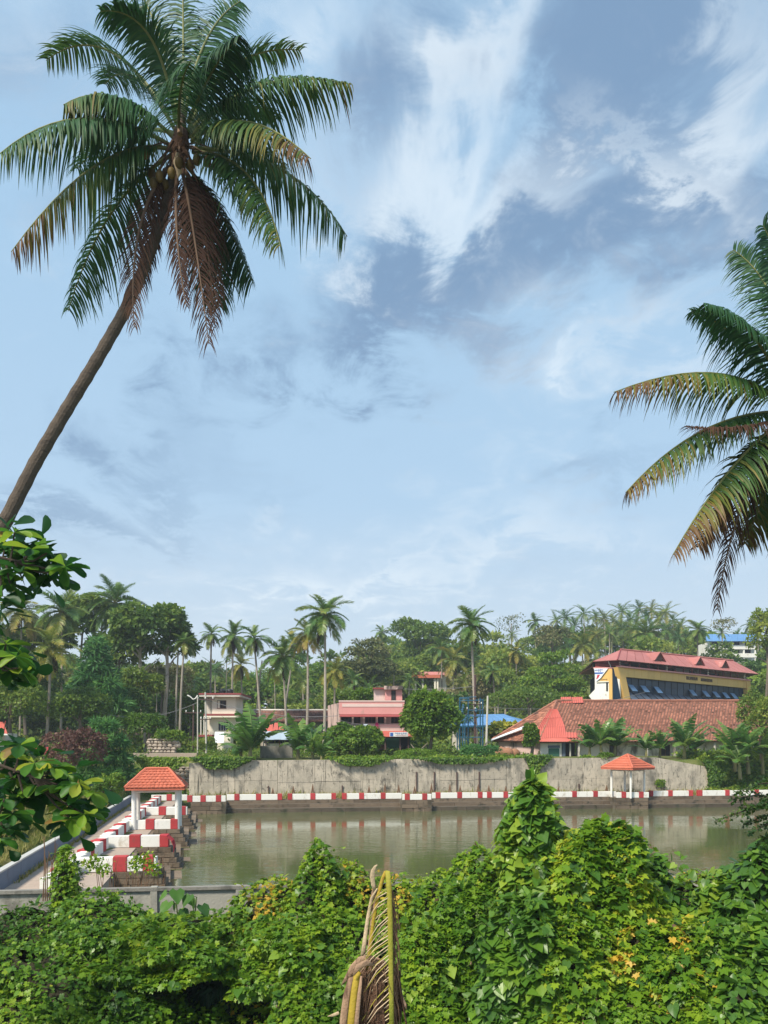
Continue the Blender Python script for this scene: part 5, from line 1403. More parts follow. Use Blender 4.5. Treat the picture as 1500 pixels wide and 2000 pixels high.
def frond_np(P0, P1, P2, npair, llen, lw, rng, droop=0.5, hint=(0, 0, 1), segs=3, start=0.12, fwd=0.75, gap=0.0, tint0=0.4, tip=0.0, rad=0.03, vee=0.25, ragged=0.1, rseg=9):
    """one pinnate frond along a quadratic curve: leaflets as bent strips plus the rib as a tube"""
    P0, P1, P2 = [np.array(p, dtype=float) for p in (P0, P1, P2)]
    ts = np.linspace(start, 0.99, npair); ts = np.repeat(ts, 2) + rng.normal(0, 0.004, npair * 2)
    ts = ts.clip(0, 1)
    sgn = np.tile([1.0, -1.0], npair)
    keep = rng.random(npair * 2) > gap
    ts, sgn = ts[keep], sgn[keep]
    n = len(ts)
    b = bez(P0, P1, P2, ts)
    tg = nrmz(2 * (1 - ts)[:, None] * (P1 - P0) + 2 * ts[:, None] * (P2 - P1))
    h = np.array(hint, dtype=float)
    side = nrmz(np.cross(tg, h)); up = np.cross(side, tg)
    prof = np.interp(ts, [start, start + .15, .5, .8, 1.0], [0.55, 0.95, 1.0, 0.72, 0.35])
    L = llen * prof * (1 + ragged * rng.normal(size=n))
    d0 = nrmz(side * sgn[:, None] + tg * (fwd * (0.6 + 0.9 * ts))[:, None] + up * vee + rng.normal(0, 0.07, (n, 3)))
    W = nrmz(tg - d0 * (tg * d0).sum(1)[:, None])
    W = nrmz(W + 0.5 * up * sgn[:, None] * rng.normal(0.2, 0.5, n)[:, None])
    wprof = {2: [0.8, 0.75, 0.06], 3: [0.7, 1.0, 0.7, 0.05], 1: [1.0, 0.1], 4: [0.7, 1, 0.9, 0.55, 0.05]}[segs]
    p = b.copy(); dcur = d0.copy(); rows = []
    g = np.array([0, 0, -1.0])
    dr = droop * (1 + 0.25 * rng.normal(size=n))
    for k in range(segs + 1):
        hw = lw * 0.5 * wprof[k] * np.minimum(1, .6 + prof * .5)
        rows.append(np.stack([p - W * hw[:, None], p + W * hw[:, None]], 1))
        if k < segs:
            p = p + dcur * (L / segs)[:, None]
            dcur = nrmz(dcur + g * (dr / segs * 1.6)[:, None])
    V_ = np.concatenate(rows, 1).reshape(-1, 3)          # per leaflet: (segs+1)*2 verts
    kk = (segs + 1) * 2
    o = (np.arange(n) * kk)[:, None]
    fc = np.concatenate([np.stack([o[:, 0] + 2 * k, o[:, 0] + 2 * k + 1, o[:, 0] + 2 * k + 3, o[:, 0] + 2 * k + 2], 1) for k in range(segs)])
    tt = tint0 + rng.normal(0, 0.09, n) + tip * np.clip((ts - .35) / .65, 0, 1) ** 1.3
    tint = np.clip(np.repeat(tt, kk) + np.tile(np.repeat(np.linspace(0, .5, segs + 1), 2), n) * max(tip, 0) * .6, 0, 1)
    # rib
    tr_ = np.linspace(0, 1, rseg); rb = bez(P0, P1, P2, tr_); m = MB()
    m.tube([Vector(q) for q in rb], [rad * (1.0 - 0.85 * q) + .002 for q in tr_], 5)
    rv = np.array([tuple(q) for q in m.v]); rf4 = np.array([f for f in m.f if len(f) == 4]) + len(V_)
    mi = np.concatenate([np.zeros(len(fc), int), np.ones(len(rf4), int)])
    return np.concatenate([V_, rv]), np.concatenate([fc, rf4]), np.concatenate([tint, np.full(len(rv), .5)]), mi


# proto fronds for the palms across the pond: along +X, unit = metres
PROTO = {}
def proto_fronds(key, mat, mat_r, L, npair, llen, lw, tint0, tip, seed):
    rng = np.random.default_rng(seed); out = []
    for kind, e0, bendz in (('up', 72, 38), ('up', 58, 50), ('mid', 38, 62), ('mid', 26, 66), ('flat', 8, 66), ('flat', -6, 60), ('low', -26, 50), ('low', -44, 36)):
        a = math.radians(e0); a2 = math.radians(e0 - bendz)
        p1 = np.array([math.cos(a), 0, math.sin(a)]) * L * .5
        p2 = p1 + np.array([math.cos(a2), 0, math.sin(a2)]) * L * .55
        hint = (0, 0, 1) if abs(e0) < 60 else (-0.6, 0, 0.6)
        v, f, t_, mi = frond_np((0, 0, 0), p1, p2, npair, llen, lw, rng, droop=.55 + (.15 if e0 < 10 else 0), hint=hint, segs=2, tint0=tint0 + (0.16 if e0 < -10 else 0), tip=tip, rad=.05, rseg=5)
        out.append((kind, np_mesh('frond', v, [f], [G[mat], M[mat_r]], t_, mi)))
    rng2 = np.random.default_rng(seed + 5)
    p1 = np.array([.25, 0, -.35]) * L; p2 = np.array([.3, 0, -.95]) * L
    v, f, t_, mi = frond_np((0, 0, 0), p1, p2, npair, llen * .8, lw, rng2, droop=1.2, hint=(0, 0, 1), segs=2, tint0=.4, rad=.04, rseg=5)
    out.append(('dead', np_mesh('frond', v, [f], [G['palm_dead'], M['rachis_dead']], t_, mi)))
    PROTO[key] = out


proto_fronds('green', 'palm_far', 'rachis', 3.6, 34, 1.05, 0.11, 0.38, 0.15, 21)
proto_fronds('yellow', 'palm_yellow', 'rachis', 3.6, 34, 1.05, 0.11, 0.35, 0.3, 22)
proto_fronds('areca', 'tree_light', 'greenstem', 1.7, 20, 0.6, 0.1, 0.55, 0.1, 23)


def palm_trunk(mb, base, top, r, rng, lean=0.3, seg=16):
    base, top = Vector(base), Vector(top)
    ctrl = base.lerp(top, .45) + Vector((rng.uniform(-lean, lean), rng.uniform(-lean, lean) * .5, 0))
    pts, rr = [], []
    for i in range(seg + 1):
        t_ = i / seg
        pts.append(base * (1 - t_) ** 2 + ctrl * 2 * t_ * (1 - t_) + top * t_ ** 2)
        rr.append((r * (1.0 - .38 * t_) + (r * .5 * math.exp(-t_ * 18))) * (1.04 if i % 2 else .97))
    mb.tube(pts, rr, 8)


def palm(label, px, py, bpx, bpy, d, rad_px, key='green', nf=20, seed=1, group=None, tr=0.15, dead=2, name='coconut_palm', nuts=5, cat='palm', zb=None, gap_low=0.0):
    rng = np.random.default_rng(seed); rr = random.Random(seed)
    top = P(px, py, d); base = P(bpx, bpy, d)
    zg = gz(base.x, d) if zb is None else zb
    if base.z > zg: base.z = zg - .2
    L = rad_px / F * d / 2.95; nf = int(nf * 1.3)
    th = thing(name, label, cat, (base.x, base.y, max(base.z, zg)), group)
    m = MB(); palm_trunk(m, base, top, tr, rng); m.build('trunk', M['bark_pale'], th)
    o0 = top - wloc(th); ga = rr.uniform(0, 6.28)
    kinds = [p for p in PROTO[key] if p[0] != 'dead']
    for i in range(nf):
        f = (i + .5) / nf
        kk = kinds[min(int(f * (1 - gap_low) * len(kinds)), len(kinds) - 1)]
        o = link('frond', kk[1], th, o0 + Vector((0, 0, (1 - f) * .25 * L)))
        s = L * rr.uniform(.85, 1.1) * (0.8 if f < .12 else 1)
        o.rotation_euler = (rr.uniform(-.25, .25), rr.uniform(-.12, .12), ga + i * 2.4 + rr.uniform(-.25, .25)); o.scale = (s, s, s)
    dd = PROTO[key][-1]
    if dd[0] == 'dead':
        for i in range(dead):
            o = link('frond', dd[1], th, o0 + Vector((0, 0, -.15 * L))); o['label'] = 'dry brown hanging frond'
            s = L * rr.uniform(.6, .85); o.rotation_euler = (0, 0, rr.uniform(0, 6.28)); o.scale = (s, s, s)
    for i in range(nuts):
        an = rr.uniform(0, 6.28); m = MB(); q = top + Vector((math.cos(an) * .32, math.sin(an) * .32, rr.uniform(-.5, -.15)))
        m.ball(q, .15, 7, 5, (1, 1, 1.25)); m.build('coconut', M['coconut'], th)
    return th


def joined_crown(key, seed, nf=16):
    """all fronds of a far palm in one crown mesh"""
    rng = np.random.default_rng(seed); VV, FF, TT, k = [], [], [], 0
    for i in range(nf):
        f = (i + .5) / nf; e0 = 75 - 125 * f + rng.normal(0, 7); a = math.radians(e0); a2 = math.radians(e0 - rng.uniform(38, 66)); L = rng.uniform(3.1, 3.9)
        az = i * 2.4 + rng.uniform(-.3, .3); ca, sa = math.cos(az), math.sin(az)
        p1 = np.array([math.cos(a) * ca, math.cos(a) * sa, math.sin(a)]) * L * .5
        p2 = p1 + np.array([math.cos(a2) * ca, math.cos(a2) * sa, math.sin(a2)]) * L * .55
        v, fc, t_, mi = frond_np((0, 0, 0), p1, p2, 15, .95, .16, rng, droop=.6, segs=1, tint0=.35 + .25 * f, tip=.12, rad=.06, rseg=4,
                                 hint=(0, 0, 1) if abs(e0) < 60 else (-.6 * ca, -.6 * sa, .6))
        VV.append(v); FF.append(fc + k); TT.append(t_); k += len(v)
    return np_mesh('crown', np.concatenate(VV), [np.concatenate(FF)], G['palm_yellow' if key == 'yellow' else 'palm_far'], np.concatenate(TT))


FAR_CROWNS = [joined_crown('green', 50 + i) for i in range(5)] + [joined_crown('yellow', 60)]


def far_palm(label, px, py, d, rad_px, seed, group, var=0, base_py=None):
    rng = np.random.default_rng(seed); top = P(px, py, d)
    zb = gz(top.x, d)
    th = thing('coconut_palm', label, 'palm', (top.x, top.y, min(zb, top.z - 3)), group)
    m = MB(); palm_trunk(m, (top.x + rng.uniform(-.5, .5), top.y, min(zb, top.z - 3) - .3), top, .16, rng, .5, 9); m.build('trunk', M['bark_pale'], th)
    o = link('crown', FAR_CROWNS[var], th, top - wloc(th)); s = rad_px / F * d / 2.8
    o.scale = (s, s, s); o.rotation_euler = (0, 0, rng.uniform(0, 6.28))
    return th


# ------------------------------------------------------------------ the tall leaning palm at the left
def px_frond(pts, dz, name, parent, mats, rng, npair=108, llen=0.92, lw=0.034, **kw):
    """frond through three photo points (base, middle, tip) with its own depths"""
    D = pts[0][2]
    b0, b1, b2 = P(pts[0][0], pts[0][1], D), P(pts[1][0], pts[1][1], D + dz * .55), P(pts[2][0], pts[2][1], D + dz)
    ctrl = b1 * 2 - (b0 + b2) * .5
    tg = (b2 - b0).normalized()
    hint = kw.pop('hint', None)
    if tg.z > .6: kw['vee'] = .05; kw['droop'] = .9
    if tg.z > .6: kw['llen'] = .62 if 'llen' not in kw else kw['llen']
    llen = kw.pop('llen', llen)
    if hint is None:
        hint = (0, 0, 1) if abs(tg.z) < .8 else (0, -1 if dz <= 0 else 1, .25)
    v, f, t_, mi = frond_np(b0, ctrl, b2, npair, llen, lw, rng, segs=4, hint=hint, rseg=14, rad=.034, **kw)
    o0 = np.array(wloc(parent))
    return link(name, np_mesh(name, v - o0, [f], mats, t_, mi), parent)


DP = 13.0
crown_c = P(352, 285, DP)
lp_base = P(-235, 1700, 11.2); lp_base.z = gz(lp_base.x, lp_base.y)
lp = thing('coconut_palm', 'tall leaning coconut palm in the left foreground with brown dead fronds', 'palm', lp_base)
rng = np.random.default_rng(5)
tp = [lp_base - Vector((0, 0, .2)), P(-120, 1330, 11.6), P(-42, 1120, 11.9), P(12, 1015, 12.1), P(68, 905, 12.3), P(130, 800, 12.5), P(188, 705, 12.6), P(240, 615, 12.75), P(283, 520, 12.9), P(318, 425, 13.0), P(338, 350, 13.0), P(350, 290, 13.0)]
fine_pts, fine_r = [], []
for i in range(len(tp) - 1):
    for k in range(9):
        f = k / 9; q = tp[i].lerp(tp[i + 1], f)
        a_ = (i + f) / (len(tp) - 1)
        fine_pts.append(q); fine_r.append((0.112 - 0.03 * a_ + (0.12 * math.exp(-a_ * 14))) * (1.05 if k % 3 == 0 else 0.985 + rng.normal(0, .008)))
sm = [fine_pts[0]] + [(fine_pts[i - 1] + fine_pts[i] * 2 + fine_pts[i + 1]) / 4 for i in range(1, len(fine_pts) - 1)] + [fine_pts[-1]]
m = MB(); m.tube(sm, fine_r, 14); m.build('trunk', M['bark'], lp)
GM, DM = [G['palm'], M['rachis']], [G['palm_dead'], M['rachis_dead']]
lf = [  # base, middle, tip (photo px), depth change, tint, tip yellowing, options
    ((335, 285), (165, 232), (0, 300), -1.6, .40, .25, {}),
    ((343, 255), (215, 100), (90, 118), 1.2, .42, .22, {}),
    ((338, 268), (228, 192), (124, 205), -1.0, .42, .35, {}),
    ((343, 240), (292, 70), (196, 22), -.9, .35, .05, {}),
    ((356, 232), (358, 90), (356, -70), .9, .35, .0, {}),
    ((346, 232), (312, 70), (240, -70), 1.3, .33, .0, {}),
    ((360, 232), (402, 80), (470, 2), 1.0, .35, .1, {}),
    ((366, 240), (420, 130), (472, 70), -1.4, .33, .0, {}),
    ((350, 262), (352, 180), (372, 120), -2.6, .34, .0, {}),
    ((340, 250), (262, 150), (205, 165), 2.2, .32, .0, {}),
    ((346, 262), (240, 262), (150, 330), 2.4, .36, .2, {}),
    ((366, 268), (460, 262), (560, 330), 2.2, .36, .2, {}),
    ((366, 258), (455, 128), (588, 98), .8, .42, .3, {}),
    ((372, 270), (505, 168), (686, 165), -.5, .42, .3, {}),
    ((374, 276), (480, 238), (607, 310), -1.4, .52, .42, {}),
    ((380, 290), (555, 335), (678, 462), .6, .45, .2, dict(gap=.3)),
    ((376, 297), (482, 340), (548, 482), -.8, .42, .3, dict(droop=1.4)),
    ((336, 292), (190, 322), (22, 492), -.9, .46, .55, {}),
    ((336, 302), (215, 420), (133, 608), .9, .36, .1, dict(droop=1.2)),
    ((358, 318), (432, 420), (494, 552), 1.0, .3, .0, dict(droop=1.2)),
    ((352, 320), (408, 450), (428, 600), 1.5, .3, .0, dict(droop=1.4)),
    ((368, 262), (450, 200), (540, 235), 2.0, .34, .1, {}),
]
for i, (b, mpt, tpt, dz, t0, tipy, kw) in enumerate(lf):
    kw2 = dict(tint0=t0, tip=tipy, droop=1.35, fwd=.5, vee=-.55, ragged=.18); kw2.update(kw)
    px_frond([(*b, DP), mpt, tpt], dz, 'frond', lp, GM, rng, **kw2)
for b, mpt, tpt, dz, t0, ll in (((354, 330), (376, 440), (408, 672), -.5, .42, .55), ((360, 332), (396, 430), (420, 640), -.2, .3, .5), ((330, 325), (272, 450), (262, 640), -.4, .45, .42), ((346, 335), (346, 460), (364, 598), -.6, .4, .3), ((322, 330), (300, 430), (282, 560), .3, .35, .35)):
    o = px_frond([(*b, DP - .1), mpt, tpt], dz, 'frond', lp, DM, rng, npair=84, llen=ll * 1.3, lw=.02, fwd=1.0, vee=0.0, droop=1.1, tint0=t0, tip=.1, ragged=.25, hint=(0, -1, .2))
    o['label'] = 'dry brown hanging frond'
nut_px = [(284, 300, -.25), (405, 315, -.3), (424, 327, -.2), (412, 300, .2), (335, 338, -.35), (350, 318, -.4), (385, 312, -.3), (312, 345, -.3), (300, 358, -.2), (296, 340, .1), (322, 360, -.1), (310, 372, .1), (338, 322, .2), (372, 322, -.25)]
for px, py, dz in nut_px:
    p = P(px, py, DP + dz); m = MB(); m.ball(p, .07, 10, 7, (1, 1, 1.35)); m.build('coconut', M['coconut'], lp, smooth=True)
    m = MB(); m.tube([p + Vector((0, 0, .1)), p.lerp(P(350, 285, DP), .5) + Vector((0, 0, .12)), P(350, 285, DP)], [.012, .014, .02], 4); m.build('stalk', M['rachis_dead'], lp)
m = MB(); m.tube([P(347, 300, DP - .3), P(345, 318, DP - .33), P(350, 335, DP - .33), P(347, 348, DP - .32)], [.03, .06, .05, .01], 8); m.build('spathe', M['sheath_pale'], lp)
m = MB(); m.tube([P(352, 262, DP - .25), P(353, 235, DP - .2), P(349, 205, DP - .1)], [.05, .04, .02], 8); m.build('leaf_base', M['sheath'], lp)
for k in range(16):
    an = rng.uniform(0, 6.28); q = P(352 + 14 * math.cos(an), 288 + rng.uniform(-22, 30), DP - .18 + .15 * math.sin(an)); e = q + Vector((rng.normal(0, .1), rng.normal(0, .08), -rng.uniform(.15, .5)))
    m = MB(); m.tube([q, q.lerp(e, .5) + Vector((0, -.04, .02)), e], [.03, .022, .006], 5); m.build('fibre_strip', M['fibre'], lp)
m = MB(); m.tube([P(346, 322, DP), P(350, 300, DP), P(353, 280, DP), P(354, 258, DP), P(355, 225, DP)], [.1, .14, .15, .11, .05], 12); m.build('crown_heart', M['fibre'], lp)

# ------------------------------------------------------------------ the palm at the right edge
rp = thing('coconut_palm', 'coconut palm at the right edge, only its drooping left-hand fronds in view', 'palm', (PX(1640, 13), 13.2, gz(PX(1640, 13), 13.2)))
rng = np.random.default_rng(8)
top = P(1545, 812, DP); bb_ = Vector(rp.location)
cpts = [bb_ - Vector((0, 0, .2)), bb_ + Vector((.1, 0, 2.5)), bb_.lerp(top, .6) + Vector((.25, 0, 0)), bb_.lerp(top, .85) + Vector((.12, 0, 0)), top]
m = MB(); m.tube([q for i in range(4) for q in [cpts[i].lerp(cpts[i + 1], k / 8) for k in range(8)]] + [top], [(.15 - .05 * i / 32) * (1.05 if i % 3 == 0 else .98) for i in range(33)], 12); m.build('trunk', M['bark'], rp)
rf_ = [
    ((1535, 800), (1400, 730), (1199, 766), -1.0, .52, .5, dict(droop=1.4)),
    ((1538, 804), (1375, 840), (1222, 962), -.6, .5, .5, dict(droop=1.4)),
    ((1536, 815), (1425, 920), (1314, 1084), -.9, .56, .55, dict(droop=1.0)),
    ((1540, 820), (1440, 930), (1362, 1070), .5, .62, .5, dict(droop=1.2)),
    ((1535, 790), (1450, 668), (1350, 608), .7, .36, .1, {}),
    ((1538, 785), (1470, 655), (1374, 592), -1.0, .36, .1, {}),
    ((1550, 770), (1512, 590), (1432, 488), .6, .36, .1, {}),
    ((1552, 770), (1530, 570), (1490, 440), -.8, .34, .0, {}),
    ((1555, 830), (1500, 950), (1456, 1062), .9, .5, .4, dict(droop=1.4)),
    ((1560, 770), (1580, 590), (1640, 480), .3, .36, .1, {}), ((1562, 780), (1650, 660), (1760, 640), .4, .38, .2, {}), ((1565, 800), (1700, 760), (1860, 840), -.6, .42, .3, {}),
    ((1562, 815), (1690, 880), (1800, 1040), .6, .46, .4, {}), ((1556, 825), (1600, 960), (1640, 1120), -.7, .5, .3, dict(droop=1.4)), ((1550, 775), (1560, 640), (1600, 560), -2.0, .36, .1, {}), ((1550, 790), (1560, 720), (1600, 760), 2.8, .36, .1, {}),
    ((1556, 800), (1620, 720), (1700, 700), -2.2, .38, .1, {})]
for b, mpt, tpt, dz, t0, tipy, kw in rf_:
    kw2 = dict(tint0=t0, tip=tipy, droop=1.35, fwd=.5, vee=-.55, ragged=.18); kw2.update(kw)
    px_frond([(*b, DP), mpt, tpt], dz, 'frond', rp, GM, rng, llen=.78, **kw2)
for b, mpt, tpt, dz, t0 in (((1540, 825), (1450, 985), (1400, 1192), .2, .3), ((1538, 812), (1440, 835), (1340, 832), -1.2, .35), ((1556, 830), (1540, 980), (1520, 1150), -.5, .4)):
    o = px_frond([(*b, DP), mpt, tpt], dz, 'frond', rp, DM, rng, npair=76, llen=.5, lw=.02, fwd=1.0, vee=0.0, droop=1.1, tint0=t0, tip=.1, ragged=.25); o['label'] = 'dry dark brown hanging frond'
m = MB(); m.tube([top - Vector((0, 0, .35)), top, top + Vector((0, 0, .35))], [.15, .21, .1], 12); m.build('crown_heart', M['fibre'], rp)
for k in range(9):
    an = 2 * PI * k / 9; p = top + Vector((.26 * math.cos(an), .26 * math.sin(an), -.28 - .05 * (k % 3))); m = MB(); m.ball(p, .085, 9, 6, (1, 1, 1.3)); m.build('coconut', M['coconut'], rp, smooth=True)

# ------------------------------------------------------------------ palms across the pond
MIDP = [  # label, crown px,py, trunk foot px,py, d, radius px, kind, fronds, dead
    ('tallest slim coconut palm standing left of the pink house', 634, 1203, 632, 1440, 71, 52, 'green', 20, 3),
    ('yellowish coconut palm just left of the tallest slim palm', 600, 1238, 597, 1412, 75, 40, 'yellow', 16, 3),
    ('tall coconut palm beside the blue steel frame and brown pole', 921, 1222, 934, 1452, 75, 46, 'green', 20, 1),
    ('thin dark sparse coconut palm rising behind the cream house', 413, 1240, 411, 1356, 86, 25, 'green', 13, 3),
    ('coconut palm behind the black water tanks of the cream house', 455, 1246, 447, 1352, 90, 36, 'green', 18, 3),
    ('coconut palm with leaning trunk right of the cream house', 496, 1248, 513, 1402, 80, 33, 'green', 16, 3),
    ('wide green coconut palm over the brown tiled shed', 551, 1284, 559, 1405, 79, 46, 'green', 20, 1),
    ('tall ragged coconut palm nearest the left edge of the skyline', 42, 1193, 38, 1330, 88, 50, 'yellow', 17, 3),
    ('coconut palm with yellowing skirt left of the dark rounded tree', 120, 1196, 117, 1330, 84, 54, 'green', 20, 2),
    ('highest coconut palm of the left grove, right of the dark tree', 226, 1180, 229, 1320, 90, 56, 'green', 20, 2),
    ('yellow drooping coconut palm in front of the left grove', 98, 1268, 86, 1420, 64, 58, 'yellow', 15, 3),
    ('small-crowned coconut palm on twin trunks right of the large dark tree', 360, 1256, 351, 1424, 79, 26, 'green', 14, 2),
    ('slender short palm in front of the tank-side coconut palm', 443, 1287, 444, 1350, 87, 17, 'areca', 10, 0),
    ('yellow-green coconut palm right of the tallest slim palm', 655, 1312, 656, 1384, 84, 34, 'yellow', 15, 0),
    ('lone coconut palm on the skyline above the pink house', 746, 1236, 748, 1278, 165, 21, 'green', 14, 0),
    ('yellowish coconut palm behind the left side of the tall middle palm', 884, 1292, 886, 1350, 118, 36, 'yellow', 15, 1),
    ('coconut palm with pale trunk in the middle of the right slope', 1008, 1274, 1013, 1336, 126, 26, 'yellow', 14, 2),
    ('coconut palm with short crown below the pale trunk palm', 962, 1314, 968, 1362, 112, 24, 'green', 13, 2),
    ('short-crowned palm with straight pale trunk left of the layered tree', 1034, 1316, 1036, 1364, 108, 18, 'yellow', 12, 1),
    ('coconut palm high on the skyline left of the hilltop grove', 1045, 1216, 1046, 1265, 178, 21, 'green', 14, 0),
    ('broad coconut palm right above the hotel roof', 1262, 1240, 1262, 1285, 128, 34, 'green', 18, 0),
    ('coconut palm left of the far blue-roofed block', 1362, 1232, 1363, 1275, 140, 26, 'green', 17, 1),
    ('small coconut palm in front of the far blue roof', 1410, 1236, 1411, 1270, 145, 13, 'green', 12, 0),
    ('coconut palm seen over the right end of the blue roof', 1464, 1222, 1463, 1262, 172, 15, 'green', 12, 0),
    ('coconut palm on the slope above the left hotel corner', 1137, 1262, 1138, 1330, 132, 28, 'yellow', 15, 1),
    ('areca palm between the leaning trunks behind the tiled shed', 536, 1326, 535, 1392, 88, 17, 'areca', 10, 0),
    ('thin short palm with white trunk among the left bank trees', 308, 1292, 308, 1375, 86, 17, 'areca', 10, 0),
    ('yellow crowned young palm in the lower left grove', 285, 1345, 285, 1405, 78, 22, 'yellow', 11, 1),
    ('coconut palm half hidden behind the sparse dark palm', 470, 1300, 476, 1390, 96, 30, 'yellow', 14, 2),
    ('coconut palm behind the leaning trunk right of the cream house', 575, 1262, 545, 1392, 95, 34, 'green', 15, 1),
    ('coconut palm in the gap left of the tall middle palm', 862, 1268, 864, 1330, 130, 28, 'green', 14, 1),
    ('low coconut palm between the pink house and the tallest palm', 690, 1330, 690, 1385, 96, 27, 'green', 13, 1),
]
for i, (lab, px, py, bx, by, d, rp_, key, nf, dead) in enumerate(MIDP):
    palm(lab, px, py, bx, by, d, rp_, key, nf, 100 + i, None, 0.15 if key != 'areca' else .07, dead, 'coconut_palm' if key != 'areca' else 'areca_palm', 5 if key != 'areca' and d < 100 else 0)
# bare second trunks
for lab, px, py, bx, by, d in (('bare leaning pale palm trunk right of the sparse dark palm', 348, 1275, 344, 1424, 80.5), ('pale bare palm trunk behind the brown tiled shed', 512, 1290, 502, 1392, 92)):
    m = MB(); r_ = np.random.default_rng(px); palm_trunk(m, P(bx, by, d) - Vector((0, 0, .4)), P(px, py, d), .13, r_); th = thing('bare_palm', lab, 'palm', P(bx, by, d)); m.build('trunk', M['bark_pale'], th)

# hilltop palms
hp = [(1086, 1212, 15), (1104, 1206, 21), (1140, 1198, 19), (1122, 1222, 18), (1164, 1204, 16), (1180, 1208, 21), (1198, 1214, 17), (1214, 1194, 20), (1232, 1208, 20), (1248, 1190, 19), (1262, 1204, 17), (1272, 1192, 20),
      (1286, 1206, 20), (1300, 1196, 21), (1314, 1212, 20), (1330, 1222, 17), (1095, 1240, 22), (1165, 1240, 24), (1110, 1262, 22), (1190, 1236, 22), (1215, 1230, 20), (1240, 1228, 22), (1300, 1230, 22), (1070, 1250, 20), (1325, 1246, 20), (1085, 1276, 22), (1165, 1272, 22)]
for i, (px, py, r) in enumerate(hp):
    d = 185 - 0.5 * max(0, py - 1195) + 8 * math.sin(i * 2.3)
    far_palm('hilltop palm', px, py, d, r * 1.15, 300 + i, 'coconut palms of the hilltop grove', i % 6)
hl_ = sorted([(px, o) for (px, py, r), o in zip(hp, [o for o in C.objects if o.get('group') == 'coconut palms of the hilltop grove'])], key=lambda q: q[0])
NUM = ['first', 'second', 'third', 'fourth', 'fifth', 'sixth', 'seventh', 'eighth', 'ninth', 'tenth', 'eleventh', 'twelfth', 'thirteenth', 'fourteenth', 'fifteenth', 'sixteenth', 'seventeenth', 'eighteenth', 'nineteenth', 'twentieth', 'twenty-first', 'twenty-second', 'twenty-third', 'twenty-fourth', 'twenty-fifth', 'twenty-sixth', 'twenty-seventh']
for i, (px, o) in enumerate(hl_): o['label'] = '%s coconut palm from the left in the dense grove along the right-hand hilltop' % NUM[i]
fp = [(1000, 1240, 170, 17), (1480, 1215, 165, 16), (1440, 1240, 160, 15), (700, 1270, 150, 22), (770, 1300, 125, 26), (690, 1300, 120, 24), (720, 1345, 100, 26), (940, 1290, 135, 22), (1050, 1280, 150, 20), (800, 1330, 115, 24), (985, 1345, 112, 22),
      (905, 1330, 112, 24), (420, 1310, 120, 26), (380, 1330, 115, 25), (500, 1330, 120, 26), (590, 1330, 110, 26), (620, 1360, 100, 22), (760, 1352, 108, 22), (330, 1330, 110, 22), (455, 1340, 110, 24), (1060, 1360, 118, 20)]
mslope = []
for i, (px, py, d, r) in enumerate(fp):
    mslope_o = far_palm('coconut palm among mixed trees on the middle slope', px, py, d, r, 400 + i, 'coconut palms on the middle slope', i % 6); mslope.append((px, mslope_o))
for i, (px, o) in enumerate(sorted(mslope, key=lambda q: q[0])): o['label'] = '%s coconut palm from the left among the mixed trees of the middle slope' % NUM[i]

# ------------------------------------------------------------------ particular trees
tree('evergreen_tree', 'large dense dark green tree with twin trunks left of centre skyline', 'tree', 300, 1246, 76, 66, 82, 'tree_dark', leaf=.44, n=10000, base_py=1425, seed=31, tr=.22, trunk='bark_pale', stems=2)
tree('evergreen_tree', 'dark rounded tree crown between two left skyline palms', 'tree', 163, 1212, 40, 58, 92, 'tree_dark', leaf=.46, n=4500, base_py=1380, seed=32)
tree('evergreen_tree', 'pale flowering thin crown behind the highest left palm', 'tree', 200, 1188, 20, 24, 96, 'tree_olive', leaf=.26, n=700, base_py=1380, seed=33)
tree('conical_tree', 'bright bluish-green cone-shaped tree in the left grove', 'tree', 190, 1316, 62, 68, 72, 'tree_blue', 'cone', leaf=.58, n=8000, base_py=1430, seed=34, tpl=T_LANCE, flat=.25)
tree('evergreen_tree', 'round dark bush-like tree below the bluish cone tree', 'tree', 152, 1382, 58, 46, 66, 'tree_mid', leaf=.22, n=6500, base_py=1455, seed=35)
tree('evergreen_tree', 'dark green tree at the left edge above the red roof', 'tree', 22, 1375, 62, 60, 63, 'tree_mid', leaf=.22, n=6000, base_py=1455, seed=36)
tree('evergreen_tree', 'deep green tree behind the yellow drooping palm', 'tree', 50, 1330, 70, 55, 82, 'tree_dark', leaf=.4, n=4500, base_py=1430, seed=37)
tree('layered_tree', 'feathery dark tree in flat layers beside the end wall', 'tree', 205, 1466, 60, 56, 55, 'tree_blue', 'layers', leaf=.4, n=8500, base_py=1540, seed=38, tpl=T_LANCE, flat=.75)
tree('red_shrub', 'large reddish-brown leaved shrub at the end of the lawn', 'shrub', 146, 1470, 56, 56, 50, 'red_shrub', leaf=.16, n=6000, base_py=1530, seed=39)
tree('green_shrub', 'fresh green shrub at the foot of the reddish shrub', 'shrub', 205, 1545, 34, 42, 46, 'tree_light', leaf=.15, n=3000, base_py=1590, seed=40)
tree('mango_tree', 'dense bright green mango tree right of the pink house', 'tree', 838, 1412, 52, 78, 67, 'tree_light', leaf=.3, n=11000, base_py=1475, seed=41)
tree('layered_tree', 'large light green spreading tree in layers left of the hotel', 'tree', 1080, 1326, 72, 48, 105, 'tree_light', 'layers', leaf=.36, n=7500, base_py=1400, seed=42, flat=.7)
tree('evergreen_tree', 'shadowy green tree under the layered tree', 'tree', 1030, 1370, 70, 36, 96, 'tree_mid', leaf=.3, n=4500, base_py=1420, seed=43)
tree('evergreen_tree', 'big dark dome-shaped tree on the middle skyline', 'tree', 822, 1240, 56, 34, 150, 'tree_dark', leaf=.5, n=4500, base_py=1330, seed=44)
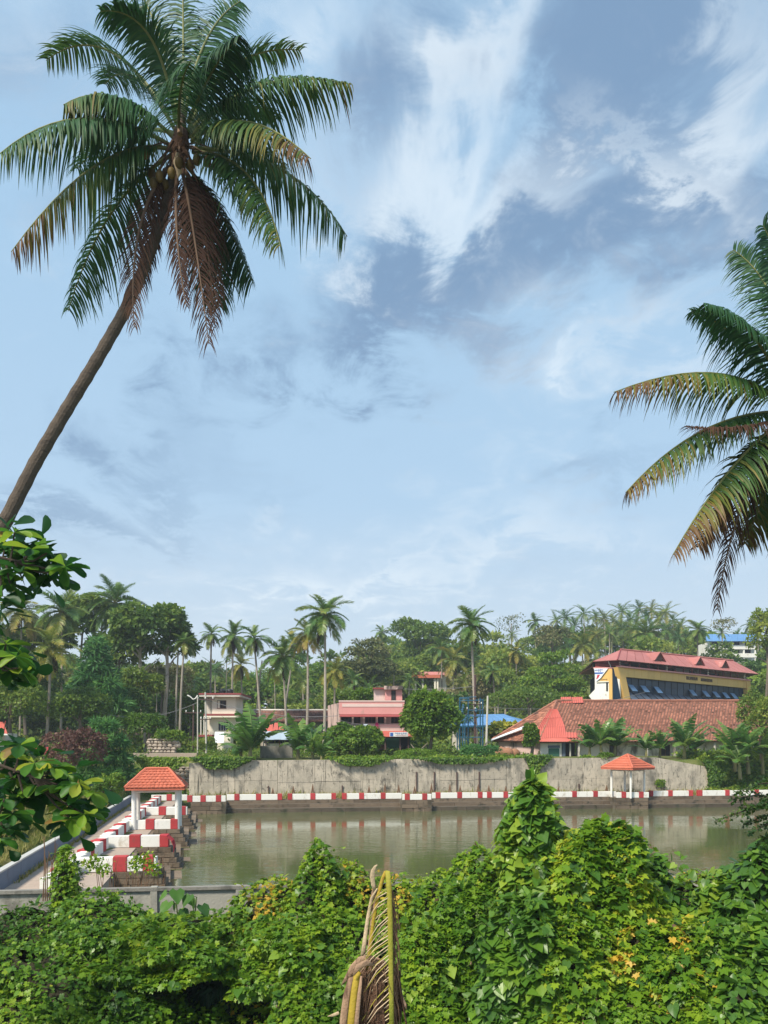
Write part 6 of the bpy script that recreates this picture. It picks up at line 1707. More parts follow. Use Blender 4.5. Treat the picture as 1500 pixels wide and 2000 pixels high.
tree('evergreen_tree', 'flat olive crowned tree below the lone skyline palm', 'tree', 720, 1288, 66, 34, 120, 'tree_olive', 'layers', leaf=.42, n=5000, base_py=1340, seed=45)
tree('evergreen_tree', 'leafy tree at the right edge beside the blue roof', 'tree', 1496, 1240, 32, 62, 92, 'tree_mid', leaf=.3, n=4000, base_py=1380, seed=46)
tree('bare_tree', 'thin half-bare grey tree on the right skyline', 'tree', 998, 1222, 28, 24, 172, 'tree_olive', leaf=.34, n=420, base_py=1290, seed=47, trunk='bark_pale')
tree('bare_tree', 'pale thin-crowned tree between the right skyline palms', 'tree', 1412, 1224, 22, 20, 165, 'tree_olive', leaf=.34, n=600, base_py=1280, seed=48, trunk='bark_pale')
tree('blossom_tree', 'tree with pale dry crown in the middle of the right slope', 'tree', 1078, 1248, 34, 30, 150, 'tree_olive', leaf=.45, n=2000, base_py=1320, seed=49)
tree('yellow_shrub', 'yellow and green variegated shrub under the blue roof', 'shrub', 985, 1432, 36, 26, 76, 'crop', leaf=.3, n=1600, base_py=1462, seed=50, tpl=T_HEART)
tree('evergreen_tree', 'leafy green tree right of the tiled hall behind the banana plants', 'tree', 1490, 1420, 48, 80, 66, 'tree_mid', leaf=.2, n=7000, base_py=1500, seed=51)
tree('creeper_mound', 'heap of bright creeper below the pink house left side', 'shrub', 688, 1448, 54, 42, 65.5, 'tree_light', leaf=.18, n=7500, base_py=1487, seed=52, tpl=T_HEART, hollow=.85)
tree('evergreen_tree', 'bushy green tree above the stone bank left of the cream house', 'tree', 285, 1418, 44, 28, 68, 'tree_light', leaf=.2, n=4000, base_py=1450, seed=53)
tree('green_shrub', 'light green shrub hanging over the stone bank', 'shrub', 335, 1440, 28, 18, 66, 'tree_light', leaf=.16, n=2600, base_py=1458, seed=54)
tree('evergreen_tree', 'mid green tree filling the gap behind the tiled shed', 'tree', 660, 1372, 40, 34, 90, 'tree_mid', leaf=.28, n=3200, base_py=1420, seed=55)
tree('yellow_bush', 'yellow-green bush behind the pink stair room', 'shrub', 712, 1358, 22, 18, 84, 'tree_light', leaf=.22, n=2000, base_py=1390, seed=56)
tree('creeper_column', 'column of creeper climbing the left corner of the tiled hall', 'creeper', 1036, 1445, 15, 36, 67, 'tree_light', leaf=.15, n=3000, base_py=1482, seed=57, tpl=T_HEART)
tree('green_shrub', 'dark green rounded shrub on the wall top right of the steel frame', 'shrub', 940, 1470, 42, 17, 63.5, 'tree_blue', leaf=.13, n=4200, base_py=1484, seed=58)
tree('green_shrub', 'bright shrub on the wall top below the mango tree', 'shrub', 815, 1474, 42, 13, 62.5, 'tree_light', leaf=.13, n=3600, base_py=1485, seed=59)
tree('green_shrub', 'small round weed growing from the wall foot by the small pavilion', 'shrub', 1289, 1532, 9, 9, 62.2, 'tree_light', leaf=.12, n=500, base_py=1545, seed=60)
tree('green_shrub', 'little bright bush on the wall top above the small pavilion', 'shrub', 1183, 1478, 15, 9, 62.3, 'tree_light', leaf=.12, n=900, base_py=1487, seed=61)
tree('evergreen_tree', 'grey-green tree right of the twin-trunk dark tree', 'tree', 372, 1392, 28, 50, 90, 'tree_mid', leaf=.24, n=3600, base_py=1470, seed=62)
tree('green_shrub', 'dark shrubs at the foot of the cream house', 'shrub', 400, 1455, 24, 18, 71, 'tree_mid', leaf=.16, n=2200, base_py=1475, seed=63)
tree('evergreen_tree', 'tree filling the lower left grove behind the stone bank', 'tree', 250, 1375, 52, 44, 77, 'tree_dark', leaf=.26, n=4000, base_py=1440, seed=64)

tree('evergreen_tree', 'dark green tree behind the highest left palm trunk', 'tree', 235, 1275, 60, 52, 88, 'tree_dark', leaf=.4, n=4500, base_py=1420, seed=65)
tree('evergreen_tree', 'deep green tree between the two leftmost skyline palms', 'tree', 85, 1255, 55, 50, 94, 'tree_dark', leaf=.44, n=4500, base_py=1420, seed=66)
tree('evergreen_tree', 'mid green tree at the far left under the ragged palm', 'tree', -10, 1265, 60, 60, 90, 'tree_mid', leaf=.44, n=4000, base_py=1420, seed=67)
tree('evergreen_tree', 'olive tree below the twin-trunk dark tree', 'tree', 320, 1340, 60, 46, 90, 'tree_olive', leaf=.3, n=4000, base_py=1430, seed=68)
tree('evergreen_tree', 'leafy tree hiding the lower trunks of the large dark tree', 'tree', 268, 1342, 46, 40, 79, 'tree_mid', leaf=.27, n=4000, base_py=1430, seed=69)
# hillside woods: single trees, kept only where they show above those in front
CROWNS = {}
for key, mats in (('dark', 'tree_dark'), ('mid', 'tree_mid'), ('light', 'tree_light'), ('olive', 'tree_olive')):
    CROWNS[key] = []
    for v in range(3):
        r_ = np.random.default_rng(700 + v + 10 * len(CROWNS))
        lob = lobes_round(r_, 4.6, 3.6, 10) if v < 2 else lobes_layers(r_, 5.0, 3.4)
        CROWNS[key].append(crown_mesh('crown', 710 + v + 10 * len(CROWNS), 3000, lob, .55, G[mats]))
LAB = {'dark': 'dark green broadleaf tree in the hillside wood', 'mid': 'mid green broadleaf tree in the hillside wood', 'light': 'light green broadleaf tree in the hillside wood', 'olive': 'dull olive broadleaf tree in the hillside wood'}
rr = random.Random(77)
cand = []
for d in np.arange(92, 208, 8.5):
    n = int(26 * d / 110)
    for i in range(n):
        px = -120 + 1740 * (i + rr.random()) / n
        cand.append((d + rr.uniform(-4, 4), px))
cand.sort()
horizon = np.full(2000, 5000.0)
for px_, a_ in ((0, 1300), (250, 1270), (330, 1290)): pass
kept = 0; hill = []
PSPOT = [(px, py, 185 - .5 * max(0, py - 1195)) for px, py, r in hp] + [(px, py, d) for px, py, d, r in fp] + [(q[1], q[2], q[5]) for q in MIDP if q[5] > 90]
for d, px in cand:
    x = PX(px, d); z = gz(x, d)
    s = rr.uniform(.75, 1.2) * (0.8 if d < 110 else 1)
    hgt = rr.uniform(4.6, 7.4) * s
    top_py = HY - (z + hgt + 3.4 * s - HC) * F / d
    if top_py < np.interp(px, [-200, 0, 230, 380, 560, 690, 800, 1000, 1150, 1300, 1500, 1700], [1190, 1195, 1215, 1290, 1290, 1255, 1222, 1240, 1224, 1222, 1232, 1228]) - 2: 
        dz_ = (np.interp(px, [-200, 0, 230, 380, 560, 690, 800, 1000, 1150, 1300, 1500, 1700], [1190, 1195, 1215, 1290, 1290, 1255, 1222, 1240, 1224, 1222, 1232, 1228]) - top_py) / F * d
        hgt -= dz_
        if hgt < 2.0 * s: continue
        top_py += dz_ * F / d
    hw = 4.3 * s * F / d
    i0, i1 = int(max(px - hw * .6 + 200, 0)), int(min(px + hw * .6 + 200, 1999))
    if i1 <= i0: continue
    if np.mean(horizon[i0:i1] - top_py) < 9: continue
    if 1150 < px < 1480 and top_py > 1262: continue
    if 782 < px < 894 and d < 131 and top_py < 1348: continue
    if any(abs(px - a) < 13 + .4 * hw and top_py < b_ + 16 and d < c_ + 3 for a, b_, c_ in PSPOT): continue
    horizon[i0:i1] = np.minimum(horizon[i0:i1], top_py + 4)
    k = rr.choices(['dark', 'mid', 'light', 'olive'], [.36, .36, .14, .14])[0]
    th = thing('broadleaf_tree', LAB[k], 'tree', (x, d, z), 'broadleaf trees of the hillside wood')
    o = link('crown', CROWNS[k][rr.randrange(3)], th, (0, 0, hgt)); o.scale = (s, s, s * rr.uniform(.85, 1.1)); o.rotation_euler = (0, 0, rr.uniform(0, 6.28))
    m = MB(); trunk_limbs(m, (x, d, z - .4), (x + rr.uniform(-.5, .5), d, z + hgt), .17 * s, rr, 3, 1.6 * s); m.build('trunk', M['bark_pale' if rr.random() < .4 else 'bark_tree'], th)
    kept += 1; hill.append((th, k, px, HY - (z + hgt - HC) * F / d, d))
LM = [(40, 'behind the ragged palm'), (150, 'behind the yellow drooping palm'), (240, 'behind the bluish cone tree'), (330, 'behind the twin-trunk tree'), (420, 'left of the cream house'), (500, 'behind the cream house'), (600, 'behind the brown shed'), (680, 'left of the pink house'),
      (770, 'behind the pink house'), (860, 'around the salmon hill house'), (950, 'behind the tall middle palm'), (1050, 'above the blue shed'), (1160, 'behind the layered tree'), (1300, 'above the hotel left half'), (1420, 'above the hotel right half'), (9999, 'at the far right of the slope')]
BAND = [(118, 'on lower'), (150, 'on middle'), (999, 'on upper')]


def place_labels(items, what):
    seen = {}
    for o, kind, px, py, d in items:
        lm = next(t for a, t in LM if px < a); bd = next(t for a, t in BAND if d < a)
        seen.setdefault(what(kind) + ' %s slope, ' % bd + lm, []).append((px, o))
    ORD = ['leftmost', 'second', 'third', 'fourth', 'fifth', 'sixth', 'seventh', 'eighth', 'ninth', 'tenth', 'eleventh', 'twelfth']
    for lab, lst in seen.items():
        lst.sort(key=lambda q: q[0])
        for i, (_, o) in enumerate(lst):
            o['label'] = lab if len(lst) == 1 else lab + (', leftmost' if i == 0 else ', rightmost' if i == len(lst) - 1 else ', %s from left' % ORD[min(i, 11)])


place_labels(hill, lambda k: {'dark': 'dark green tree', 'mid': 'mid green tree', 'light': 'light green tree', 'olive': 'dull olive tree'}[k])

# undergrowth on the slopes: one mass
def scatter_mass(name, n, region, leaf, mat, tpl, hmax, seed, label=None, clump=2.2, flat=.55):
    r_ = np.random.default_rng(seed)
    nc = max(1, n // 60)
    cx, cy, ok = region(r_, nc)
    rad = r_.uniform(.5, 1.25, len(cx)) * clump; hh = r_.uniform(.35, 1.0, len(cx)) * hmax
    li = r_.integers(0, len(cx), n); dv = rdir(n, r_); dv[:, 2] = np.abs(dv[:, 2])
    q = np.stack([cx[li] + dv[:, 0] * rad[li], cy[li] + dv[:, 1] * rad[li], np.zeros(n)], 1)
    q[:, 2] = ground_z(q[:, 0], q[:, 1]) + dv[:, 2] * hh[li] * r_.uniform(.6, 1.05, n)
    nr = nrmz(dv * (1 - flat) + np.array([0, 0, flat]) + r_.normal(scale=.4, size=(n, 3))); ax = nrmz(dv * .6 + r_.normal(scale=.6, size=(n, 3)) - np.array([0, 0, .3]))
    lt = r_.normal(0, .13, len(cx)); tint = np.clip(.45 + lt[li] + r_.normal(0, .17, n), 0, 1)
    o = link(name, leaf_mesh(name, q, ax, nr, leaf * (1 + .3 * r_.normal(size=n)).clip(.5, 1.6), tpl, G[mat], tint))
    o['kind'] = 'stuff'
    return o


def reg_slope(r_, n):
    d = 78 + 110 * r_.random(n) ** 1.5; px = r_.uniform(-150, 1620, n); return (px - 750) / F * d, d, None
scatter_mass('hillside_undergrowth', 60000, reg_slope, .5, 'tree_mid', T_RHOMB, 3.2, 81, clump=3.0)
def reg_terrace(r_, n):
    d = r_.uniform(64, 78, n); px = r_.uniform(250, 1060, n); return (px - 750) / F * d, d, None
scatter_mass('terrace_undergrowth', 12000, reg_terrace, .2, 'tree_mid', T_RHOMB, 0.7, 82, clump=1.0)
def reg_left(r_, n):
    d = r_.uniform(54, 84, n); px = r_.uniform(-160, 262, n); return (px - 750) / F * d, d, None
scatter_mass('left_bank_undergrowth', 24000, reg_left, .24, 'tree_mid', T_RHOMB, 1.6, 83, clump=1.6)
def reg_right(r_, n):
    px = r_.uniform(1380, 1640, n); x = (px - 750) / F * 63; y = y_ret(x) + r_.uniform(-.9, 5.5, n); return x, y, None
scatter_mass('right_slope_creeper', 26000, reg_right, .17, 'tree_light', T_HEART, 0.8, 84, clump=.8)
# creeper over the top of the retaining wall
def reg_walltop(segs):
    def f(r_, n):
        w_ = np.array([b - a for a, b in segs], float); k = r_.choice(len(segs), n, p=w_ / w_.sum())
        px = np.array([r_.uniform(*segs[i]) for i in k]); x = (px - 750) / F * 60.5; return x, y_ret(x) + r_.uniform(.35, 1.9, n), None
    return f
scatter_mass('wall_top_creeper', 26000, reg_walltop([(258, 480), (640, 1000), (1000, 1085), (1150, 1210)]), .14, 'tree_light', T_HEART, .42, 85, clump=.55)


def hang(label, px0, px1, y0, y1, n, seed, d0=0.12, leaf=.14, mat='tree_light'):
    r_ = np.random.default_rng(seed)
    px = px0 + (px1 - px0) * r_.random(n); fy = r_.random(n) ** 1.3
    wdt = 1 - .65 * fy
    px = (px0 + px1) / 2 + (px - (px0 + px1) / 2) * wdt + 3 * np.sin(fy * 5)
    py = y0 + (y1 - y0) * fy
    pos = []
    for a, b_ in zip(px, py):
        q = far_pt(a, -2.4); pos.append((q.x, q.y - d0 - .25 * r_.random(), PZ(b_, q.y)))
    pos = np.array(pos); nr = nrmz(np.array([0, -1, .5]) + r_.normal(scale=.4, size=(n, 3))); ax = nrmz(np.array([0, -.3, -1]) + r_.normal(scale=.5, size=(n, 3)))
    o = link('hanging_creeper', leaf_mesh('hanging_creeper', pos, ax, nr, leaf * (1 + .3 * r_.normal(size=n)).clip(.5, 1.5), T_HEART, G[mat], np.clip(.5 + r_.normal(0, .18, n), 0, 1)))
    return tag(o, label, 'creeper')


hang('creeper hanging down the grey wall behind the tall vine mound', 1018, 1078, 1474, 1500, 700, 91); bpy.data.objects['hanging_creeper']
hang('creeper curtain over the left half of the grey wall top', 372, 500, 1478, 1500, 1600, 94); hang('creeper fringe on the grey wall below the pink house', 640, 770, 1480, 1494, 900, 95); hang('creeper fringe on the grey wall top left of the drooping trail', 800, 1000, 1479, 1490, 900, 96); hang('leafy creeper falling over the right end of the grey wall', 1370, 1420, 1484, 1540, 1300, 97)
hang('narrow creeper trail hanging to the foot of the grey wall', 1034, 1052, 1492, 1545, 420, 92)
hang('sparse creeper at the left end of the grey wall top', 258, 372, 1478, 1512, 1500, 93)

# ------------------------------------------------------------------ banana plants
def banana_leaf_mesh(seed, L=2.3, W=.4):
    r_ = np.random.default_rng(seed); n = 22; VV, FF, TT = [], [], []; k = 0
    e0 = math.radians(r_.uniform(52, 84)); bend = math.radians(r_.uniform(15, 60) if seed % 2 else r_.uniform(60, 115))
    pts, tg = [], []; p = np.zeros(3)
    for i in range(n + 1):
        a = e0 - bend * (i / n) ** 1.4; dirv = np.array([math.cos(a), 0, math.sin(a)]); pts.append(p.copy()); tg.append(dirv); p = p + dirv * L / n
    for i in range(2, n):
        f = i / n; w0 = W * math.sin(PI * min(1, (f * .93 + .07))) ** .6; f1 = (i + 1) / n; w1 = W * max(math.sin(PI * min(1, f1 * .93 + .07)), 0) ** .6
        for sg in (1, -1):
            tear = r_.random() < .35; dr = r_.uniform(.1, .3)
            side = np.array([0, sg, 0]); up = np.cross(tg[i], [0, 1, 0]) * -1
            q0, q1 = pts[i], pts[i + 1] - (pts[i + 1] - pts[i]) * (.12 if tear else 0)
            o0 = pts[i] + side * w0 + np.array([0, 0, -dr * w0]) + up * .12 * w0 + tg[i] * .1; o1 = pts[i + 1] + side * w1 * (.92 if tear else 1) + np.array([0, 0, -dr * w1]) + up * .12 * w1 + tg[i] * (.02 if tear else .1)
            VV += [q0, q1, o1, o0]; FF.append((k, k + 1, k + 2, k + 3)); TT += [.5 + r_.normal(0, .08)] * 2 + [.6 + r_.normal(0, .1)] * 2; k += 4
    m = MB(); m.tube([Vector(q) for q in pts[::3]], [.035 * (1 - i / 8.5) + .005 for i in range(len(pts[::3]))], 5)
    rv = np.array([tuple(q) for q in m.v]); rf4 = np.array([f for f in m.f if len(f) == 4]) + k
    return np_mesh('leaf', np.concatenate([np.array(VV), rv]), [np.array(FF), rf4], [G['banana'], M['greenstem']], np.array(TT + [.5] * len(rv)), [0] * len(FF) + [1] * len(rf4))


BAN = [banana_leaf_mesh(i) for i in range(8)]


def banana(label, px, pyb, pyt, d, nl, seed, scale=1.0, group='banana plants along the wall', zb=None):
    r_ = random.Random(seed); b = P(px, pyb, d); t_ = P(px + r_.uniform(-4, 4), pyb - (pyb - pyt) * .5, d); scale *= 1.12 if px < 700 else .98; nl = int(nl * 1.25)
    th = thing('banana_plant', label, 'banana plant', b, group)
    m = MB(); m.tube([b - Vector((0, 0, .3)), b.lerp(t_, .5), t_], [.15 * scale, .12 * scale, .06 * scale], 9); m.build('stem', M['banana_stem'], th)
    for i in range(nl):
        o = link('leaf', BAN[(r_.randrange(4) * 2 + 1) if i < nl * .6 else r_.randrange(4) * 2], th, t_ - b - Vector((0, 0, .02 * i))); s = scale * r_.uniform(.8, 1.15)
        o.scale = (s, s, s); o.rotation_euler = (r_.uniform(-.2, .2), r_.uniform(-.25, .25) if i < nl * .6 else r_.uniform(.2, .75), i * 2.4 + r_.uniform(-.4, .4))
    return th


bl = [('leafy banana plant hanging over the wall right of the cream house', 487, 1497, 1420, 60.3, 14, 1.4), ('second banana plant behind the wall-hung one', 470, 1478, 1440, 63, 9, .95),
      ('upright banana plant on the wall top left of the pink house creeper', 582, 1482, 1440, 62, 10, 1.1), ('drooping banana plant just left of the pink house creeper heap', 612, 1485, 1452, 61, 9, .95), ('low banana sucker leaning over the wall', 628, 1487, 1466, 60.4, 6, .8),
      ('big banana clump plant before the hall entrance', 1176, 1484, 1418, 64, 12, 1.15), ('banana plant with lush leaves just right of the hall entrance', 1200, 1484, 1424, 64.6, 12, 1.15), ('banana plant left of the hall entrance post', 1152, 1484, 1432, 65, 8, .9),
      ('thin banana plant between the hall windows', 1262, 1484, 1440, 65, 8, .85), ('banana plant right of the small pavilion roof', 1288, 1484, 1436, 65.5, 8, .9), ('tall banana plant in front of the hall middle', 1336, 1484, 1424, 65, 12, 1.15), ('banana plant beside the dark hall doorway', 1362, 1484, 1432, 66, 9, 1.0),
      ('wide banana plant at the right end of the hall roof', 1436, 1500, 1420, 64, 13, 1.25), ('banana plant behind the right slope creeper', 1462, 1505, 1428, 63, 11, 1.1), ('banana plant at the right edge of the slope', 1490, 1505, 1436, 64, 10, 1.0), ('low banana plant in front of the right slope', 1446, 1515, 1462, 62, 9, 1.0),
      ('banana plant in the left grove clearing', 250, 1442, 1398, 72, 9, .9), ('banana plant beside the left white hut', 226, 1436, 1404, 80, 8, .8)]
for i, (lab, px, pb, pt, d, nl, s) in enumerate(bl): banana(lab, px, pb, pt, d, nl, 500 + i, s)
# dry hanging banana leaf on the wall
m = MB()
for k in range(3):
    q0, q1 = P(478 + 8 * k, 1500 + 2 * k, 59.2), P(481 + 6 * k, 1550 - 6 * k, 59.0)
    m.sheet([q0 + Vector((-.12, 0, 0)), q1 + Vector((-.02, 0, 0)), q1 + Vector((.06, 0, 0)), q0 + Vector((.14, -.1, 0))], .01)
tag(m.build('hanging_leaf', G['banana']), 'pale banana leaves hanging down the wall to the parapet', 'leaf')

# ------------------------------------------------------------------ lawn grass
def grass(name, n, fx, seed, h=.16, mat='grass', wd=.014):
    r_ = np.random.default_rng(seed); x, y = fx(r_, n); z = ground_z(x, y)
    pos = np.stack([x, y, z], 1); ax = nrmz(np.array([0, 0, 1]) + r_.normal(scale=.35, size=(n, 3))); nr = nrmz(r_.normal(size=(n, 3)))
    tpl = (np.array([(-.5, 0, 0), (.5, 0, 0), (0.3, .6, .05), (0, 1, .2)]), [np.array([(0, 1, 2), (0, 2, 3)])])
    sz = h * (1 + .45 * r_.normal(size=n)).clip(.3, 2.4)
    o = link(name, leaf_mesh(name, pos, ax, nr, sz, tpl, G[mat], np.clip(.5 + r_.normal(0, .2, n), 0, 1), wd / h)); o['kind'] = 'stuff'; return o
def f_lawn(r_, n):
    d = 20 + 34 * r_.random(n) ** 1.2; return x_blue(d) - .35 - 7 * r_.random(n) ** 1.3, d
grass('lawn_grass', 60000, f_lawn, 1, .15, wd=.03)
def f_tuft(r_, n):
    k = r_.integers(0, 26, n); cy = r_.uniform(24, 48, 26); cx = x_blue(cy) - r_.uniform(.6, 5, 26); return cx[k] + r_.normal(0, .25, n), cy[k] + r_.normal(0, .3, n)
grass('tall_grass', 9000, f_tuft, 2, .6, wd=.03)
def f_pathedge(r_, n):
    y = r_.uniform(22, 53, n); s = r_.random(n) < .5; return np.where(s, x_blue(y) + .05 + .1 * r_.random(n), x_bank(y) - .25 - .1 * r_.random(n)), y
grass('path_edge_weeds', 3500, f_pathedge, 3, .13, wd=.03)
def f_parapet(r_, n):
    px = np.concatenate([r_.uniform(548, 566, n // 3), r_.uniform(654, 671, n // 3), r_.uniform(1350, 1365, n - 2 * (n // 3))]); pts = np.array([tuple(far_pt(a, r_.uniform(-.3, .3))) for a in px]); return pts[:, 0], pts[:, 1]
def f_wallfoot(r_, n):
    px = r_.uniform(380, 1420, n); pts = np.array([tuple(far_pt(a, -.3 - 1.7 * r_.random())) for a in px]); return pts[:, 0], pts[:, 1]
grass('gap_weeds', 900, f_parapet, 4, .45, wd=.05); grass('wall_foot_weeds', 5000, f_wallfoot, 5, .35, wd=.05)

# ------------------------------------------------------------------ foreground thicket: mounds of creeper over stem shells coloured dark as inner shade
def mound(label, px, top, d, hw, seed, leaf=.11, mat='vine', tpl=T_VINE, n=2600, base=-1.75, zr=.9, p=6.0, back=.45, core=True, tint0=.56, big=0, cat='creeper', name='vine_mound', lean=0.0, group='vine mounds of the foreground thicket', roots=0, droop=.55, flare=1.3):
    r_ = np.random.default_rng(seed); n = int(n * 1.9); leaf = leaf * .86
    ztop = PZ(top, d); Hh = ztop - base; R = hw / F * d; cx = PX(px, d)
    th = thing(name, label, cat, (cx, d, base), group)
    ph = r_.uniform(0, 6.28, 6)
    def shape(t_, a, k=1.0):
        prof = np.power(np.clip(1 - np.power(t_, p), 0, 1), 1 / 2.0) * (1 + flare * np.power(np.clip(1 - t_, 0, 1), 1.3))
        lump = 1 + .17 * np.sin(a * 3 + ph[0] + t_ * 4) + .12 * np.sin(a * 5 - t_ * 9 + ph[1]) + .10 * np.sin(t_ * 14 + ph[2] + a * 2)
        rr_ = R * prof * lump * k
        zz = Hh * (t_ * (1 - .04 * (1 - k) * 4)) + .07 * np.sin(a * 4 + ph[3]) * R
        return np.stack([np.cos(a) * rr_ + lean * t_ * Hh, np.sin(a) * rr_ * zr, zz], -1)
    front = r_.random(n) > back * .5
    a = np.where(front, r_.uniform(-PI, 0, n), r_.uniform(0, PI, n))
    tg_ = np.linspace(0.0, 1, 60); pw = np.power(np.clip(1 - tg_ ** p, 0, 1), .5) * (1 + flare * (1 - tg_) ** 1.3) + .25; t_ = np.clip(r_.choice(tg_, n, p=pw / pw.sum()) + r_.uniform(-.009, .009, n), 0, 1)
    t_ = np.clip(t_, 0, .999)
    k = np.where(r_.random(n) < .3, r_.uniform(.78, .95, n), r_.uniform(.95, 1.09, n))
    pos = shape(t_, a, 1.0) * np.stack([k, k, np.ones(n)], -1)
    e = .03
    du = shape(np.clip(t_ + e, 0, 1), a) - shape(np.clip(t_ - e, 0, 1), a); dvv = shape(t_, a + e) - shape(t_, a - e)
    nr = nrmz(np.cross(dvv, du)); outw = np.stack([np.cos(a), np.sin(a), np.zeros(n)], -1)
    nr = np.where((nr * (outw + [0, 0, .6])).sum(1, keepdims=True) < 0, -nr, nr)
    nrm = nrmz(nr + np.array([0, -.12, .75]) + r_.normal(scale=.32, size=(n, 3)))
    ax = nrmz(nr * .55 + np.array([0, -.15, -droop]) + r_.normal(scale=.42, size=(n, 3)))
    cl = .16 * np.sin(a * 4 + t_ * 8 + ph[4]) + .1 * np.sin(a * 9 - t_ * 15 + ph[5])
    tint = np.clip(tint0 + .07 + cl + r_.normal(0, .14, n) + .06 * (k > 1), 0, .87)
    tint = np.where(r_.random(n) < .005, r_.uniform(.96, 1, n), tint)
    sz = leaf * (1 + .38 * r_.normal(size=n)).clip(.4, 1.9)
    # loose shoots that stand off the mound
    tm = MB(); ex = []
    for i in range(9 if tpl is not T_LANCE else 0):
        a0 = r_.uniform(-PI, .4); t0 = r_.uniform(.55, .97); q = Vector(shape(np.array([t0]), np.array([a0]), 1.0)[0])
        dv = Vector((math.cos(a0) * r_.uniform(.1, .5), math.sin(a0) * r_.uniform(.1, .5), r_.uniform(.1, .45))); Ls = r_.uniform(.25, .6) * (1 + leaf * 2)
        q1 = q + dv * Ls; q2 = q1 + Vector((dv.x, dv.y, -r_.uniform(-.1, .6) * .5)) * Ls
        o0 = Vector((cx, d, base)); tm.tube([o0 + q, o0 + q1, o0 + q2], [.007, .005, .002], 4, .5)
        for k_ in range(6):
            f = (k_ + 1) / 6; p_ = q.lerp(q1, f * 2) if f < .5 else q1.lerp(q2, f * 2 - 1); ex.append((p_.x, p_.y, p_.z))
    if ex:
        ex = np.array(ex); m_ = len(ex)
        pos = np.concatenate([pos, ex]); ax = np.concatenate([ax, nrmz(rdir(m_, r_) + [0, -.3, -.4])]); nrm = np.concatenate([nrm, nrmz(np.array([0, -.2, 1]) + r_.normal(scale=.4, size=(m_, 3)))])
        sz = np.concatenate([sz, leaf * r_.uniform(.35, .9, m_)]); tint = np.concatenate([tint, np.clip(tint0 + .15 + r_.normal(0, .1, m_), 0, .93)])
        a = np.concatenate([a, np.full(m_, 1.0)]); t_ = np.concatenate([t_, np.full(m_, .5)]); k = np.concatenate([k, np.ones(m_)]); n += m_
        so = tm.build('shoots', M['greenstem'], th); so['kind'] = 'stuff'
    if big:
        # the leaves that show largest are single objects sharing one leaf mesh
        score = np.where(a < 0, 1, 0) * (-np.sin(a)) * (.35 + t_) * k * (.6 + r_.random(n) * .4)
        pick = np.argsort(-score)[:big]
        lm = LEAF1[(mat, tpl is T_HEART)]
        side = nrmz(np.cross(ax, nrm)); nn = np.cross(side, ax)
        for i in pick:
            o = bpy.data.objects.new('leaf', lm[i % len(lm)]); C.objects.link(o); o.parent = th
            s = sz[i] * 1.12
            Mx = Matrix(((side[i][0] * s, ax[i][0] * s, nn[i][0] * s, pos[i][0] * 1.02), (side[i][1] * s, ax[i][1] * s, nn[i][1] * s, pos[i][1] * 1.02), (side[i][2] * s, ax[i][2] * s, nn[i][2] * s, pos[i][2]), (0, 0, 0, 1)))
            o.matrix_basis = Mx
        rest = np.ones(n, bool); rest[pick] = False
        pos, ax, nrm, sz, tint = pos[rest], ax[rest], nrm[rest], sz[rest], tint[rest]
    if tpl is T_VINE:      # other creepers and dead leaves grow through
        sel = r_.choice(len(pos), len(pos) // 9, replace=False); h_ = sel[:len(sel) * 2 // 3]; dd_ = sel[len(sel) * 2 // 3:]
        fo = link('mixed_foliage', leaf_mesh('mixed_foliage', pos[h_] * np.array([1.02, 1.02, 1]), ax[h_], nrm[h_], sz[h_] * r_.uniform(.8, 1.7, len(h_)), T_HEART, G['heart'], r_.uniform(.25, .8, len(h_))), th); fo['kind'] = 'stuff'
        fo = link('dead_leaves', leaf_mesh('dead_leaves', pos[dd_] * np.array([.96, .96, 1]), ax[dd_], nrmz(nrm[dd_] + r_.normal(scale=.5, size=(len(dd_), 3))), sz[dd_] * .8, T_VINE, G['litter'], r_.uniform(.2, .9, len(dd_))), th); fo['kind'] = 'stuff'
    fo = link('foliage', leaf_mesh('foliage', pos, ax, nrm, sz, tpl, G[mat], tint), th); fo['kind'] = 'stuff'
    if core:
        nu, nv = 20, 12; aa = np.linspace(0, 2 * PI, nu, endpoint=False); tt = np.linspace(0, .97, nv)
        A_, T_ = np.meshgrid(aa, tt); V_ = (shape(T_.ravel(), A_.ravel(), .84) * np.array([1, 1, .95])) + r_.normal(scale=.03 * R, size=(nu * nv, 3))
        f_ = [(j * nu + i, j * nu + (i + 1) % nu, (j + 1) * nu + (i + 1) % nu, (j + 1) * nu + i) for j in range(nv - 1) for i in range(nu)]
        link('shade_core', np_mesh('shade_core', V_, [np.array(f_)], M['core']), th)
    if roots:
        m = MB()
        for i in range(roots):
            a0 = r_.uniform(-2.6, -.5); t0 = r_.uniform(.25, .6); q = shape(np.array([t0]), np.array([a0]), r_.uniform(.86, 1.02))[0]
            q2 = shape(np.array([max(0.01, t0 - r_.uniform(.2, .5))]), np.array([a0 + r_.normal(0, .1)]), r_.uniform(.8, 1.0))[0]
            o0 = Vector((cx, d, base)); A0, B0 = o0 + Vector(q), o0 + Vector(q2)
            m.tube([A0, A0.lerp(B0, .5) + Vector((r_.normal(0, .06), -.05, 0)), B0], [.012, .011, .008], 4, r_.uniform(.2, .9))
        m.build('dry_stems', M['drystem'], th)['kind'] = 'stuff'
    return th


LEAF1 = {}
for mk, tp_, flag in (('vine', T_VINE, False), ('heart', T_HEART, True), ('dim', T_HEART, True)):
    LEAF1[(mk, flag)] = []
    for tv in (.24, .34, .42, .5, .57):
        LEAF1[(mk, flag)].append(np_mesh('leaf', tp_[0], [f for f in tp_[1]], G[mk], np.full(len(tp_[0]), tv)))

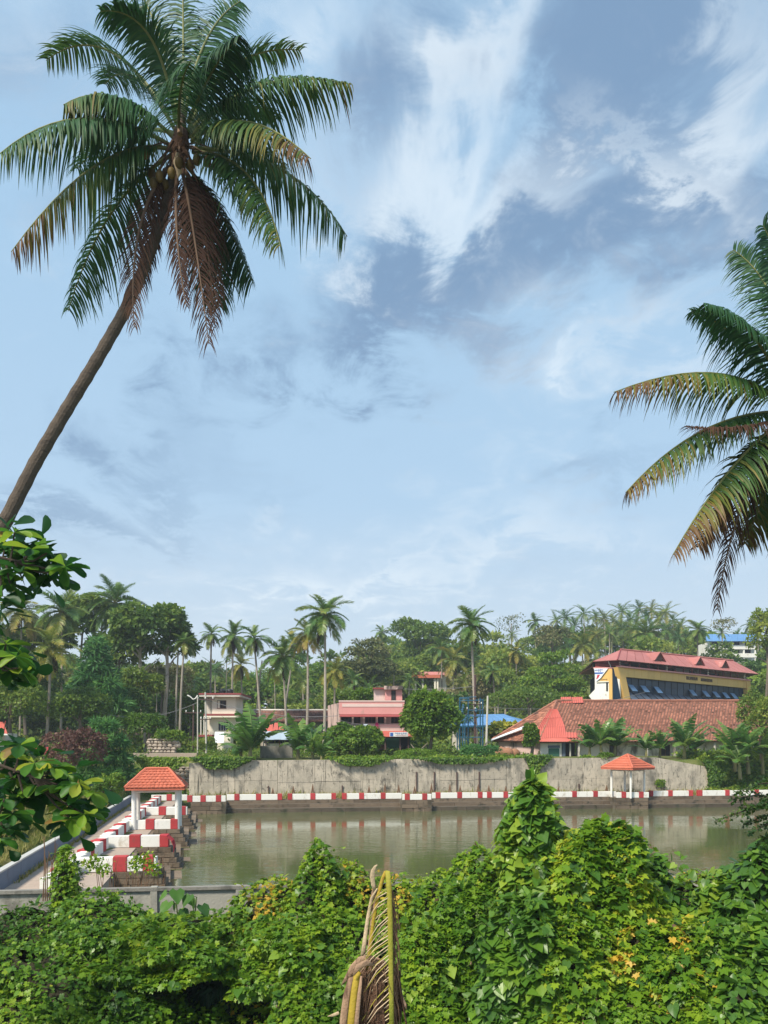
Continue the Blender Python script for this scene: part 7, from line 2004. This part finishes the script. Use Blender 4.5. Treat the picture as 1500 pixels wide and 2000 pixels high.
mounds = [
    # label, px, top, d, half px, kwargs
    ('low dark vine mound at the left edge below the kerb wall', 55, 1768, 17.0, 95, dict(n=3800, leaf=.085, tint0=.3)),
    ('thin vine-clad stump standing before the path', 130, 1650, 17.6, 27, dict(n=1500, leaf=.085, tint0=.5, p=4, flare=.1)),
    ('vine mound at the foot of the vine-clad stump', 190, 1738, 16.8, 75, dict(n=3000, leaf=.09, tint0=.42)),
    ('vine mound under the boundary wall left of the broad-leaved sapling', 262, 1768, 16.4, 62, dict(n=2600, leaf=.095, tint0=.45)),
    ('pale green vine mound sloping right of the broad-leaved sapling', 462, 1770, 16.2, 72, dict(n=3000, leaf=.1, tint0=.6)),
    ('vine mound on the rise left of the pointed vine mound', 545, 1714, 16.4, 72, dict(n=3200, leaf=.1, tint0=.56)),
    ('pointed vine mound rising against the water, left of the dead palm stump', 622, 1640, 16.2, 46, dict(n=2800, leaf=.1, tint0=.5, p=2.0, flare=2.2)),
    ('rounded vine mound beside the pointed one', 676, 1684, 16.6, 58, dict(n=2600, leaf=.1, tint0=.5)),
    ('low vine mound behind the dead palm stump', 770, 1708, 17.0, 85, dict(n=3200, leaf=.105, tint0=.5)),
    ('vine mound at the water edge right of the dead palm stump', 862, 1702, 16.2, 62, dict(n=2800, leaf=.105, tint0=.56)),
    ('bright domed vine mound left of the tallest mound', 932, 1655, 15.0, 56, dict(n=3200, leaf=.115, tint0=.58, big=120)),
    ('tallest vine column, big dark heart leaves, standing before the far parapet', 1045, 1522, 14.5, 54, dict(n=2600, leaf=.2, mat='heart', tpl=T_HEART, tint0=.62, p=6.0, big=260, lean=-.012, flare=.35)),
    ('bell-shaped bright vine mound right of the tallest column', 1172, 1604, 14.0, 86, dict(n=5200, leaf=.15, tint0=.56, p=7, flare=.8, big=280, roots=40)),
    ('heart-leaved creeper shoulder right of the bell-shaped mound', 1262, 1662, 14.6, 46, dict(n=1500, leaf=.2, mat='heart', tpl=T_HEART, tint0=.5, big=100)),
    ('low vine ridge at the water edge on the right', 1350, 1702, 15.4, 90, dict(n=3200, leaf=.125, tint0=.42)),
    ('dark heart-leaved creeper mound near the right edge', 1440, 1688, 14.2, 72, dict(n=2200, leaf=.19, mat='heart', tpl=T_HEART, tint0=.42, big=120)),
    ('high heart-leaved creeper mound at the right edge', 1508, 1636, 13.6, 70, dict(n=2200, leaf=.19, mat='heart', tpl=T_HEART, tint0=.42, big=100)),
    ('creeper mound just outside the right edge', 1600, 1640, 13.8, 80, dict(n=1500, leaf=.16)),
    # second row
    ('broad dark vine mound in the left foreground', 70, 1842, 14.8, 125, dict(n=4600, leaf=.09, tint0=.36)),
    ('vine mound left of the shaded hollow', 195, 1800, 15.0, 80, dict(n=4000, leaf=.09, tint0=.42, flare=.8)),
    ('overhanging vine mound above the shaded hollow', 330, 1792, 15.0, 88, dict(n=3600, leaf=.1, tint0=.46, base=-.35, flare=.5)),
    ('willow-leaved bush tinted dark as shade inside the hollow', 430, 1846, 16.3, 118, dict(n=7000, leaf=.26, mat='dim', tpl=T_LANCE, tint0=.3, name='dark_bush', cat='bush', group=None, flare=.4)),
    ('vine mound right of the willow-leaved bush', 570, 1790, 15.1, 80, dict(n=3800, leaf=.1, tint0=.5, base=-.7, flare=.5)),
    ('bright leafy mound left of the dead palm stump', 660, 1776, 15.4, 62, dict(n=2600, leaf=.105, tint0=.58)),
    ('rounded vine mound right beside the dead palm stump', 830, 1806, 14.0, 62, dict(n=3000, leaf=.115, tint0=.54, big=100)),
    ('yellowing vine curtain above the bare dry stems', 915, 1725, 14.4, 66, dict(n=3000, leaf=.12, tint0=.56, roots=90, base=-.8, flare=.3)),
    ('heart-leaved creeper in the dip below the tallest column', 1030, 1742, 13.4, 62, dict(n=1900, leaf=.19, mat='heart', tpl=T_HEART, tint0=.44, big=140, flare=.5, base=-.6)),
    ('creeper curtain falling in front of the bell-shaped mound', 1128, 1770, 13.2, 62, dict(n=2600, leaf=.13, tint0=.6, big=120, roots=30)),
    ('vine mound in front of the right heart-leaved shoulder', 1260, 1790, 13.2, 84, dict(n=3200, leaf=.14, tint0=.48, big=100)),
    ('spreading vine mound in the right foreground', 1360, 1800, 13.0, 88, dict(n=3200, leaf=.14, tint0=.5, big=100)),
    ('heart-leaved mound low at the right edge', 1478, 1790, 12.6, 86, dict(n=2400, leaf=.18, mat='heart', tpl=T_HEART, tint0=.44, big=100)),
    # front row
    ('low vine mound at the bottom left corner', 40, 1925, 14.0, 120, dict(n=3600, leaf=.085, tint0=.5)),
    ('low vine swell left of the hollow floor', 215, 1920, 14.2, 80, dict(n=2800, leaf=.09, tint0=.44, flare=.8)),
    ('low vine swell right of the hollow floor', 615, 1900, 14.2, 55, dict(n=2200, leaf=.1, tint0=.44, flare=.8)),
    ('low vine swell behind the dead palm trunk', 720, 1858, 14.6, 95, dict(n=3200, leaf=.095, tint0=.5)),
    ('small vine hump with yellow leaves right of the dead palm stump', 850, 1905, 13.6, 55, dict(n=1900, leaf=.11, tint0=.54)),
    ('low creeper swell with brown litter at the bottom right', 1210, 1905, 13.0, 92, dict(n=2800, leaf=.13, tint0=.5)),
    ('low creeper mound at the bottom right corner', 1330, 1900, 12.6, 80, dict(n=2400, leaf=.14, tint0=.5)),
    ('creeper mound filling the bottom right corner', 1460, 1890, 12.2, 80, dict(n=2200, leaf=.15, mat='heart', tpl=T_HEART, tint0=.5, big=80)),
]
for i, (lab, px, top, d, hw, kw) in enumerate(mounds):
    mound(lab, px, top, d, hw, 900 + i, **kw)


def cover(name, n, x0, x1, y0, y1, leaf, mat, tpl, seed, hh=.16, tint0=.5):
    r_ = np.random.default_rng(seed); x = r_.uniform(x0, x1, n); y = r_.uniform(y0, y1, n)
    z = ground_z(x, y) + hh * (r_.random(n) + .8 * (wavy(x, y, 1.6) * .5 + .5))
    nr = nrmz(np.array([0, -.15, 1]) + r_.normal(scale=.35, size=(n, 3))); ax = nrmz(np.array([0, -.7, -.2]) + r_.normal(scale=.8, size=(n, 3)))
    o = link(name, leaf_mesh(name, np.stack([x, y, z], 1), ax, nr, leaf * (1 + .3 * r_.normal(size=n)).clip(.4, 1.7), tpl, G[mat], np.clip(tint0 + r_.normal(0, .16, n), 0, 1))); o['kind'] = 'stuff'
    return o


cover('ground_creeper', 34000, -11, 11, 11.5, 18.4, .085, 'cover', T_VINE, 61, .22)
cover('left_ground_creeper', 9000, -12, -3, 14, 18.3, .085, 'vine', T_VINE, 62, .55, .42)
cover('leaf_litter', 1500, 2.2, 6.5, 12.4, 15.6, .1, 'litter', T_RHOMB, 63, .42)

# broad-leaved sapling before the boundary wall
sp = thing('sapling', 'sapling with large drooping heart leaves before the boundary wall', 'sapling', (PX(352, 16.6), 16.6, -1.6))
r_ = random.Random(3)
for sx, topy, nl in ((342, 1742, 11), (384, 1752, 8)):
    b0, t0 = Vector((PX(356, 16.6), 16.6, -1.6)), P(sx, topy, 16.4)
    m = MB(); m.tube([b0, b0.lerp(t0, .5) + Vector((.05, 0, 0)), t0], [.03, .022, .012], 6); m.build('stem', M['greenstem'], sp)
    for i in range(nl):
        f = .62 + .38 * (i + 1) / nl; an = i * 2.4; q = b0.lerp(t0, f)
        e = q + Vector((math.cos(an) * .2, math.sin(an) * .16 - .05, .08))
        m = MB(); m.tube([q, e], [.008, .006], 4); m.build('leaf_stalk', M['greenstem'], sp)
        o = bpy.data.objects.new('leaf', LEAF1[('heart', True)][i % 5]); C.objects.link(o); o.parent = sp
        ax = Vector((math.cos(an) * .75, math.sin(an) * .6 - .3, -.75)).normalized(); up = Vector((math.cos(an) * .5, -.5, .8)); sd = ax.cross(up).normalized(); nn = sd.cross(ax); s = r_.uniform(.24, .36); q2 = e - Vector(sp.location)
        o.matrix_basis = Matrix(((sd.x * s, ax.x * s, nn.x * s, q2.x), (sd.y * s, ax.y * s, nn.y * s, q2.y), (sd.z * s, ax.z * s, nn.z * s, q2.z), (0, 0, 0, 1)))
# dry canes and wisps by the stump and the nearest pier
m = MB()
for i in range(9):
    x = 84 + 4.2 * i; m.tube([P(x, 1760, 18), P(x + r_.uniform(-6, 6), 1690, 18), P(x + r_.uniform(-9, 9), 1640 + r_.uniform(-8, 30), 18)], [.016, .013, .006], 4, r_.random())
o = m.build('dry_canes', M['drystem']); tag(o, kind='stuff')
m = MB()
for i in range(34):
    x = r_.uniform(190, 325); h = r_.uniform(25, 75); m.tube([P(x, 1742, 20.4), P(x + r_.uniform(-5, 5), 1742 - h * .6, 20.4), P(x + r_.uniform(-14, 14), 1742 - h, 20.4)], [.01, .008, .004], 4, r_.random())
o = m.build('dry_weeds', M['drystem']); tag(o, kind='stuff')
rg = np.random.default_rng(9); n = 420
cxs = np.array([(270, 1680), (262, 1690), (285, 1678), (172, 1690), (200, 1700), (300, 1695), (185, 1682)])[rg.integers(0, 7, n)]
pp = np.array([tuple(P(a + rg.normal(0, 9), b_ + rg.normal(0, 7), 20.3)) for a, b_ in cxs])
o = link('creeper_sprays', leaf_mesh('creeper_sprays', pp, rdir(n, rg), nrmz(rdir(n, rg) + [0, -.4, .8]), rg.uniform(.05, .1, n), T_HEART, G['vine'], rg.uniform(.3, .8, n))); o['kind'] = 'stuff'

# ------------------------------------------------------------------ dead palm stump in the near foreground
DS = 4.6
ds = thing('palm_stump', 'dead coconut palm top with broken yellow leaf stalks, bottom centre', 'palm stump', (PX(735, DS), DS + .1, -1.65))
SP = lambda x, y, dz=0.0: P(x, y, DS + dz)
r_ = np.random.default_rng(17)
pts = [Vector((PX(738, DS), DS + .1, -1.8)), SP(738, 2300, .1), SP(738, 2100, .1), SP(738, 1990, .1), SP(736, 1940, .1), SP(733, 1900, .1), SP(730, 1880, .1)]
m = MB(); m.tube(pts, [.14, .13, .125, .125, .12, .105, .07], 16); m.build('trunk', M['fibre'], ds)
for k in range(60):      # ragged fibre mats wrapped round the trunk
    an = r_.uniform(-PI, 0); y0 = r_.uniform(1875, 1960); rr_ = .125 + r_.uniform(0, .02); w_ = r_.uniform(.004, .016)
    q = SP(736, y0, .1) + Vector((math.cos(an) * rr_, math.sin(an) * rr_, 0)); tg = Vector((-math.sin(an), math.cos(an), 0)); L_ = r_.uniform(.12, .4)
    e = q + Vector((r_.normal(0, .03), -.015, -L_))
    m = MB(); m.add([q - tg * w_, q + tg * w_, e + tg * w_ * .3, e - tg * w_ * .5], [(0, 1, 2, 3)]); o = m.build('fibre_mat', M['fibre'], ds); md = o.modifiers.new('t', 'SOLIDIFY'); md.thickness = .006
def stalk(name, pts, wid, mat, thick=.5, n=10, flat_dir=(0, 1, 0)):
    """flattened leaf stalk through points, wid in metres"""
    m = MB(); pts = [Vector(p) for p in pts]; V_, F_ = [], []
    fd = Vector(flat_dir)
    for i, p in enumerate(pts):
        t_ = (pts[min(i + 1, len(pts) - 1)] - pts[max(i - 1, 0)]).normalized(); a = t_.cross(fd).normalized(); b_ = t_.cross(a)
        for k in range(n):
            an = 2 * PI * k / n; V_.append(p + a * math.cos(an) * wid[i] / 2 + b_ * math.sin(an) * wid[i] / 2 * thick)
    for i in range(len(pts) - 1):
        for k in range(n): F_.append((i * n + k, i * n + (k + 1) % n, (i + 1) * n + (k + 1) % n, (i + 1) * n + k))
    F_.append(tuple(range(n - 1, -1, -1))); F_.append(tuple((len(pts) - 1) * n + k for k in range(n)))
    m.add(V_, F_); return m.build(name, M[mat], ds, smooth=True)
stalk('leaf_stalk', [SP(718, 1895, .02), SP(722, 1860), SP(729, 1800), SP(738, 1750), SP(748, 1715), SP(753, 1702)], [.03, .022, .02, .02, .022, .018], 'petiole')
stalk('leaf_stalk', [SP(717, 1890, .05), SP(720, 1860, .03), SP(726, 1800, .03), SP(735, 1750, .03), SP(745, 1718, .03), SP(751, 1704, .02)], [.03, .02, .018, .016, .014, .006], 'sheath')
stalk('broken_sheath', [SP(708, 1874, .03), SP(712, 1840, .03), SP(719, 1790, .03), SP(726, 1755, .02), SP(731, 1745, .0), SP(737, 1735, -.01)], [.03, .026, .022, .02, .012, .006], 'sheath_pale')
stalk('curled_sheath', [SP(733, 1745, .02), SP(729, 1728, .01), SP(727, 1712, 0), SP(729, 1700, -.01), SP(733, 1692, -.02), SP(737, 1689, -.02)], [.016, .026, .03, .026, .014, .005], 'sheath_pale', .25)
stalk('curled_sheath', [SP(728, 1780, .03), SP(727, 1760, .03), SP(729, 1742, .02), SP(735, 1728, .02)], [.02, .026, .02, .008], 'sheath', .3)
rach = [SP(753, 1702), SP(757, 1702, -.01), SP(760, 1735, -.02), SP(762, 1800, -.03), SP(763, 1870, -.03), SP(764, 1950, -.04), SP(766, 2050, -.05)]
fr = stalk('folded_rib', rach, [.014, .03, .032, .031, .03, .029, .028], 'petiole_green')
stalk('leaf_stalk', [SP(683, 2050, -.1), SP(687, 1990, -.1), SP(692, 1940, -.08), SP(697, 1906, -.06), SP(701, 1898, -.05)], [.05, .048, .044, .04, .034], 'petiole', .6)
stalk('stalk_edge', [SP(693, 2050, -.12), SP(697, 1990, -.12), SP(702, 1940, -.1), SP(706, 1906, -.08)], [.03, .026, .022, .014], 'sheath', .4)
stalk('dry_sheath', [SP(668, 2060, -.05), SP(671, 1990, -.05), SP(677, 1945, -.04), SP(684, 1915, -.03), SP(692, 1895, 0)], [.042, .045, .042, .032, .016], 'sheath', .3)
stalk('dry_sheath', [SP(666, 1925, 0), SP(678, 1910, -.02), SP(690, 1890, -.03), SP(704, 1876, -.02), SP(722, 1871, .0), SP(735, 1872, .02)], [.004, .03, .045, .05, .04, .01], 'sheath', .35)
stalk('dry_sheath', [SP(690, 1905, -.1), SP(700, 1888, -.1), SP(716, 1880, -.09), SP(732, 1886, -.06)], [.012, .036, .04, .01], 'sheath', .3)
stalk('dry_sheath', [SP(640, 1985, .05), SP(650, 1983, .04), SP(662, 1978, .02)], [.004, .018, .02], 'sheath_pale', .3)
stalk('torn_strip', [SP(766, 1905, .08), SP(775, 1930, .06), SP(784, 1950, .05), SP(791, 1962, .04), SP(794, 1972, .04)], [.03, .036, .03, .018, .004], 'sheath', .3)
stalk('torn_strip', [SP(735, 1872, .03), SP(748, 1880, .04), SP(758, 1900, .05), SP(764, 1930, .06)], [.02, .03, .03, .02], 'sheath', .35)
for k in range(44):        # dry leaflets combed down from the folded rib
    f = .18 + .8 * k / 44; i = f * (len(rach) - 2); j = int(i); q = rach[1 + j].lerp(rach[min(2 + j, len(rach) - 1)], i - j) if 2 + j < len(rach) else rach[-1]
    L_ = r_.uniform(.13, .2) * (1.1 if k > 12 else .8); e = q + Vector((-L_ * r_.uniform(.75, .95), r_.uniform(-.03, .05), -L_ * r_.uniform(.7, 1.1))); md_ = q.lerp(e, .5) + Vector((-.01, -.01, .012))
    m = MB(); m.tube([q, md_, e], [.0034, .003, .0012], 4); m.build('leaflet', M['sheath_pale' if k % 3 else 'petiole_green'], fr)
for k in range(40):
    f = .15 + .8 * k / 40; i = f * (len(rach) - 2); j = int(i); q = rach[1 + j].lerp(rach[2 + j], i - j) + Vector((.012, .02, 0))
    e = q + Vector((r_.uniform(.0, .06), r_.uniform(0, .05), -r_.uniform(.15, .3))); m = MB(); m.tube([q, q.lerp(e, .5) + Vector((.012, 0, 0)), e], [.003, .0028, .001], 4); m.build('leaflet', M['drystem'], fr)
for k in range(26):
    q = SP(r_.uniform(722, 748), r_.uniform(1868, 1892), .0); e = q + Vector((r_.normal(.0, .06), r_.uniform(-.06, .02), -r_.uniform(.1, .36)))
    m = MB(); m.tube([q, q.lerp(e, .5) + Vector((r_.normal(0, .02), -.03, .02)), e], [.003, .0025, .001], 4); m.build('fibre_strand', M['drystem'], ds)

# ------------------------------------------------------------------ large-leaved tree at the left edge
at = thing('almond_tree', 'large-leaved tree reaching in from the left edge, glossy paddle leaves', 'tree', (PX(-330, 8.5), 8.8, gz(PX(-330, 8.5), 8.8)))
r_ = np.random.default_rng(23); trk = Vector(at.location)
tpts = [trk - Vector((0, 0, .2)), trk + Vector((.05, 0, 2)), trk + Vector((.2, 0, 4)), trk + Vector((.35, 0, 6)), trk + Vector((.4, 0, 8))]
m = MB(); m.tube(tpts, [.2, .17, .14, .1, .06], 10); m.build('trunk', M['bark_dark'], at)
AM = [np_mesh('leaf', T_OBOV[0] * np.array([.88, 1, 2.6]) - np.array([[0, 0, .12 * q[1] ** 2] for q in T_OBOV[0]]), T_OBOV[1], G['almond'], np.full(11, tv)) for tv in (.2, .32, .42, .5, .6, .74)]
ros = [  # px, py, depth offset, leaf count, tint bias
    (28, 1040, 0, 8, 3), (8, 1075, .3, 8, 0), (62, 1072, -.2, 8, 1), (92, 1080, .1, 8, 1), (128, 1106, -.1, 8, 2), (75, 1110, .2, 8, 0), (40, 1112, 0, 8, 0), (20, 1140, .2, 8, 0), (5, 1165, -.1, 7, 0), (105, 1120, .2, 7, 1), (50, 1090, .3, 7, 0), (-15, 1110, .1, 8, 0),
    (12, 1258, 0, 8, 2), (32, 1282, -.2, 8, 3), (15, 1310, .2, 8, 1), (-10, 1285, 0, 8, 0), (35, 1305, .2, 7, 1),
    (40, 1455, 0, 8, 4), (12, 1480, .2, 8, 3), (68, 1490, -.2, 8, 4), (105, 1500, -.1, 8, 4), (30, 1520, .2, 8, 1), (75, 1530, .1, 8, 1), (115, 1535, 0, 8, 2), (155, 1530, -.2, 8, 4), (175, 1545, -.1, 7, 4), (130, 1570, .1, 8, 3), (140, 1600, -.2, 8, 3), (165, 1590, -.2, 7, 4), (50, 1555, .2, 7, 0), (8, 1560, .1, 8, 0), (25, 1590, 0, 8, 2), (12, 1620, .1, 8, 1), (-12, 1640, 0, 7, 1), (92, 1550, .2, 7, 1), (130, 1512, .2, 7, 3)]
dL = 8.2
limbs = [((28, 1040), (8, 1075), (62, 1072), (92, 1080), (128, 1106), (75, 1110), (40, 1112), (105, 1120), (50, 1090), (-15, 1110), (20, 1140), (5, 1165)), ((12, 1258), (32, 1282), (15, 1310), (-10, 1285), (35, 1305)),
         ((40, 1455), (12, 1480), (68, 1490), (105, 1500), (30, 1520), (75, 1530), (115, 1535), (155, 1530), (175, 1545), (130, 1570), (140, 1600), (165, 1590), (50, 1555), (92, 1550), (130, 1512)), ((8, 1560), (25, 1590), (12, 1620), (-12, 1640))]
hubs = [((-60, 1095), (45, 1098)), ((-80, 1300), (5, 1292)), ((-90, 1480), (85, 1525)), ((-80, 1570), (5, 1595))]
for lm_, ((hx, hy), (kx, ky)) in zip(limbs, hubs):
    s0 = min(tpts, key=lambda q: abs(q.z - P(hx, hy, dL).z - .0)); h0, h1 = P(hx, hy, dL), P(kx, ky, dL)
    m = MB(); m.tube([s0, s0.lerp(h0, .6) + Vector((0, 0, .12)), h0, h0.lerp(h1, .5) + Vector((0, 0, .05)), h1], [.06, .04, .026, .018, .01], 7); lo_ = m.build('limb', M['bark_dark'], at)
    for (px, py) in lm_:
        q = P(px, py, dL); f = np.clip((px - hx) / max(kx - hx, 1), 0.1, 1); c = h0.lerp(h1, float(f) * .9)
        m = MB(); m.tube([c, c.lerp(q, .55) - Vector((0, 0, .04)), q], [.014, .011, .009], 5); m.build('twig', M['bark_dark'], lo_)
for (px, py, dz, nl, tb) in ros:
    c = P(px, py, dL + dz); gaz = r_.uniform(0, 6.28)
    for i in range(nl):
        an = gaz + 2 * PI * i / nl + r_.normal(0, .2); el = r_.uniform(-.55, .5)
        ax = Vector((math.cos(an) * math.cos(el), math.sin(an) * math.cos(el), math.sin(el) - .12)).normalized(); up = Vector((r_.normal(0, .3), r_.normal(0, .3) - .2, 1)); sd = ax.cross(up).normalized(); nn = sd.cross(ax); s = r_.uniform(.19, .285)
        o = bpy.data.objects.new('leaf', AM[int(np.clip(tb + r_.integers(-1, 2), 0, 5))]); C.objects.link(o); o.parent = at; q = c - Vector(at.location)
        o.matrix_basis = Matrix(((sd.x * s, ax.x * s, nn.x * s, q.x), (sd.y * s, ax.y * s, nn.y * s, q.y), (sd.z * s, ax.z * s, nn.z * s, q.z), (0, 0, 0, 1)))

r2_ = np.random.default_rng(31); n = 420
ctr = np.array([(a, b_) for a, b_, *_ in ros])[r2_.integers(0, len(ros), n)]
pp = np.array([tuple(P(a + r2_.normal(0, 16), b_ + r2_.normal(0, 14), dL + r2_.uniform(.25, .7))) for a, b_ in ctr]) - np.array(wloc(at))
axv = nrmz(rdir(n, r2_) * np.array([1, 1, .7]) + np.array([0, 0, -.25])); nrv = nrmz(np.array([0, -.3, 1]) + r2_.normal(scale=.35, size=(n, 3)))
o = link('leaves', leaf_mesh('leaves', pp, axv, nrv, r2_.uniform(.19, .29, n), T_OBOV, G['almond'], r2_.uniform(.2, .62, n)), at); o['kind'] = 'stuff'

# ------------------------------------------------------------------ fine-leaved branch at the right edge
ft = thing('fine_leaved_tree', 'fine-leaved dark branches reaching in from the right edge over the water', 'tree', (PX(1660, 9.0), 9.2, gz(PX(1660, 9.0), 9.2)))
r_ = np.random.default_rng(29); t0 = Vector(ft.location)
m = MB(); m.tube([t0 - Vector((0, 0, .2)), t0 + Vector((-.05, 0, 2)), t0 + Vector((-.1, 0, 4)), t0 + Vector((-.1, 0, 5.5))], [.1, .085, .06, .03], 9); m.build('trunk', M['bark_dark'], ft)
br = [((1440, 1548), (1530, 1530)), ((1425, 1562), (1530, 1560)), ((1455, 1590), (1540, 1545)), ((1396, 1604), (1540, 1570)), ((1450, 1612), (1540, 1590)), ((1465, 1628), (1545, 1600)), ((1480, 1575), (1545, 1560)), ((1478, 1650), (1545, 1620)), ((1488, 1530), (1545, 1500)), ((1445, 1580), (1540, 1580))]
for (ax_, ay_), (bx_, by_) in br:
    dd = 9 + r_.uniform(-.4, .4); tip_, root_ = P(ax_, ay_, dd), P(bx_, by_, 9.1); s0 = Vector((t0.x - .08, t0.y, min(max(root_.z - .3, 1.0), 5)))
    ctrl = root_.lerp(tip_, .5) + Vector((0, 0, .05))
    m = MB(); m.tube([s0, root_, ctrl, tip_], [.03, .016, .009, .003], 5); lb = m.build('branch', M['bark_dark'], ft)
    VV, n = [], 150
    f = r_.random(n) ** .8; base = np.array([tuple((root_.lerp(ctrl, q * 2) if q < .5 else ctrl.lerp(tip_, q * 2 - 1))) for q in f]) + r_.normal(0, .018, (n, 3))
    axd = nrmz(np.array(tip_ - root_)[None, :] * .5 / (tip_ - root_).length + r_.normal(scale=.55, size=(n, 3)) + np.array([0, 0, -.2]))
    nr = nrmz(np.array([0, -.2, 1]) + r_.normal(scale=.4, size=(n, 3)))
    o = link('leaves', leaf_mesh('leaves', base - np.array(t0), axd, nr, r_.uniform(.03, .065, n), T_RHOMB, G['twig_leaf'], r_.uniform(.1, .9, n)), lb); o['kind'] = 'stuff'

# ------------------------------------------------------------------ the air
HAZE = 0.0006
if HAZE:
    m = MB(); m.slab([(-158, -3.8), (178, -3.8), (178, 299), (-158, 299)], -30.0, 64.0)
    mh = bpy.data.materials.new('thin_haze'); mh.use_nodes = True; tt = NT(mh.node_tree); tt.t.nodes.clear()
    ov = tt.n('ShaderNodeOutputMaterial'); pvn = tt.n('ShaderNodeVolumePrincipled'); pvn.inputs['Color'].default_value = (.78, .86, .95, 1); pvn.inputs['Density'].default_value = HAZE; pvn.inputs['Anisotropy'].default_value = 0.2
    tt.l(pvn.outputs[0], ov.inputs['Volume'])
    o = m.build('haze', mh); o['kind'] = 'stuff'
